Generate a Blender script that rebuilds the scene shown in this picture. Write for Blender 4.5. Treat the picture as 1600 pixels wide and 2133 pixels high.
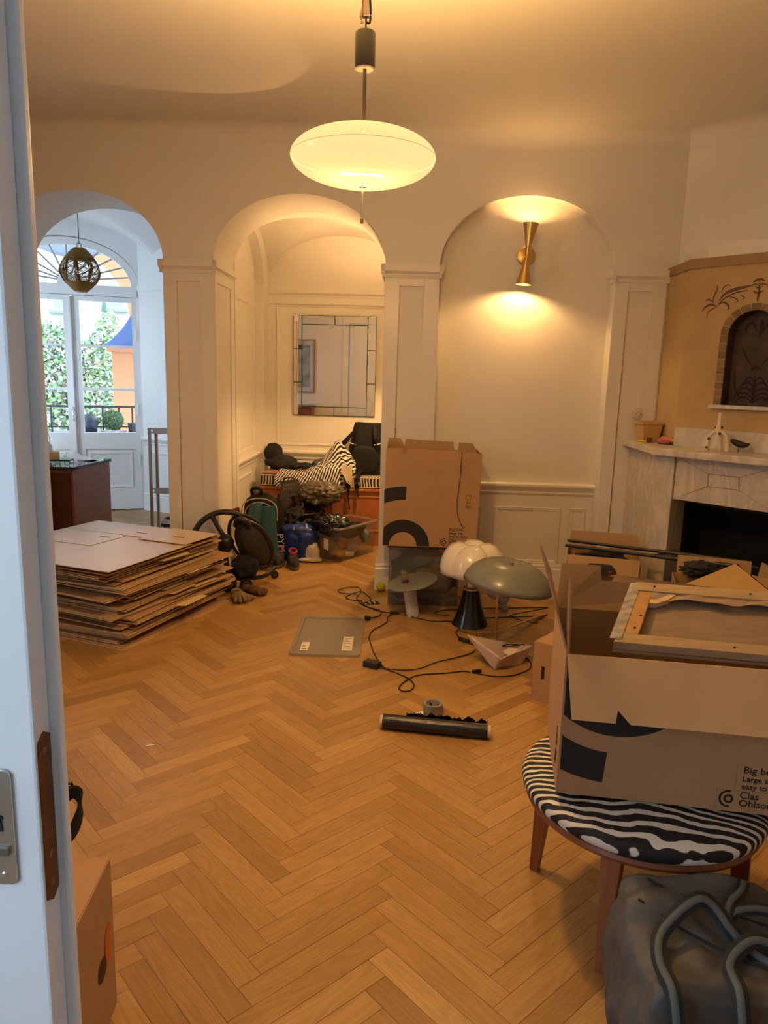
import bpy, bmesh, math, random
from mathutils import Vector, Matrix, noise as mnoise

scene = bpy.context.scene
COL = scene.collection
for _o in list(bpy.data.objects):
    bpy.data.objects.remove(_o)

# ------------------------------------------------------------------ camera, world, exposure
PITCH, ROLL, YAW, FPX, CAMH = .1838, -.0265, .0308, 1522.5, 1.55
_fw = Vector((-math.sin(YAW)*math.cos(PITCH), math.cos(YAW)*math.cos(PITCH), -math.sin(PITCH)))
_r = Vector((math.cos(YAW), math.sin(YAW), 0))
_u = _r.cross(_fw)
CR = _r*math.cos(ROLL) - _u*math.sin(ROLL)
CU = CR.cross(_fw)
cam_data = bpy.data.cameras.new('camera')
cam_data.sensor_fit = 'HORIZONTAL'
cam_data.sensor_width = 36.0
cam_data.lens = 36.0*FPX/1600.0
cam_data.clip_start = .02
cam = bpy.data.objects.new('camera', cam_data)
COL.objects.link(cam)
_m = Matrix((CR, CU, -_fw)).transposed().to_4x4()
_m.translation = Vector((0, 0, CAMH))
cam.matrix_world = _m
scene.camera = cam

world = bpy.data.worlds.new('daylight')
scene.world = world
world.use_nodes = True
_bg = world.node_tree.nodes['Background']
_bg.inputs['Color'].default_value = (.63, .81, 1.0, 1)
_bg.inputs['Strength'].default_value = 3.8

scene.view_settings.view_transform = 'Standard'
scene.view_settings.look = 'None'
scene.view_settings.exposure = 0.54
scene.view_settings.gamma = 1.0
scene.view_settings.use_curve_mapping = False
scene.cycles.max_bounces = 6
scene.cycles.diffuse_bounces = 3
scene.cycles.glossy_bounces = 3
scene.cycles.transparent_max_bounces = 10
scene.cycles.use_adaptive_sampling = True
scene.cycles.adaptive_threshold = .1
scene.cycles.sample_clamp_indirect = 12.0
scene.cycles.caustics_reflective = False
scene.cycles.caustics_refractive = False
scene.cycles.use_denoising = True
scene.cycles.use_light_tree = False


def portal(name, center, normal, w, h):
    """Daylight portal standing in a window opening: it only guides the sky light in."""
    ld = bpy.data.lights.new(name, 'AREA')
    ld.shape = 'RECTANGLE'
    ld.size, ld.size_y = w, h
    ld.cycles.is_portal = True
    o = bpy.data.objects.new(name, ld)
    COL.objects.link(o)
    z = -Vector(normal).normalized()
    x = Vector((0, 0, 1)).cross(z).normalized()
    y = z.cross(x)
    m = Matrix((x, y, z)).transposed().to_4x4()
    m.translation = Vector(center)
    o.matrix_world = m
    return o


# main geometry of the place (metres; the camera stands in the hall at the origin, +Y is into the room)
YW = 5.22          # room side of the arcade wall
TW = .58           # its thickness
YA = YW + TW
ZC = 3.16          # ceiling
ZS = 2.30          # springing line of the arches
DOOR_K = Vector((-2.93, 8.0, 0))                  # corner beside the french door
DA = math.radians(20)
DS = Vector((math.cos(DA), math.sin(DA), 0))      # along the french door, towards that corner
DN = Vector((math.sin(DA), -math.cos(DA), 0))     # out of the door wall into the bay
DM = DOOR_K - DS*.70                              # middle of the door

portal('sky_through_french_door', DM + Vector((0, 0, 1.75)) - DN*.12, DN, 1.3, 2.2)
portal('sky_through_side_window', (-3.28, 2.2, 1.65), (1, 0, 0), .9, 1.5)
portal('sky_through_hall_window', (-1.64, -.40, 1.7), (1, 0, 0), 1.6, 1.9)

# ------------------------------------------------------------------ helpers
def lin(c):
    c = c/255.0
    return c/12.92 if c <= .04045 else ((c+.055)/1.055)**2.4


def S(r, g, b):
    return (lin(r), lin(g), lin(b), 1)


class MB:
    """Collects shapes that become one mesh."""
    def __init__(self):
        self.v, self.f, self.uv, self.at = [], [], {}, None

    def add(self, vs, fs, M=None):
        b = len(self.v)
        for p in vs:
            p = Vector(p)
            self.v.append(M @ p if M is not None else p)
        for f in fs:
            self.f.append(tuple(b+i for i in f))
        return self

    def box(self, x0, x1, y0, y1, z0, z1, M=None):
        vs = [(x, y, z) for z in (z0, z1) for y in (y0, y1) for x in (x0, x1)]
        return self.add(vs, [(0, 2, 3, 1), (4, 5, 7, 6), (0, 1, 5, 4), (2, 6, 7, 3), (0, 4, 6, 2), (1, 3, 7, 5)], M)

    def lathe(self, prof, n=32, M=None, closed=False, mod=None):
        vs, fs = [], []
        m = len(prof)
        for i in range(n):
            a = 2*math.pi*i/n
            for (r, z) in prof:
                k = mod(a, r, z) if mod else r
                vs.append((k*math.cos(a), k*math.sin(a), z))
        for i in range(n):
            j = (i+1) % n
            for k in range(m-1 if not closed else m):
                l = (k+1) % m
                fs.append((i*m+k, j*m+k, j*m+l, i*m+l))
        if not closed:
            for k, rev in ((0, True), (m-1, False)):
                if prof[k][0] > 1e-5:
                    c = [i*m+k for i in range(n)]
                    fs.append(tuple(reversed(c)) if rev else tuple(c))
        return self.add(vs, fs, M)

    def tube(self, pts, r, n=8, closed=False, M=None, flat=None):
        pts = [Vector(p) for p in pts]
        N = len(pts)
        rs = r if isinstance(r, (list, tuple)) else [r]*N
        vs, fs = [], []
        up = Vector((0, 0, 1))
        for i, p in enumerate(pts):
            a = pts[(i-1) % N] if (closed or i > 0) else p
            b = pts[(i+1) % N] if (closed or i < N-1) else p
            t = (b-a).normalized()
            s = t.cross(up)
            if s.length < 1e-3:
                s = t.cross(Vector((0, 1, 0)))
            s.normalize()
            w = s.cross(t)
            for k in range(n):
                q = 2*math.pi*k/n
                vs.append(p + s*math.cos(q)*rs[i]*(flat[0] if flat else 1) + w*math.sin(q)*rs[i]*(flat[1] if flat else 1))
        for i in range(N if closed else N-1):
            j = (i+1) % N
            for k in range(n):
                l = (k+1) % n
                fs.append((i*n+k, i*n+l, j*n+l, j*n+k))
        if not closed:
            fs.append(tuple(reversed(range(n))))
            fs.append(tuple((N-1)*n+k for k in range(n)))
        return self.add(vs, fs, M)

    def prism(self, poly, z0, z1, M=None):
        n = len(poly)
        vs = [(x, y, z0) for x, y in poly] + [(x, y, z1) for x, y in poly]
        fs = [tuple(reversed(range(n))), tuple(range(n, 2*n))]
        fs += [(i, (i+1) % n, n+(i+1) % n, n+i) for i in range(n)]
        return self.add(vs, fs, M)

    def sheet(self, corners, t):
        """A flat panel of thickness t through 3-D corners (any polygon)."""
        c = [Vector(p) for p in corners]
        nrm = (c[1]-c[0]).cross(c[2]-c[0]).normalized()*t/2
        n = len(c)
        vs = [p-nrm for p in c] + [p+nrm for p in c]
        fs = [tuple(reversed(range(n))), tuple(range(n, 2*n))]
        fs += [(i, (i+1) % n, n+(i+1) % n, n+i) for i in range(n)]
        return self.add(vs, fs)

    def grid(self, fn, nu, nv, closeu=False, M=None):
        vs = [fn(i/(nu if closeu else nu-1), j/(nv-1)) for i in range(nu) for j in range(nv)]
        fs = []
        for i in range(nu if closeu else nu-1):
            k = (i+1) % nu
            for j in range(nv-1):
                fs.append((i*nv+j, k*nv+j, k*nv+j+1, i*nv+j+1))
        return self.add(vs, fs, M)

    def ball(self, c, rx, ry=None, rz=None, n=16, m=10, M=None):
        ry = ry or rx
        rz = rz or rx
        prof = [(math.sin(math.pi*i/m), -math.cos(math.pi*i/m)) for i in range(m+1)]
        prof[0], prof[-1] = (1e-6, -1), (1e-6, 1)
        T = Matrix.Translation(c) @ Matrix.Diagonal((rx, ry, rz, 1))
        return self.lathe(prof, n, (M @ T) if M is not None else T)

    def blob(self, c, rad, amp=.2, freq=2.0, seed=0, sub=4, floor=None, crumple=0.0, cf=5.0, box=0.0, M=None):
        bm = bmesh.new()
        bmesh.ops.create_icosphere(bm, subdivisions=sub, radius=1.0)
        off = Vector((seed*7.3, seed*3.1, seed*1.7))
        vs = []
        for v in bm.verts:
            d = v.co.normalized()
            if box:
                mx = max(abs(d.x), abs(d.y), abs(d.z))
                d2 = d*(1-box) + d/mx*box
            else:
                d2 = d
            k = 1 + amp*mnoise.noise(d*freq+off)
            if crumple:
                k += crumple*(abs(mnoise.noise(d*cf+off*2))*2 - .5)
                k += .5*crumple*(abs(mnoise.noise(d*cf*2.3+off*3))*2 - .5)
            p = Vector((d2.x*rad[0]*k, d2.y*rad[1]*k, d2.z*rad[2]*k)) + Vector(c)
            if floor is not None and p.z < floor:
                p.z = floor
            vs.append(p)
        fs = [tuple(v.index for v in f.verts) for f in bm.faces]
        bm.free()
        return self.add(vs, fs, M)

    def build(self, name, mat, parent=None, smooth=False, bev=0.0, shift=None):
        me = bpy.data.meshes.new(name)
        off = None
        top = parent
        while top is not None and off is None:
            off = W.get(top.name)
            top = top.parent
        if shift is not None:
            off = Vector(shift)
        vs = [tuple(p - off) for p in self.v] if off is not None else [tuple(p) for p in self.v]
        me.from_pydata(vs, [], self.f)
        me.update()
        if bev:
            bm = bmesh.new()
            bm.from_mesh(me)
            bmesh.ops.remove_doubles(bm, verts=bm.verts, dist=1e-5)
            bmesh.ops.recalc_face_normals(bm, faces=bm.faces)
            es = [e for e in bm.edges if len(e.link_faces) == 2 and e.calc_face_angle(0) > .6]
            bmesh.ops.bevel(bm, geom=es, offset=bev, segments=2, affect='EDGES', profile=.6)
            bm.to_mesh(me)
            bm.free()
        if mat is not None:
            me.materials.append(mat)
        if smooth:
            me.polygons.foreach_set('use_smooth', [True]*len(me.polygons))
            if smooth != 'all':
                try:
                    me.set_sharp_from_angle(angle=math.radians(40))
                except Exception:
                    pass
        o = bpy.data.objects.new(name, me)
        COL.objects.link(o)
        if parent is not None:
            o.parent = parent
        return o


W = {}


def tag(o, label=None, cat=None, group=None, kind=None):
    if label:
        o['label'] = label
    if cat:
        o['category'] = cat
    if group:
        o['group'] = group
    if kind:
        o['kind'] = kind
    return o


def thing(name, label, cat, loc=(0, 0, 0), rotz=0.0, group=None, world=False):
    """Empty at the base of a thing. world=True: its parts are given in world coordinates (no rotation then)."""
    o = bpy.data.objects.new(name, None)
    COL.objects.link(o)
    o.location = loc
    o.rotation_euler = (0, 0, rotz)
    o.empty_display_size = .05
    tag(o, label, cat, group)
    if world:
        W[o.name] = Vector(loc)
    return o


def struct(name, mb, mat, parent=None, smooth=False, bev=0.0):
    o = mb.build(name, mat, parent, smooth, bev)
    if parent is None:
        o['kind'] = 'structure'
    return o


def structE(name):
    o = bpy.data.objects.new(name, None)
    COL.objects.link(o)
    o['kind'] = 'structure'
    return o


def single(name, mb, mat, label, cat, group=None, smooth=False, bev=0.0, kind=None):
    lo = [min(p[i] for p in mb.v) for i in range(3)]
    hi = [max(p[i] for p in mb.v) for i in range(3)]
    base = Vector(((lo[0]+hi[0])/2, (lo[1]+hi[1])/2, lo[2]))
    o = mb.build(name, mat, None, smooth, bev, shift=base)
    o.location = base
    return tag(o, label, cat, group, kind)


def R(ax, deg):
    return Matrix.Rotation(math.radians(deg), 4, ax)


def T(x, y=0, z=0):
    return Matrix.Translation(Vector((x, y, z)) if not isinstance(x, Vector) else x)


def frame(o, x, y):
    """Matrix whose local X, Y are x, y (made orthonormal) at origin o."""
    x = Vector(x).normalized()
    z = x.cross(Vector(y)).normalized()
    y = z.cross(x)
    m = Matrix((x, y, z)).transposed().to_4x4()
    m.translation = Vector(o)
    return m


def smooth_path(pts, n=6, closed=False):
    pts = [Vector(p) for p in pts]
    N = len(pts)
    out = []
    for i in range(N if closed else N-1):
        p0 = pts[(i-1) % N] if (closed or i > 0) else pts[i]
        p1, p2 = pts[i], pts[(i+1) % N]
        p3 = pts[(i+2) % N] if (closed or i < N-2) else p2
        for k in range(n):
            t = k/n
            out.append(.5*((2*p1) + (p2-p0)*t + (2*p0-5*p1+4*p2-p3)*t*t + (3*p1-p0-3*p2+p3)*t**3))
    if not closed:
        out.append(pts[-1])
    return out


def text_mesh(body, size, depth=.0006, align='LEFT', space=1.0):
    cu = bpy.data.curves.new('t', 'FONT')
    cu.body = body
    cu.size = size
    cu.extrude = depth
    cu.align_x = align
    cu.space_line = space
    cu.resolution_u = 3
    ob = bpy.data.objects.new('t', cu)
    COL.objects.link(ob)
    bpy.context.view_layer.update()
    me = bpy.data.meshes.new_from_object(ob.evaluated_get(bpy.context.evaluated_depsgraph_get()))
    vs = [v.co.copy() for v in me.vertices]
    fs = [tuple(p.vertices) for p in me.polygons]
    bpy.data.objects.remove(ob)
    bpy.data.curves.remove(cu)
    bpy.data.meshes.remove(me)
    return vs, fs


# ------------------------------------------------------------------ materials
def _new(name):
    m = bpy.data.materials.new(name)
    m.use_nodes = True
    nt = m.node_tree
    return m, nt, nt.nodes['Principled BSDF']


def mat(name, col, rough=.6, metal=0.0, var=0.0, vscale=6.0, bump=0.0, bscale=40.0, spec=.5, col2=None, coat=0.0, stretch=None, sheen=0.0, detail=4.0):
    m, nt, b = _new(name)
    L = nt.links.new
    b.inputs['Base Color'].default_value = col
    b.inputs['Roughness'].default_value = rough
    b.inputs['Metallic'].default_value = metal
    b.inputs['Specular IOR Level'].default_value = spec
    if coat:
        b.inputs['Coat Weight'].default_value = coat
        b.inputs['Coat Roughness'].default_value = .08
    if sheen:
        b.inputs['Sheen Weight'].default_value = sheen
    tc = nt.nodes.new('ShaderNodeTexCoord')
    src = tc.outputs['Object']
    if stretch:
        mp = nt.nodes.new('ShaderNodeMapping')
        mp.inputs['Scale'].default_value = stretch
        L(src, mp.inputs['Vector'])
        src = mp.outputs['Vector']
    if var or col2:
        n = nt.nodes.new('ShaderNodeTexNoise')
        n.inputs['Scale'].default_value = vscale
        n.inputs['Detail'].default_value = detail
        L(src, n.inputs['Vector'])
        r = nt.nodes.new('ShaderNodeValToRGB')
        r.color_ramp.elements[0].position = .3
        r.color_ramp.elements[1].position = .7
        if col2:
            r.color_ramp.elements[0].color = col
            r.color_ramp.elements[1].color = col2
        else:
            r.color_ramp.elements[0].color = tuple(c*(1-var) for c in col[:3]) + (1,)
            r.color_ramp.elements[1].color = tuple(min(1, c*(1+var)) for c in col[:3]) + (1,)
        L(n.outputs['Fac'], r.inputs['Fac'])
        L(r.outputs['Color'], b.inputs['Base Color'])
    if bump:
        n2 = nt.nodes.new('ShaderNodeTexNoise')
        n2.inputs['Scale'].default_value = bscale
        n2.inputs['Detail'].default_value = 3
        L(src, n2.inputs['Vector'])
        bp = nt.nodes.new('ShaderNodeBump')
        bp.inputs['Strength'].default_value = bump
        bp.inputs['Distance'].default_value = .01
        L(n2.outputs['Fac'], bp.inputs['Height'])
        L(bp.outputs['Normal'], b.inputs['Normal'])
    return m


def glassy(name, tint=(1, 1, 1, 1), gloss=.06, rough=.03, haze=0.0, hazecol=(.8, .8, .8, 1)):
    """Thin clear sheet: transparent with a little reflection, and some milky haze if asked."""
    m, nt, b = _new(name)
    nt.nodes.remove(b)
    L = nt.links.new
    out = nt.nodes['Material Output']
    tr = nt.nodes.new('ShaderNodeBsdfTransparent')
    tr.inputs['Color'].default_value = tint
    gl = nt.nodes.new('ShaderNodeBsdfGlossy')
    gl.inputs['Roughness'].default_value = rough
    mx = nt.nodes.new('ShaderNodeMixShader')
    fr = nt.nodes.new('ShaderNodeLayerWeight')
    fr.inputs['Blend'].default_value = .25
    mm = nt.nodes.new('ShaderNodeMath')
    mm.operation = 'MULTIPLY_ADD'
    mm.inputs[1].default_value = .35
    mm.inputs[2].default_value = gloss
    L(fr.outputs['Fresnel'], mm.inputs[0])
    L(mm.outputs[0], mx.inputs['Fac'])
    L(tr.outputs[0], mx.inputs[1])
    L(gl.outputs[0], mx.inputs[2])
    last = mx
    if haze:
        df = nt.nodes.new('ShaderNodeBsdfDiffuse')
        df.inputs['Color'].default_value = hazecol
        tl = nt.nodes.new('ShaderNodeBsdfTranslucent')
        tl.inputs['Color'].default_value = hazecol
        m1 = nt.nodes.new('ShaderNodeMixShader')
        m1.inputs['Fac'].default_value = .4
        L(df.outputs[0], m1.inputs[1])
        L(tl.outputs[0], m1.inputs[2])
        m2 = nt.nodes.new('ShaderNodeMixShader')
        m2.inputs['Fac'].default_value = haze
        L(mx.outputs[0], m2.inputs[1])
        L(m1.outputs[0], m2.inputs[2])
        last = m2
    L(last.outputs[0], out.inputs['Surface'])
    return m


def wood_plank(name, per_object):
    m, nt, b = _new(name)
    L = nt.links.new
    uv = nt.nodes.new('ShaderNodeUVMap')
    if per_object:
        rnd = nt.nodes.new('ShaderNodeObjectInfo').outputs['Random']
    else:
        a = nt.nodes.new('ShaderNodeAttribute')
        a.attribute_name = 'plank_tone'
        rnd = a.outputs['Fac']
    sep = nt.nodes.new('ShaderNodeSeparateXYZ')
    L(uv.outputs['UV'], sep.inputs[0])

    def math_(op, a_, b_):
        n = nt.nodes.new('ShaderNodeMath')
        n.operation = op
        for i, x in enumerate((a_, b_)):
            if isinstance(x, (int, float)):
                n.inputs[i].default_value = x
            else:
                L(x, n.inputs[i])
        return n.outputs[0]

    def coord(kx, ky, kz):
        c = nt.nodes.new('ShaderNodeCombineXYZ')
        L(math_('MULTIPLY', sep.outputs[0], kx), c.inputs[0])
        L(math_('MULTIPLY', sep.outputs[1], ky), c.inputs[1])
        L(math_('MULTIPLY', rnd, kz), c.inputs[2])
        return c.outputs[0]
    # cathedral figure: contour lines of a stretched noise
    cn = nt.nodes.new('ShaderNodeTexNoise')
    cn.inputs['Scale'].default_value = 1.0
    cn.inputs['Detail'].default_value = .6
    L(coord(2.6, 17, 53.0), cn.inputs['Vector'])
    fig = math_('ADD', math_('MULTIPLY', math_('SINE', math_('MULTIPLY', cn.outputs['Fac'], 62.0), 0.0), .5), .5)
    # fine pores
    n = nt.nodes.new('ShaderNodeTexNoise')
    n.inputs['Scale'].default_value = 1.0
    n.inputs['Detail'].default_value = 3.0
    L(coord(9, 300, 91.0), n.inputs['Vector'])
    n3 = nt.nodes.new('ShaderNodeTexNoise')
    n3.inputs['Scale'].default_value = 1.0
    L(coord(5, 26, 37.0), n3.inputs['Vector'])
    tone = nt.nodes.new('ShaderNodeValToRGB')
    cr = tone.color_ramp
    cr.elements[0].position, cr.elements[0].color = 0, (.315, .170, .052, 1)
    cr.elements[1].position, cr.elements[1].color = 1, (.52, .32, .12, 1)
    for p_, c_ in ((.3, (.385, .215, .072, 1)), (.6, (.415, .237, .080, 1)), (.86, (.45, .262, .091, 1))):
        e = cr.elements.new(p_)
        e.color = c_
    L(rnd, tone.inputs['Fac'])
    g = math_('ADD', math_('MULTIPLY', fig, .13), math_('MULTIPLY', n.outputs['Fac'], .44))
    g = math_('ADD', g, math_('MULTIPLY', n3.outputs['Fac'], .30))
    g = math_('ADD', g, .57)
    mul = nt.nodes.new('ShaderNodeVectorMath')
    mul.operation = 'SCALE'
    L(tone.outputs['Color'], mul.inputs[0])
    L(g, mul.inputs['Scale'])
    L(mul.outputs['Vector'], b.inputs['Base Color'])
    L(math_('ADD', math_('MULTIPLY', n.outputs['Fac'], .16), .30), b.inputs['Roughness'])
    bp = nt.nodes.new('ShaderNodeBump')
    bp.inputs['Strength'].default_value = .12
    bp.inputs['Distance'].default_value = .001
    L(n.outputs['Fac'], bp.inputs['Height'])
    L(bp.outputs['Normal'], b.inputs['Normal'])
    b.inputs['Specular IOR Level'].default_value = .42
    return m


def zebra(name, freq=27.0, warp=.3, axis='Y', dark=(.008, .008, .011, 1), light=(.72, .68, .6, 1), edge=.56, rot=0.0, nscale=2.6):
    """Irregular zebra bands: a sine across the cloth whose phase is bent by smooth noise; freq bands per metre."""
    m, nt, b = _new(name)
    L = nt.links.new
    tc = nt.nodes.new('ShaderNodeTexCoord')
    mp_ = nt.nodes.new('ShaderNodeMapping')
    mp_.inputs['Rotation'].default_value = (0, 0, rot)
    L(tc.outputs['Object'], mp_.inputs['Vector'])
    sep = nt.nodes.new('ShaderNodeSeparateXYZ')
    L(mp_.outputs[0], sep.inputs[0])

    def mth(op, x, y=None):
        n = nt.nodes.new('ShaderNodeMath')
        n.operation = op
        for i, q in enumerate((x, y)):
            if q is None:
                continue
            if isinstance(q, (int, float)):
                n.inputs[i].default_value = q
            else:
                L(q, n.inputs[i])
        return n.outputs[0]

    def nz_(sc, det):
        n = nt.nodes.new('ShaderNodeTexNoise')
        n.inputs['Scale'].default_value = sc
        n.inputs['Detail'].default_value = det
        L(mp_.outputs[0], n.inputs['Vector'])
        return n.outputs['Fac']
    big = mth('MULTIPLY', mth('SUBTRACT', nz_(nscale, 0.0), .5), warp)
    mid = mth('MULTIPLY', mth('SUBTRACT', nz_(nscale*4, 1.0), .5), warp*.14)
    ax = sep.outputs['XYZ'.index(axis)]
    ph = mth('MULTIPLY', mth('ADD', mth('ADD', ax, big), mid), freq*2*math.pi)
    wv = mth('ADD', mth('MULTIPLY', mth('SINE', ph), .5), .5)
    wv = mth('ADD', wv, mth('MULTIPLY', mth('SUBTRACT', nz_(nscale*9, 2.0), .5), .45))
    r = nt.nodes.new('ShaderNodeValToRGB')
    r.color_ramp.elements[0].position, r.color_ramp.elements[0].color = edge-.03, dark
    r.color_ramp.elements[1].position, r.color_ramp.elements[1].color = edge+.05, light
    L(wv, r.inputs['Fac'])
    L(r.outputs['Color'], b.inputs['Base Color'])
    b.inputs['Roughness'].default_value = .75
    return m


def stripes(name, per_m=40, duty=.5, dark=(.01, .01, .014, 1), light=(.75, .72, .66, 1)):
    m, nt, b = _new(name)
    L = nt.links.new
    uv = nt.nodes.new('ShaderNodeUVMap')
    sep = nt.nodes.new('ShaderNodeSeparateXYZ')
    L(uv.outputs['UV'], sep.inputs[0])
    a = nt.nodes.new('ShaderNodeMath')
    a.operation = 'MULTIPLY'
    a.inputs[1].default_value = per_m
    L(sep.outputs[0], a.inputs[0])
    f = nt.nodes.new('ShaderNodeMath')
    f.operation = 'FRACT'
    L(a.outputs[0], f.inputs[0])
    g = nt.nodes.new('ShaderNodeMath')
    g.operation = 'GREATER_THAN'
    g.inputs[1].default_value = duty
    L(f.outputs[0], g.inputs[0])
    mx = nt.nodes.new('ShaderNodeMix')
    mx.data_type = 'RGBA'
    L(g.outputs[0], mx.inputs['Factor'])
    mx.inputs[6].default_value = dark
    mx.inputs[7].default_value = light
    L(mx.outputs[2], b.inputs['Base Color'])
    b.inputs['Roughness'].default_value = .85
    return m


def marble(name, base, vein, scale=3.0, rough=.35, amount=.5):
    m, nt, b = _new(name)
    L = nt.links.new
    tc = nt.nodes.new('ShaderNodeTexCoord')
    n = nt.nodes.new('ShaderNodeTexNoise')
    n.inputs['Scale'].default_value = scale
    n.inputs['Detail'].default_value = 6
    n.inputs['Distortion'].default_value = 1.6
    mp = nt.nodes.new('ShaderNodeMapping')
    mp.inputs['Rotation'].default_value = (.4, .6, .5)
    mp.inputs['Scale'].default_value = (1, 2.6, 1)
    L(tc.outputs['Object'], mp.inputs['Vector'])
    L(mp.outputs[0], n.inputs['Vector'])
    r = nt.nodes.new('ShaderNodeValToRGB')
    e = r.color_ramp.elements
    e[0].position, e[0].color = .36, base
    e[1].position, e[1].color = .66, base
    x = e.new(.5)
    x.color = tuple(base[i]*(1-amount)+vein[i]*amount for i in range(3)) + (1,)
    L(n.outputs['Fac'], r.inputs['Fac'])
    L(r.outputs['Color'], b.inputs['Base Color'])
    b.inputs['Roughness'].default_value = rough
    return m


def emis(name, col, strength):
    m, nt, b = _new(name)
    b.inputs['Base Color'].default_value = (0, 0, 0, 1)
    b.inputs['Emission Color'].default_value = col
    b.inputs['Emission Strength'].default_value = strength
    return m


WALL = mat('wall_paint', (.83, .79, .73, 1), .55, var=.015, vscale=1.5)
GLOSSW = mat('gloss_white_paint', (.84, .80, .74, 1), .28, var=.015, vscale=2)
CEIL = mat('ceiling_paint', (.80, .76, .70, 1), .8)
COOLW = mat('bay_white_paint', (.87, .87, .87, 1), .6)
DOORW = mat('door_white_paint', (.80, .81, .83, 1), .3)
JOINT = mat('dark_joint', (.05, .03, .015, 1), .9)
CARD = mat('brown_cardboard', (.43, .255, .13, 1), .75, var=.06, vscale=5, bump=.05, bscale=60)
CARDIN = mat('cardboard_inside', (.47, .30, .145, 1), .8, var=.05, vscale=5)
CARDEDGE = mat('cardboard_cut_edge', (.50, .34, .18, 1), .85, var=.2, vscale=90)
INK = mat('black_print', (.012, .012, .014, 1), .7)
BLACKP = mat('black_plastic', (.012, .012, .013, 1), .38)
BLACKF = mat('black_fabric', (.012, .012, .014, 1), .9, bump=.3, bscale=120)
CABLE = mat('black_cable', (.010, .009, .009, 1), .45)
BRASS = mat('brushed_brass', (.66, .45, .16, 1), .32, metal=1, var=.08, vscale=40, stretch=(1, 1, .06))
CHROME = mat('chrome', (.72, .72, .72, 1), .18, metal=1)
STEEL = mat('satin_nickel', (.62, .58, .53, 1), .33, metal=1)
REDWOOD = mat('reddish_wood', (.26, .085, .030, 1), .38, var=.22, vscale=5, stretch=(1, 1, 9))
ORANGEW = mat('orange_brown_wood', (.42, .135, .035, 1), .42, var=.12, vscale=5, stretch=(8, 1, 1))
PINE = mat('pale_pine', (.55, .40, .22, 1), .6, var=.12, vscale=6, stretch=(1, 12, 12))
PAPER = mat('white_paper', (.82, .82, .82, 1), .8)
MARBLE = marble('white_marble', (.70, .64, .56, 1), (.36, .32, .28, 1), 3.2, .38)
GLASS = glassy('window_glass', (1, 1, 1, 1), .03, .0)

# ------------------------------------------------------------------ floor: herringbone oak
PX0, PY0, PHI, PW, PL = -.7085, 1.8364, .7567, .0703, .4582
fb = MB()
fb.box(-5.4, 3.3, -2.6, 9.0, -.12, -.011)
floor = struct('floor', fb, JOINT)
PLANKO = wood_plank('oak_plank', True)
PLANKS = wood_plank('oak_plank_mass', False)
pa = Vector((math.cos(PHI), math.sin(PHI), 0))
pb = Vector((math.sin(PHI), -math.cos(PHI), 0))
P0 = Vector((PX0, PY0, 0))


def plank_shape(L_, W_, g=.00045, b=.0007):
    x0, x1, y0, y1 = g, L_-g, g, W_-g
    vs = [(x0, y0, -.011), (x1, y0, -.011), (x1, y1, -.011), (x0, y1, -.011),
          (x0, y0, -b*.7), (x1, y0, -b*.7), (x1, y1, -b*.7), (x0, y1, -b*.7),
          (x0+b, y0+b, 0), (x1-b, y0+b, 0), (x1-b, y1-b, 0), (x0+b, y1-b, 0)]
    fs = []
    for i in range(4):
        j = (i+1) % 4
        fs += [(i, j, 4+j, 4+i), (4+i, 4+j, 8+j, 8+i)]
    fs.append((8, 9, 10, 11))
    return vs, fs


pvs, pfs = plank_shape(PL, PW)
pme = bpy.data.meshes.new('plank')
pme.from_pydata(pvs, [], pfs)
pme.update()
_uv = pme.uv_layers.new(name='UVMap')
for l in pme.loops:
    c = pme.vertices[l.vertex_index].co
    _uv.data[l.index].uv = (c.x, c.y)
pme.materials.append(PLANKO)


def proj(p):
    d = Vector(p) - Vector((0, 0, CAMH))
    z = d.dot(_fw)
    if z < .05:
        return None
    return 800+FPX*d.dot(CR)/z, 1066.5-FPX*d.dot(CU)/z, z


def in_place(c):
    x, y = c.x, c.y
    if .72 < y < 5.9 and -3.4 < x < 3.1:
        return True
    if 5.8 <= y < 7.3 and -5.2 < x < .1:
        return True
    if y >= 7.2 and -5.2 < x < -1.4 and (c-DM).dot(DN) > -.15:
        return True
    return False


planks = []
for col in range(-16, 17):
    for k in range(-95, 96):
        for kind in (0, 1):
            s, t = col*PL, col*PL
            if kind == 0:       # '\' planks, long along pb
                o = P0 + pb*(s-k*PW) + pa*(t+k*PW)
                c = o + pb*PL/2 + pa*PW/2
                m = Matrix((pb, pa, Vector((0, 0, 1)))).transposed().to_4x4()
            else:               # '/' planks, long along pa
                o = P0 + pb*(s-k*PW+PL) + pa*(t+k*PW)
                c = o + pb*PW/2 + pa*PL/2
                m = Matrix((pa, pb, Vector((0, 0, -1)))).transposed().to_4x4()
            if not in_place(c):
                continue
            m.translation = o
            planks.append((c, m, kind))
random.seed(5)
scored = []
for i, (c, m, kind) in enumerate(planks):
    q = proj(c)
    a = 0
    if q and 115 < q[0] < 1600 and q[1] < 2160 and not (q[0] > 1150 and q[1] < 1500) and not (q[0] > 1290 and q[1] > 1830) \
            and not (q[0] < 300 and 1060 < q[1] < 1340) and not (q[0] < 160 and q[1] > 1650):
        a = (CAMH/q[2])/(q[2]*q[2])
    scored.append((a, i))
scored.sort(reverse=True)
own = {i for a, i in scored[:300] if a > 0}
mass_v, mass_f, mass_uv, mass_r = [], [], [], []
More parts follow.
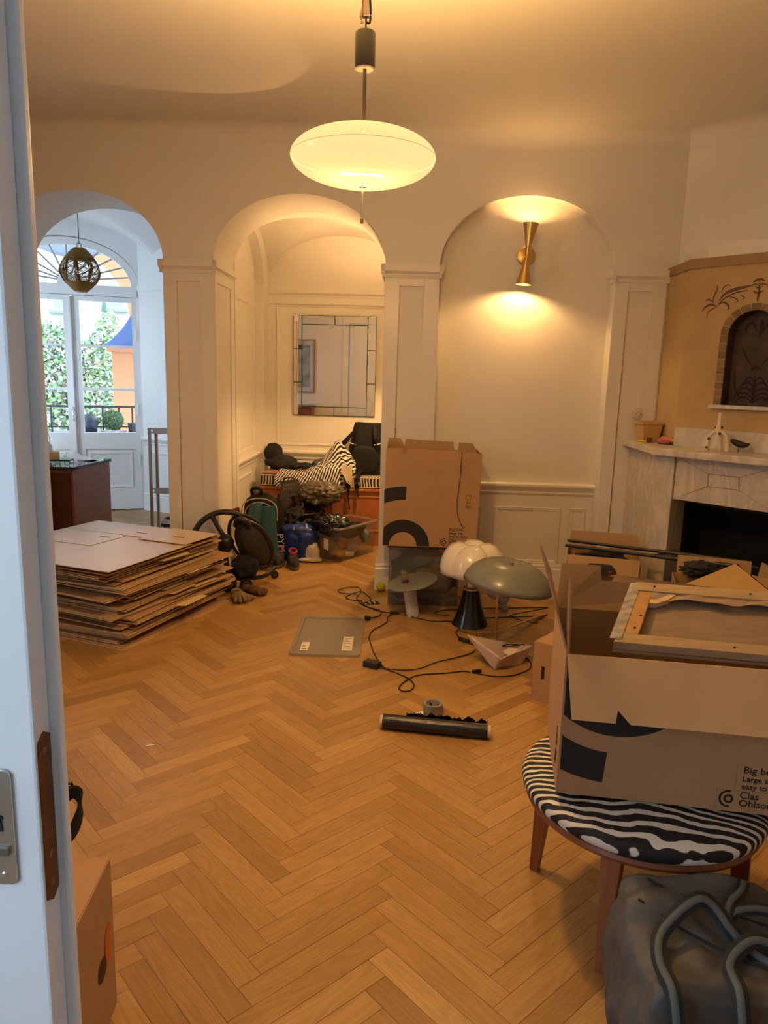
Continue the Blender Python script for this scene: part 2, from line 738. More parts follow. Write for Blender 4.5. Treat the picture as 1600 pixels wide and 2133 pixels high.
for i, (c, m, kind) in enumerate(planks):
    dz = random.uniform(-.0004, 0)
    if kind == 1:               # keep the top face upward: mirror the local y instead of flipping z
        m = Matrix((pa, -pb, Vector((0, 0, 1)))).transposed().to_4x4()
        m.translation = (P0*0 + c) - pa*PL/2 + pb*PW/2
    m = Matrix.Translation((0, 0, dz)) @ m
    if i in own:
        o = bpy.data.objects.new('plank', pme)
        COL.objects.link(o)
        o.matrix_world = m
        o.parent = floor
    else:
        b = len(mass_v)
        r = random.random()
        for v in pvs:
            mass_v.append(tuple(m @ Vector(v)))
        for f in pfs:
            mass_f.append(tuple(b+j for j in f))
            mass_r.append(r)
            mass_uv += [(pvs[j][0], pvs[j][1]) for j in f]
mm = bpy.data.meshes.new('plank_mass')
mm.from_pydata(mass_v, [], mass_f)
mm.update()
_uv = mm.uv_layers.new(name='UVMap')
_uv.data.foreach_set('uv', [x for p in mass_uv for x in p])
at = mm.attributes.new('plank_tone', 'FLOAT', 'FACE')
at.data.foreach_set('value', mass_r)
mm.materials.append(PLANKS)
pm = bpy.data.objects.new('distant_planks', mm)
COL.objects.link(pm)
pm.parent = floor
pm['kind'] = 'stuff'
hf = MB().box(-1.7, 1.7, -2.5, .72, -.011, 0)
struct('floor_hall', hf, mat('hall_boards', (.42, .27, .14, 1), .4, var=.1, vscale=4))

# ------------------------------------------------------------------ ceiling with cove
XL, XR, YF = -3.3, 3.0, .85
cb = MB().box(-3.4, 3.2, .6, YW+.02, ZC, ZC+.12)
CV = .11
cb.grid(lambda u, v: (-3.4+6.0*u, YW-CV+CV*math.cos(v*math.pi/2), ZC-CV+CV*math.sin(v*math.pi/2)), 2, 9)
struct('ceiling', cb, CEIL, smooth=True)

# ------------------------------------------------------------------ arcade wall
A1 = (-2.93, -1.733, .445)
A2 = (-1.382, -.196, .445)
A3 = (.177, 1.366, .462)
NICHE = .13


def arch_z(x, a):
    c, h = (a[0]+a[1])/2, (a[1]-a[0])/2
    q = max(0.0, 1-abs((x-c)/h)**2.05)
    return ZS + a[2]*q**.5


def arch_xs(a, n=40):
    c, h = (a[0]+a[1])/2, (a[1]-a[0])/2
    return [c-h*math.cos(math.pi*i/n) for i in range(n+1)]


wb = MB()


def wall_arch(w, a, y0, y1, top, sof_to, back=True):
    xs = arch_xs(a)
    for x0, x1 in zip(xs, xs[1:]):
        z0, z1 = arch_z(x0, a), arch_z(x1, a)
        w.add([(x0, y0, z0), (x1, y0, z1), (x1, y0, top), (x0, y0, top)], [(0, 1, 2, 3)])
        if back:
            w.add([(x0, y1, z0), (x1, y1, z1), (x1, y1, top), (x0, y1, top)], [(3, 2, 1, 0)])
    b = len(w.v)
    for x in xs:
        z = arch_z(x, a)
        w.v += [Vector((x, y0, z)), Vector((x, sof_to, z))]
    for i in range(len(xs)-1):
        w.f.append((b+2*i, b+2*i+1, b+2*i+3, b+2*i+2))


wall_arch(wb, A1, YW, YA, ZC+.05, YA)
wall_arch(wb, A2, YW, YA, ZC+.05, YA)
wall_arch(wb, A3, YW, YA, ZC+.05, YW+NICHE, back=False)
wb.box(-3.6, A1[0], YW, YA, 0, ZC+.05)
wb.box(A1[1], A2[0], YW, YA, 0, ZC+.05)
wb.box(A2[1], A3[0], YW, YA, 0, ZC+.05)
wb.box(A3[1], 2.2, YW, YA, 0, ZC+.05)
wb.box(A3[0]-.02, A3[1]+.02, YW+NICHE, YA, 0, ZC)
struct('wall_back', wb, WALL, smooth=True)


def molding(mb, p, q, prof, up=(0, 0, 1), out=(0, -1, 0)):
    """A straight moulding from p to q: prof is a closed outline of (out, up) offsets."""
    p, q, up, out = Vector(p), Vector(q), Vector(up), Vector(out)
    n = len(prof)
    vs = [p+out*a+up*b for a, b in prof]+[q+out*a+up*b for a, b in prof]
    fs = [(i, (i+1) % n, n+(i+1) % n, n+i) for i in range(n)] + [tuple(reversed(range(n))), tuple(range(n, 2*n))]
    mb.add(vs, fs)


def frame_mold(mb, o, ux, uy, w, h, prof_w=.03, d=.014, out=(0, -1, 0)):
    """Raised picture-frame moulding on a wall: o lower-left, ux/uy unit axes."""
    o, ux, uy, out = Vector(o), Vector(ux), Vector(uy), Vector(out)
    prof = [(0, 0), (d*.55, 0), (d, prof_w*.25), (d*.6, prof_w*.5), (d*.75, prof_w*.7), (d*.25, prof_w), (0, prof_w)]
    rings = []
    for (a, b) in ((0, 0), (w, 0), (w, h), (0, h)):
        sx, sy = (1 if a == 0 else -1), (1 if b == 0 else -1)
        rings.append([o+ux*(a+sx*k)+uy*(b+sy*k)+out*e for e, k in prof])
    n = len(prof)
    vs = [p for r in rings for p in r]
    fs = []
    for i in range(4):
        j = (i+1) % 4
        for k in range(n-1):
            fs.append((i*n+k, j*n+k, j*n+k+1, i*n+k+1))
    mb.add(vs, fs)


RAIL = [(0, 0), (.012, 0), (.016, .012), (.014, .022), (.03, .045), (.042, .06), (.042, .075), (.03, .085), (0, .085)]
BASE = [(0, 0), (.022, 0), (.022, .16), (.016, .172), (.02, .185), (.01, .2), (0, .2)]
CAPP = [(0, -.085), (.008, -.085), (.012, -.07), (.010, -.062), (.022, -.05), (.028, -.044), (.028, 0), (0, 0)]

# pilaster dressing: stiles around a sunk panel, capital, base
trim_n = 0


def pilaster(x0, x1, left_ret, right_ret, name):
    t = structE(name)
    st = MB()
    y = YW-.012
    w = x1-x0
    sw = min(.10, w*.27)
    for a, b in ((x0, x0+sw), (x1-sw, x1)):
        st.box(a, b, y, YW+.001, .2, ZS-.07)
    st.box(x0+sw, x1-sw, y, YW+.001, ZS-.14, ZS-.07)
    st.box(x0+sw, x1-sw, y, YW+.001, .2, .30)
    st.build('panel_frame', GLOSSW, t, bev=.002)
    cp = MB()
    molding(cp, (x0-.02, YW-.012, ZS), (x1+.02, YW-.012, ZS), CAPP)
    if left_ret:
        molding(cp, (x0, YW-.04, ZS), (x0, left_ret, ZS), CAPP, out=(-1, 0, 0))
    if right_ret:
        molding(cp, (x1, YW-.04, ZS), (x1, right_ret, ZS), CAPP, out=(1, 0, 0))
    cp.build('capital', GLOSSW, t)
    bs = MB()
    molding(bs, (x0-.02, YW-.012, 0), (x1+.02, YW-.012, 0), BASE)
    if left_ret:
        molding(bs, (x0, YW-.03, 0), (x0, left_ret, 0), BASE, out=(-1, 0, 0))
    if right_ret:
        molding(bs, (x1, YW-.03, 0), (x1, right_ret, 0), BASE, out=(1, 0, 0))
    bs.build('plinth', GLOSSW, t)
    if right_ret and right_ret > YA-.1:
        sp = MB()
        for a, b in ((YW, YW+.05), (YA-.13, YA-.02)):
            sp.box(x1-.001, x1+.010, a, b, .2, ZS-.07)
        sp.box(x1-.001, x1+.010, YW+.05, YA-.13, ZS-.14, ZS-.07)
        sp.build('side_panel_frame', GLOSSW, t, bev=.002)
    return t


pilaster(A1[1], A2[0], YA-.02, YA-.02, 'trim_1')
pilaster(A2[1], A3[0], YA-.02, YW+NICHE, 'trim_2')
pilaster(A3[1], 1.715, YW+NICHE, None, 'trim_3')

# dado of the blind arch
nb = MB()
molding(nb, (A3[0], YW+NICHE, .725), (A3[1], YW+NICHE, .725), RAIL)
for a, b in ((A3[0]+.05, .56), (.65, 1.14)):
    frame_mold(nb, (a, YW+NICHE, .20), (1, 0, 0), (0, 0, 1), b-a, .43)
frame_mold(nb, (1.2, YW+NICHE, .20), (1, 0, 0), (0, 0, 1), .12, .43)
struct('trim_4', nb, GLOSSW)
bb = MB()
molding(bb, (A3[0], YW+NICHE, 0), (A3[1], YW+NICHE, 0), BASE)
struct('baseboard_back', bb, GLOSSW)

# ------------------------------------------------------------------ alcove behind the middle arch
YB = 7.15
AXL, AXR = -1.37, .0
ab = MB()
ab.box(AXL-.3, AXR+.3, YB, YB+.15, 0, 3.2)
struct('wall_alcove', ab, WALL)
# side wall with an arched recess
sb = MB()
ya, yb_, dep = YA+.06, 6.93, .085
ca, ha = (ya+yb_)/2, (yb_-ya)/2
ys = [ca-ha*math.cos(math.pi*i/32) for i in range(33)]


def rz(y):
    return ZS + .46*max(0, 1-((y-ca)/ha)**2)**.5


for y0, y1 in zip(ys, ys[1:]):
    z0, z1 = rz(y0), rz(y1)
    sb.add([(AXL, y0, z0), (AXL, y1, z1), (AXL, y1, 3.2), (AXL, y0, 3.2)], [(0, 3, 2, 1)])
    sb.add([(AXL, y0, z0), (AXL, y1, z1), (AXL-dep, y1, z1), (AXL-dep, y0, z0)], [(0, 1, 2, 3)])
sb.box(AXL-.2, AXL, yb_, YB, 0, 3.2)
sb.box(AXL-.2, AXL, YA-.01, ya, 0, 3.2)
sb.box(AXL-.2, AXL-dep, ya-.02, yb_+.02, 0, 3.2)
struct('wall_alcove_side', sb, WALL, smooth=True)
sb2 = MB().box(AXR, AXR+.2, YA-.01, YB+.1, 0, 3.2)
struct('wall_alcove_end', sb2, WALL)
# groin vault
vb = MB()
vcx, vhx = (AXL+AXR)/2, (AXR-AXL)/2+.02
vcy, vhy = (YA+YB)/2, (YB-YA)/2+.01


def groin(u, v):
    x = AXL-.02+(AXR-AXL+.04)*u
    y = YA-.02+(YB-YA+.04)*v
    h1 = 2.34+.47*max(0, 1-((x-vcx)/vhx)**2)**.5
    h2 = 2.34+.47*max(0, 1-((y-vcy)/vhy)**2)**.5
    return (x, y, max(h1, h2)+.012)


vb.grid(groin, 61, 61)
vb.box(AXL-.25, AXR+.25, YA-.02, YB+.15, 2.95, 3.05)
struct('ceiling_alcove', vb, WALL, smooth='all')
tb = MB()
molding(tb, (AXL, YB, .725), (AXR, YB, .725), RAIL)
molding(tb, (AXL-dep, ya, .725), (AXL-dep, yb_, .725), RAIL, out=(1, 0, 0))
molding(tb, (AXL, YB, 2.345), (AXR, YB, 2.345), CAPP)
tb.box(AXL, AXR, YB-.012, YB+.01, 2.345, 2.37)
tb.box(AXL, AXR, YB-.010, YB+.01, 2.20, 2.262)
frame_mold(tb, (AXL+.075, YB, .86), (1, 0, 0), (0, 0, 1), AXR-AXL-.12, 1.335, .022, .010)
frame_mold(tb, (AXL-dep, ya+.1, .86), (0, 1, 0), (0, 0, 1), yb_-ya-.2, 1.3, .022, .010, out=(1, 0, 0))
frame_mold(tb, (AXL-dep, ya+.1, .24), (0, 1, 0), (0, 0, 1), .75, .41, .03, .014, out=(1, 0, 0))
molding(tb, (AXL-dep, ya, 0), (AXL-dep, yb_, 0), BASE, out=(1, 0, 0))
molding(tb, (AXL, YB, 0), (AXR, YB, 0), BASE)
struct('trim_5', tb, GLOSSW)

# ------------------------------------------------------------------ bay with the french door
def dp(s, t, z):
    """Door-wall frame: s along the wall (0 = door middle), t into the bay, z up."""
    return DM + DS*s + DN*t + Vector((0, 0, z))


FT = .16         # depth of the door reveal
HW = .70         # half width of the opening
ZD = 2.42        # spring of the fanlight
RF = .465        # its rise


def fan_z(s, hw=HW, rise=RF):
    return ZD + rise*max(0, 1-(s/hw)**2)**.5


bw = MB()
ss = [-HW*math.cos(math.pi*i/40) for i in range(41)]
for s0, s1 in zip(ss, ss[1:]):
    bw.add([dp(s0, 0, fan_z(s0)), dp(s1, 0, fan_z(s1)), dp(s1, 0, 3.3), dp(s0, 0, 3.3)], [(0, 1, 2, 3)])
    bw.add([dp(s0, 0, fan_z(s0)), dp(s1, 0, fan_z(s1)), dp(s1, -FT-.1, fan_z(s1)), dp(s0, -FT-.1, fan_z(s0))], [(3, 2, 1, 0)])
    bw.add([dp(s0, -FT-.1, fan_z(s0)), dp(s1, -FT-.1, fan_z(s1)), dp(s1, -FT-.1, 3.3), dp(s0, -FT-.1, 3.3)], [(3, 2, 1, 0)])
for s0, s1 in ((-1.6, -HW), (HW, HW+.30)):
    vs = [dp(s, t, z) for z in (0, 3.3) for t in (0, -FT-.1) for s in (s0, s1)]
    bw.add(vs, [(0, 2, 3, 1), (4, 5, 7, 6), (0, 1, 5, 4), (2, 6, 7, 3), (0, 4, 6, 2), (1, 3, 7, 5)])
struct('wall_french_door', bw, COOLW, smooth=True)
# wall turning towards the room right of the door, and the rest of the bay shell
FB = Vector((math.cos(math.radians(-23)), math.sin(math.radians(-23)), 0))
FBN = Vector((FB.y, -FB.x, 0))
if FBN.y > 0:
    FBN = -FBN
K2 = DOOR_K + FB*1.55


def slab(mb, p, q, z0, z1, th, nrm):
    p, q, nrm = Vector(p), Vector(q), Vector(nrm)
    vs = [Vector((a.x, a.y, z))-nrm*d for z in (z0, z1) for d in (0, th) for a in (p, q)]
    mb.add(vs, [(0, 2, 3, 1), (4, 5, 7, 6), (0, 1, 5, 4), (2, 6, 7, 3), (0, 4, 6, 2), (1, 3, 7, 5)])


w2 = MB()
slab(w2, DOOR_K, K2, 0, 3.3, .12, FBN)
struct('wall_bay', w2, COOLW)
w3 = MB()
w3.box(-1.66, -1.56, YA-.02, K2.y+.1, 0, 3.3)
struct('wall_bay_partition', w3, COOLW)
w4 = MB()
lk = dp(-1.55, 0, 0)
slab(w4, (lk.x, lk.y, 0), (lk.x-.15, YA-.1, 0), 0, 3.3, .1, (1, 0, 0))
struct('wall_bay_end', w4, COOLW)
bt = MB()
molding(bt, DOOR_K+Vector((0, 0, .74)), K2+Vector((0, 0, .74)), RAIL, out=FBN)
molding(bt, DOOR_K, K2, BASE, out=FBN)
molding(bt, DOOR_K+Vector((0, 0, 2.42)), K2+Vector((0, 0, 2.42)), CAPP, out=FBN)
frame_mold(bt, DOOR_K+FB*.12+Vector((0, 0, .24)), FB, (0, 0, 1), 1.1, .42, out=FBN)
struct('trim_6', bt, COOLW)
bv = MB()


def bayvault(u, v):
    s = -1.75+4.4*u
    t = -.02+2.75*v
    h1 = 2.42+.62*max(0, 1-(s/.98)**2)**.5
    h2 = 2.42+.66*max(0, 1-((t-1.3)/1.32)**2)**.5
    p = dp(s, t, max(h1, h2))
    p.x = min(p.x, -1.575)
    p.y = max(p.y, YA+.002)
    return p


bv.grid(bayvault, 89, 56)
bv.box(-5.6, -1.5, 5.3+.55, 9.4, 3.22, 3.3)
struct('ceiling_bay', bv, COOLW, smooth='all')

# ------------------------------------------------------------------ the french door itself
fd = structE('door_1')
fr = MB()


def dbox(mb, s0, s1, t0, t1, z0, z1):
    vs = [dp(s, t, z) for z in (z0, z1) for t in (t1, t0) for s in (s0, s1)]
    mb.add(vs, [(0, 2, 3, 1), (4, 5, 7, 6), (0, 1, 5, 4), (2, 6, 7, 3), (0, 4, 6, 2), (1, 3, 7, 5)])


T0, T1 = -.10, -.045
dbox(fr, -HW, -HW+.022, T0-.02, T1+.02, 0, ZD)
dbox(fr, HW-.022, HW, T0-.02, T1+.02, 0, ZD)
dbox(fr, -HW, HW, T0-.02, T1+.02, ZD-.115, ZD-.01)          # transom
n_ = 40
for i in range(n_):
    a0, a1 = math.pi*i/n_, math.pi*(i+1)/n_
    q = []
    for a in (a0, a1):
        for k in (0, .075):
            q.append((-(HW-k)*math.cos(a), ZD-.012+(RF-k*.9)*math.sin(a)))
    for t in (T0-.02, T1+.02):
        pass
    vs = [dp(s, t, z) for t in (T1+.02, T0-.02) for s, z in q]
    fr.add(vs, [(0, 2, 3, 1), (4, 5, 7, 6), (1, 3, 7, 5), (0, 4, 6, 2)])
fr.build('door_frame', COOLW, fd)
GREYBAR = mat('grey_glazing_bar', (.42, .42, .42, 1), .5)
for i in range(1, 12):
    a = math.pi*i/12
    p, q = dp(-.10*math.cos(a), -.08, ZD+.02+.06*math.sin(a)), dp(-(HW-.07)*math.cos(a), -.08, ZD-.01+(RF-.065)*math.sin(a))
    MB().tube([p, q], .009, 6).build('fanlight_bar', GREYBAR, fd)
hb = MB()
hb.lathe([(1e-4, -.03), (.10, -.03), (.10, .03), (1e-4, .03)], 24, T(dp(0, -.08, ZD+.005)) @ frame((0, 0, 0), DS, (0, 0, 1)))
hb.build('fanlight_hub', COOLW, fd)
fg = MB()
fg.add([dp(0, -.075, ZD)]+[dp(-(HW-.06)*math.cos(math.pi*i/30), -.075, ZD-.01+(RF-.06)*math.sin(math.pi*i/30)) for i in range(31)],
       [(0, i+1, i+2) for i in range(30)])
fg.build('fanlight_pane', GLASS, fd)
for side in (-1, 1):
    lf = MB()
    s0, s1 = (.032, HW-.024) if side > 0 else (-HW+.024, .008)
    st_in, st_out = .066, .055
    a0, a1 = (s0+st_in, s1-st_out) if side > 0 else (s0+st_out, s1-st_in)
    dbox(lf, s0, a0, T0, T1, .01, ZD-.12)
    dbox(lf, a1, s1, T0, T1, .01, ZD-.12)
    dbox(lf, a0, a1, T0, T1, 2.25, ZD-.12)
    dbox(lf, a0, a1, T0, T1, .68, .862)
    dbox(lf, a0, a1, T0, T1, .01, .22)
    dbox(lf, a0, a1, T0+.012, T1-.014, .22, .68)
    frame_mold(lf, dp(a0+.04, T1-.014, .25), DS, (0, 0, 1), a1-a0-.08, .40, .03, .012, out=DN)
    leaf = lf.build('door_leaf', COOLW, fd)
    zs = [.862, 1.33, 1.787, 2.25]
    for k in range(3):
        z0, z1 = zs[k], zs[k+1]
        pn = MB()
        dbox(pn, a0, a1, -.076, -.072, z0+.012, z1-.012)
        pn.build('pane', GLASS, leaf)
        if k:
            br = MB()
            dbox(br, a0, a1, T0+.005, T1-.004, z0-.013, z0+.013)
            br.build('glazing_bar', COOLW, leaf)
br = MB()
dbox(br, -.002, .042, T1-.002, T1+.016, .03, ZD-.13)
br.build('cover_strip', COOLW, fd)
es = MB().tube([dp(.02, T1+.028, .1), dp(.02, T1+.028, ZD-.13)], .008, 8)
es.build('bolt_rod', mat('tarnished_rod', (.45, .43, .41, 1), .4, metal=.6), fd)
hd = MB()
hd.tube(smooth_path([dp(0, T1+.03, 1.12), dp(.0, T1+.065, 1.09), dp(.0, T1+.07, 1.03), dp(0, T1+.06, .99)]), [.012]*19, 8)
hd.ball(dp(0, T1+.03, 1.12), .022)
hd.build('handle', mat('worn_white_metal', (.6, .6, .58, 1), .35, metal=.4), fd)
for z in (.5, 1.05, 1.85):
    MB().tube([dp(HW-.045, T1+.03, z), dp(HW-.045, T1+.03, z+.13)], .010, 8).build('hinge', COOLW, fd)

# ------------------------------------------------------------------ diagonal chimney wall, right, left and front walls, hall
r2 = math.sqrt(.5)
MX = Vector((r2, -r2, 0))      # along the chimney face, away from the corner
MN = Vector((-r2, -r2, 0))     # out of it into the room
dwl = MB()
DWK = Vector((1.785, YW, 0))
slab(dwl, DWK, DWK+MX*1.9, 0, ZC+.05, .1, MN)
struct('wall_chimney', dwl, WALL)
cv2 = MB()
cv2.grid(lambda u, v: tuple(DWK+MX*(1.9*u-.05)+MN*(CV-CV*math.cos(v*math.pi/2))+Vector((0, 0, ZC-CV+CV*math.sin(v*math.pi/2)))), 2, 9)
struct('trim_7', cv2, CEIL, smooth='all')
rw = MB()
xr = (DWK+MX*1.9)
rw.box(xr.x-.02, xr.x+.12, .7, xr.y+.05, 0, ZC+.05)
struct('wall_right', rw, WALL)
lw = MB()
WY0, WY1, WZ0, WZ1 = 1.75, 2.65, .9, 2.4
lw.box(-3.42, XL, .7, WY0, 0, ZC+.05)
lw.box(-3.42, XL, WY1, YW+.02, 0, ZC+.05)
lw.box(-3.42, XL, WY0, WY1, 0, WZ0)
lw.box(-3.42, XL, WY0, WY1, WZ1, ZC+.05)
struct('wall_left', lw, WALL)
wn = structE('window_1')
wf = MB()
for a, b, c, d in ((WY0, WY0+.05, WZ0, WZ1), (WY1-.05, WY1, WZ0, WZ1), (WY0, WY1, WZ0, WZ0+.05), (WY0, WY1, WZ1-.05, WZ1), ((WY0+WY1)/2-.03, (WY0+WY1)/2+.03, WZ0, WZ1), (WY0, WY1, 1.88, 1.92)):
    wf.box(-3.39, -3.34, a, b, c, d)
wf.build('window_frame', GLOSSW, wn)
MB().box(-3.367, -3.363, WY0+.03, WY1-.03, WZ0+.03, WZ1-.03).build('pane', GLASS, wn)
# front wall with the doorway the camera looks through
fw_ = MB()
DX0, DX1, DZ = -1.12, .70, 2.45
fw_.box(-3.42, DX0, .78, .90, 0, ZC+.05)
fw_.box(DX1, xr.x+.1, .78, .90, 0, ZC+.05)
fw_.box(DX0, DX1, .78, .90, DZ, ZC+.05)
struct('wall_front', fw_, WALL)
dt = MB()
for x0, x1 in ((DX0-.11, DX0), (DX1, DX1+.11)):
    dt.box(x0, x1, .90, .925, 0, DZ+.11)
    dt.box(x0, x1, .755, .78, 0, DZ+.11)
dt.box(DX0, DX1, .90, .925, DZ, DZ+.11)
dt.box(DX0, DX1, .755, .78, DZ, DZ+.11)
struct('trim_8', dt, GLOSSW, bev=.006)
hw = MB()
hw.box(1.65, 1.75, -2.6, .78, 0, ZC)
hw.box(-1.75, 1.75, -2.6, .78, ZC, ZC+.1)
hw.box(-1.75, 1.75, -2.62, -2.5, 0, ZC)
hw.box(-1.75, -1.65, -2.6, -1.2, 0, ZC)
hw.box(-1.75, -1.65, .4, .78, 0, ZC)
hw.box(-1.75, -1.65, -1.2, .4, 0, .75)
hw.box(-1.75, -1.65, -1.2, .4, 2.65, ZC)
struct('wall_hall', hw, COOLW)

# ------------------------------------------------------------------ half-open leaf of the double door beside the camera
dl = structE('door_2')
d = MB().box(-1.10, -.466, .85, .892, .01, 2.44)
d.build('door_leaf', DOORW, dl, bev=.004)
MB().box(-1.10, -.453, .892, .908, .01, 2.44).build('rebate_lip', DOORW, dl, bev=.004)
q = MB()
frame_mold(q, (-1.0, .85, 1.25), (1, 0, 0), (0, 0, 1), .40, 1.05, .04, .014)
frame_mold(q, (-1.0, .85, .2), (1, 0, 0), (0, 0, 1), .40, .5, .04, .014)
q.build('panel_moulding', DOORW, dl)
BRONZE = mat('worn_bronze', (.20, .085, .028, 1), .42, metal=.8, var=.3, vscale=25)
fp = MB()
poly = [(.8545, .845), (.871, .835), (.8875, .845), (.8875, 1.072), (.871, 1.082), (.8545, 1.072)]
fp.add([(-.4675, y, z) for y, z in poly]+[(-.4645, y, z) for y, z in poly],
       [tuple(range(6)), tuple(range(11, 5, -1))]+[(i, 6+i, 6+(i+1) % 6, (i+1) % 6) for i in range(6)])
pl = fp.build('faceplate', BRONZE, dl)
for z in (.862, .905, 1.055):
    MB().ball((-.4645, .871, z), .002, .005, .005, 10, 6).build('screw', mat('old_screw', (.3, .17, .08, 1), .4, metal=.9), pl)
lp = MB()
c = []
for cx, cz, a0 in ((-.509, 1.029, 0), (-.591, 1.029, 90), (-.591, .883, 180), (-.509, .883, 270)):
    for k in range(5):
        a = math.radians(a0+22.5*k)
        c.append((cx+.010*math.cos(a), cz+.010*math.sin(a)))
lp.prism(c, 0, .004, frame((0, .85, 0), (1, 0, 0), (0, 0, 1)) @ T(0, 0, 0))
lpo = lp.build('lock_plate', STEEL, dl, bev=.0015)
kh = MB()
kM = frame((-.5165, .8455, .964), (1, 0, 0), (0, 0, 1))
kh.prism([(.0045*math.cos(a*math.pi/6), .0045*math.sin(a*math.pi/6)+.006) for a in range(12)], 0, .0006, kM)
kh.prism([(-.002, .004), (.002, .004), (.0035, -.012), (-.0035, -.012)], 0, .0006, kM)
kh.build('keyhole', INK, lpo)
MB().box(-.545, -.506, .8415, .846, .918, .930).build('slide_bolt', mat('dull_slide', (.25, .23, .21, 1), .4, metal=.9), lpo, bev=.001)
MB().ball((-.515, .8455, .889), .004, .002, .004, 10, 6).build('screw', STEEL, lpo)
lv = MB()
lv.tube(smooth_path([(-.56, .846, 1.0), (-.56, .80, 1.0), (-.575, .79, 1.0), (-.66, .79, .995)]), .009, 10)
lv.build('lever', STEEL, lpo, smooth=True)

# ------------------------------------------------------------------ corner fireplace
def mp(base, s, d, z):
    """Point on a plane parallel to the chimney face: s along, d out into the room."""
    return Vector(base) + MX*s + MN*d + Vector((0, 0, z))


PLASTER = mat('ochre_plaster', (.45, .31, .145, 1), .8, col2=(.55, .40, .20, 1), vscale=3.0, detail=6)
PLASTER2 = mat('stone_cornice', (.36, .25, .12, 1), .8, col2=(.30, .20, .09, 1), vscale=9, detail=5)
BQ = Vector((1.728, 4.822, 0))       # corner of the upper breast
FQ = Vector((1.56, 4.60, 0))         # corner of the marble surround
LQ = 1.75                            # length along the face
SOOT = mat('firebox_black', (.006, .006, .006, 1), .9)
fpz = thing('fireplace', 'corner fireplace with pale veined marble surround under a painted ochre chimney breast', 'fireplace', (FQ.x, FQ.y, 0), world=True)


def wedge(mb, q, z0, z1, d_out=0.0, x_out=0.0, length=LQ):
    """Solid prism: left flank at x=q.x-x_out back to the wall, face at 45 degrees moved out by d_out."""
    c = Vector((q.x-x_out, q.y + (d_out*-math.sqrt(2)) + x_out, 0))
    e = c + MX*length
    poly = [(c.x, c.y), (e.x, e.y), (e.x+.9, e.y+.9), (c.x+.4, YW), (c.x, YW)]
    mb.prism([(a, b) for a, b in poly], z0, z1)
    return c


# upper breast with an arched niche cut in its face
NS0, NS1, NZ0, NZS = .27, .565, 1.43, 1.845
NR = (NS1-NS0)/2
ub = MB()
us = [NS0+NR-NR*math.cos(math.pi*i/24) for i in range(25)]


def nz(s):
    return NZS + .145*max(0, 1-((s-NS0-NR)/NR)**2)**.5


ZB0, ZB1 = 1.155, 2.30
quad = lambda s0, s1, z0, z1: ub.add([mp(BQ, s0, 0, z0), mp(BQ, s1, 0, z0), mp(BQ, s1, 0, z1), mp(BQ, s0, 0, z1)], [(0, 1, 2, 3)])
quad(0, NS0, ZB0, ZB1)
quad(NS1, LQ, ZB0, ZB1)
quad(NS0, NS1, ZB0, NZ0)
for s0, s1 in zip(us, us[1:]):
    ub.add([mp(BQ, s0, 0, nz(s0)), mp(BQ, s1, 0, nz(s1)), mp(BQ, s1, 0, ZB1), mp(BQ, s0, 0, ZB1)], [(0, 1, 2, 3)])
ub.add([(BQ.x, BQ.y, ZB0), (BQ.x, BQ.y, ZB1), (BQ.x, YW, ZB1), (BQ.x, YW, ZB0)], [(0, 1, 2, 3)])
ubo = ub.build('chimney_breast', PLASTER, fpz)
nd = MB()
ND = .10
for s0, s1 in zip(us, us[1:]):
    nd.add([mp(BQ, s0, 0, nz(s0)), mp(BQ, s1, 0, nz(s1)), mp(BQ, s1, -ND, nz(s1)), mp(BQ, s0, -ND, nz(s0))], [(0, 3, 2, 1)])
    nd.add([mp(BQ, s0, -ND, NZ0), mp(BQ, s1, -ND, NZ0), mp(BQ, s1, -ND, nz(s1)), mp(BQ, s0, -ND, nz(s0))], [(0, 1, 2, 3)])
for s in (NS0, NS1):
    nd.add([mp(BQ, s, 0, NZ0), mp(BQ, s, -ND, NZ0), mp(BQ, s, -ND, NZS), mp(BQ, s, 0, NZS)], [(0, 1, 2, 3)])
nd.add([mp(BQ, NS0, 0, NZ0), mp(BQ, NS1, 0, NZ0), mp(BQ, NS1, -ND, NZ0), mp(BQ, NS0, -ND, NZ0)], [(0, 1, 2, 3)])
nd.build('niche', mat('dark_niche_paint', (.055, .04, .045, 1), .85, col2=(.10, .07, .06, 1), vscale=7), ubo)
# painted brick border of the niche: single pieces a little proud, with light joints
JL = mat('pale_joint', (.50, .38, .22, 1), .8)
BRK = [mat('border_brick_a', (.21, .135, .075, 1), .8, var=.15, vscale=30), mat('border_brick_b', (.26, .17, .09, 1), .8, var=.15, vscale=30)]
jb = MB()
for s0, s1 in ((NS0-.045, NS0), (NS1, NS1+.045)):
    jb.add([mp(BQ, s0, .002, NZ0), mp(BQ, s1, .002, NZ0), mp(BQ, s1, .002, NZS), mp(BQ, s0, .002, NZS)], [(0, 1, 2, 3)])
for i in range(24):
    p = []
    for a in (math.pi*i/24, math.pi*(i+1)/24):
        for k in (0, .045):
            p.append((NS0+NR-(NR+k)*math.cos(a), NZS+(.145+k*.9)*math.sin(a)))
    jb.add([mp(BQ, s, .002, z) for s, z in p], [(0, 2, 3, 1)])
jb.build('brick_joint', JL, ubo)
nbk = 9
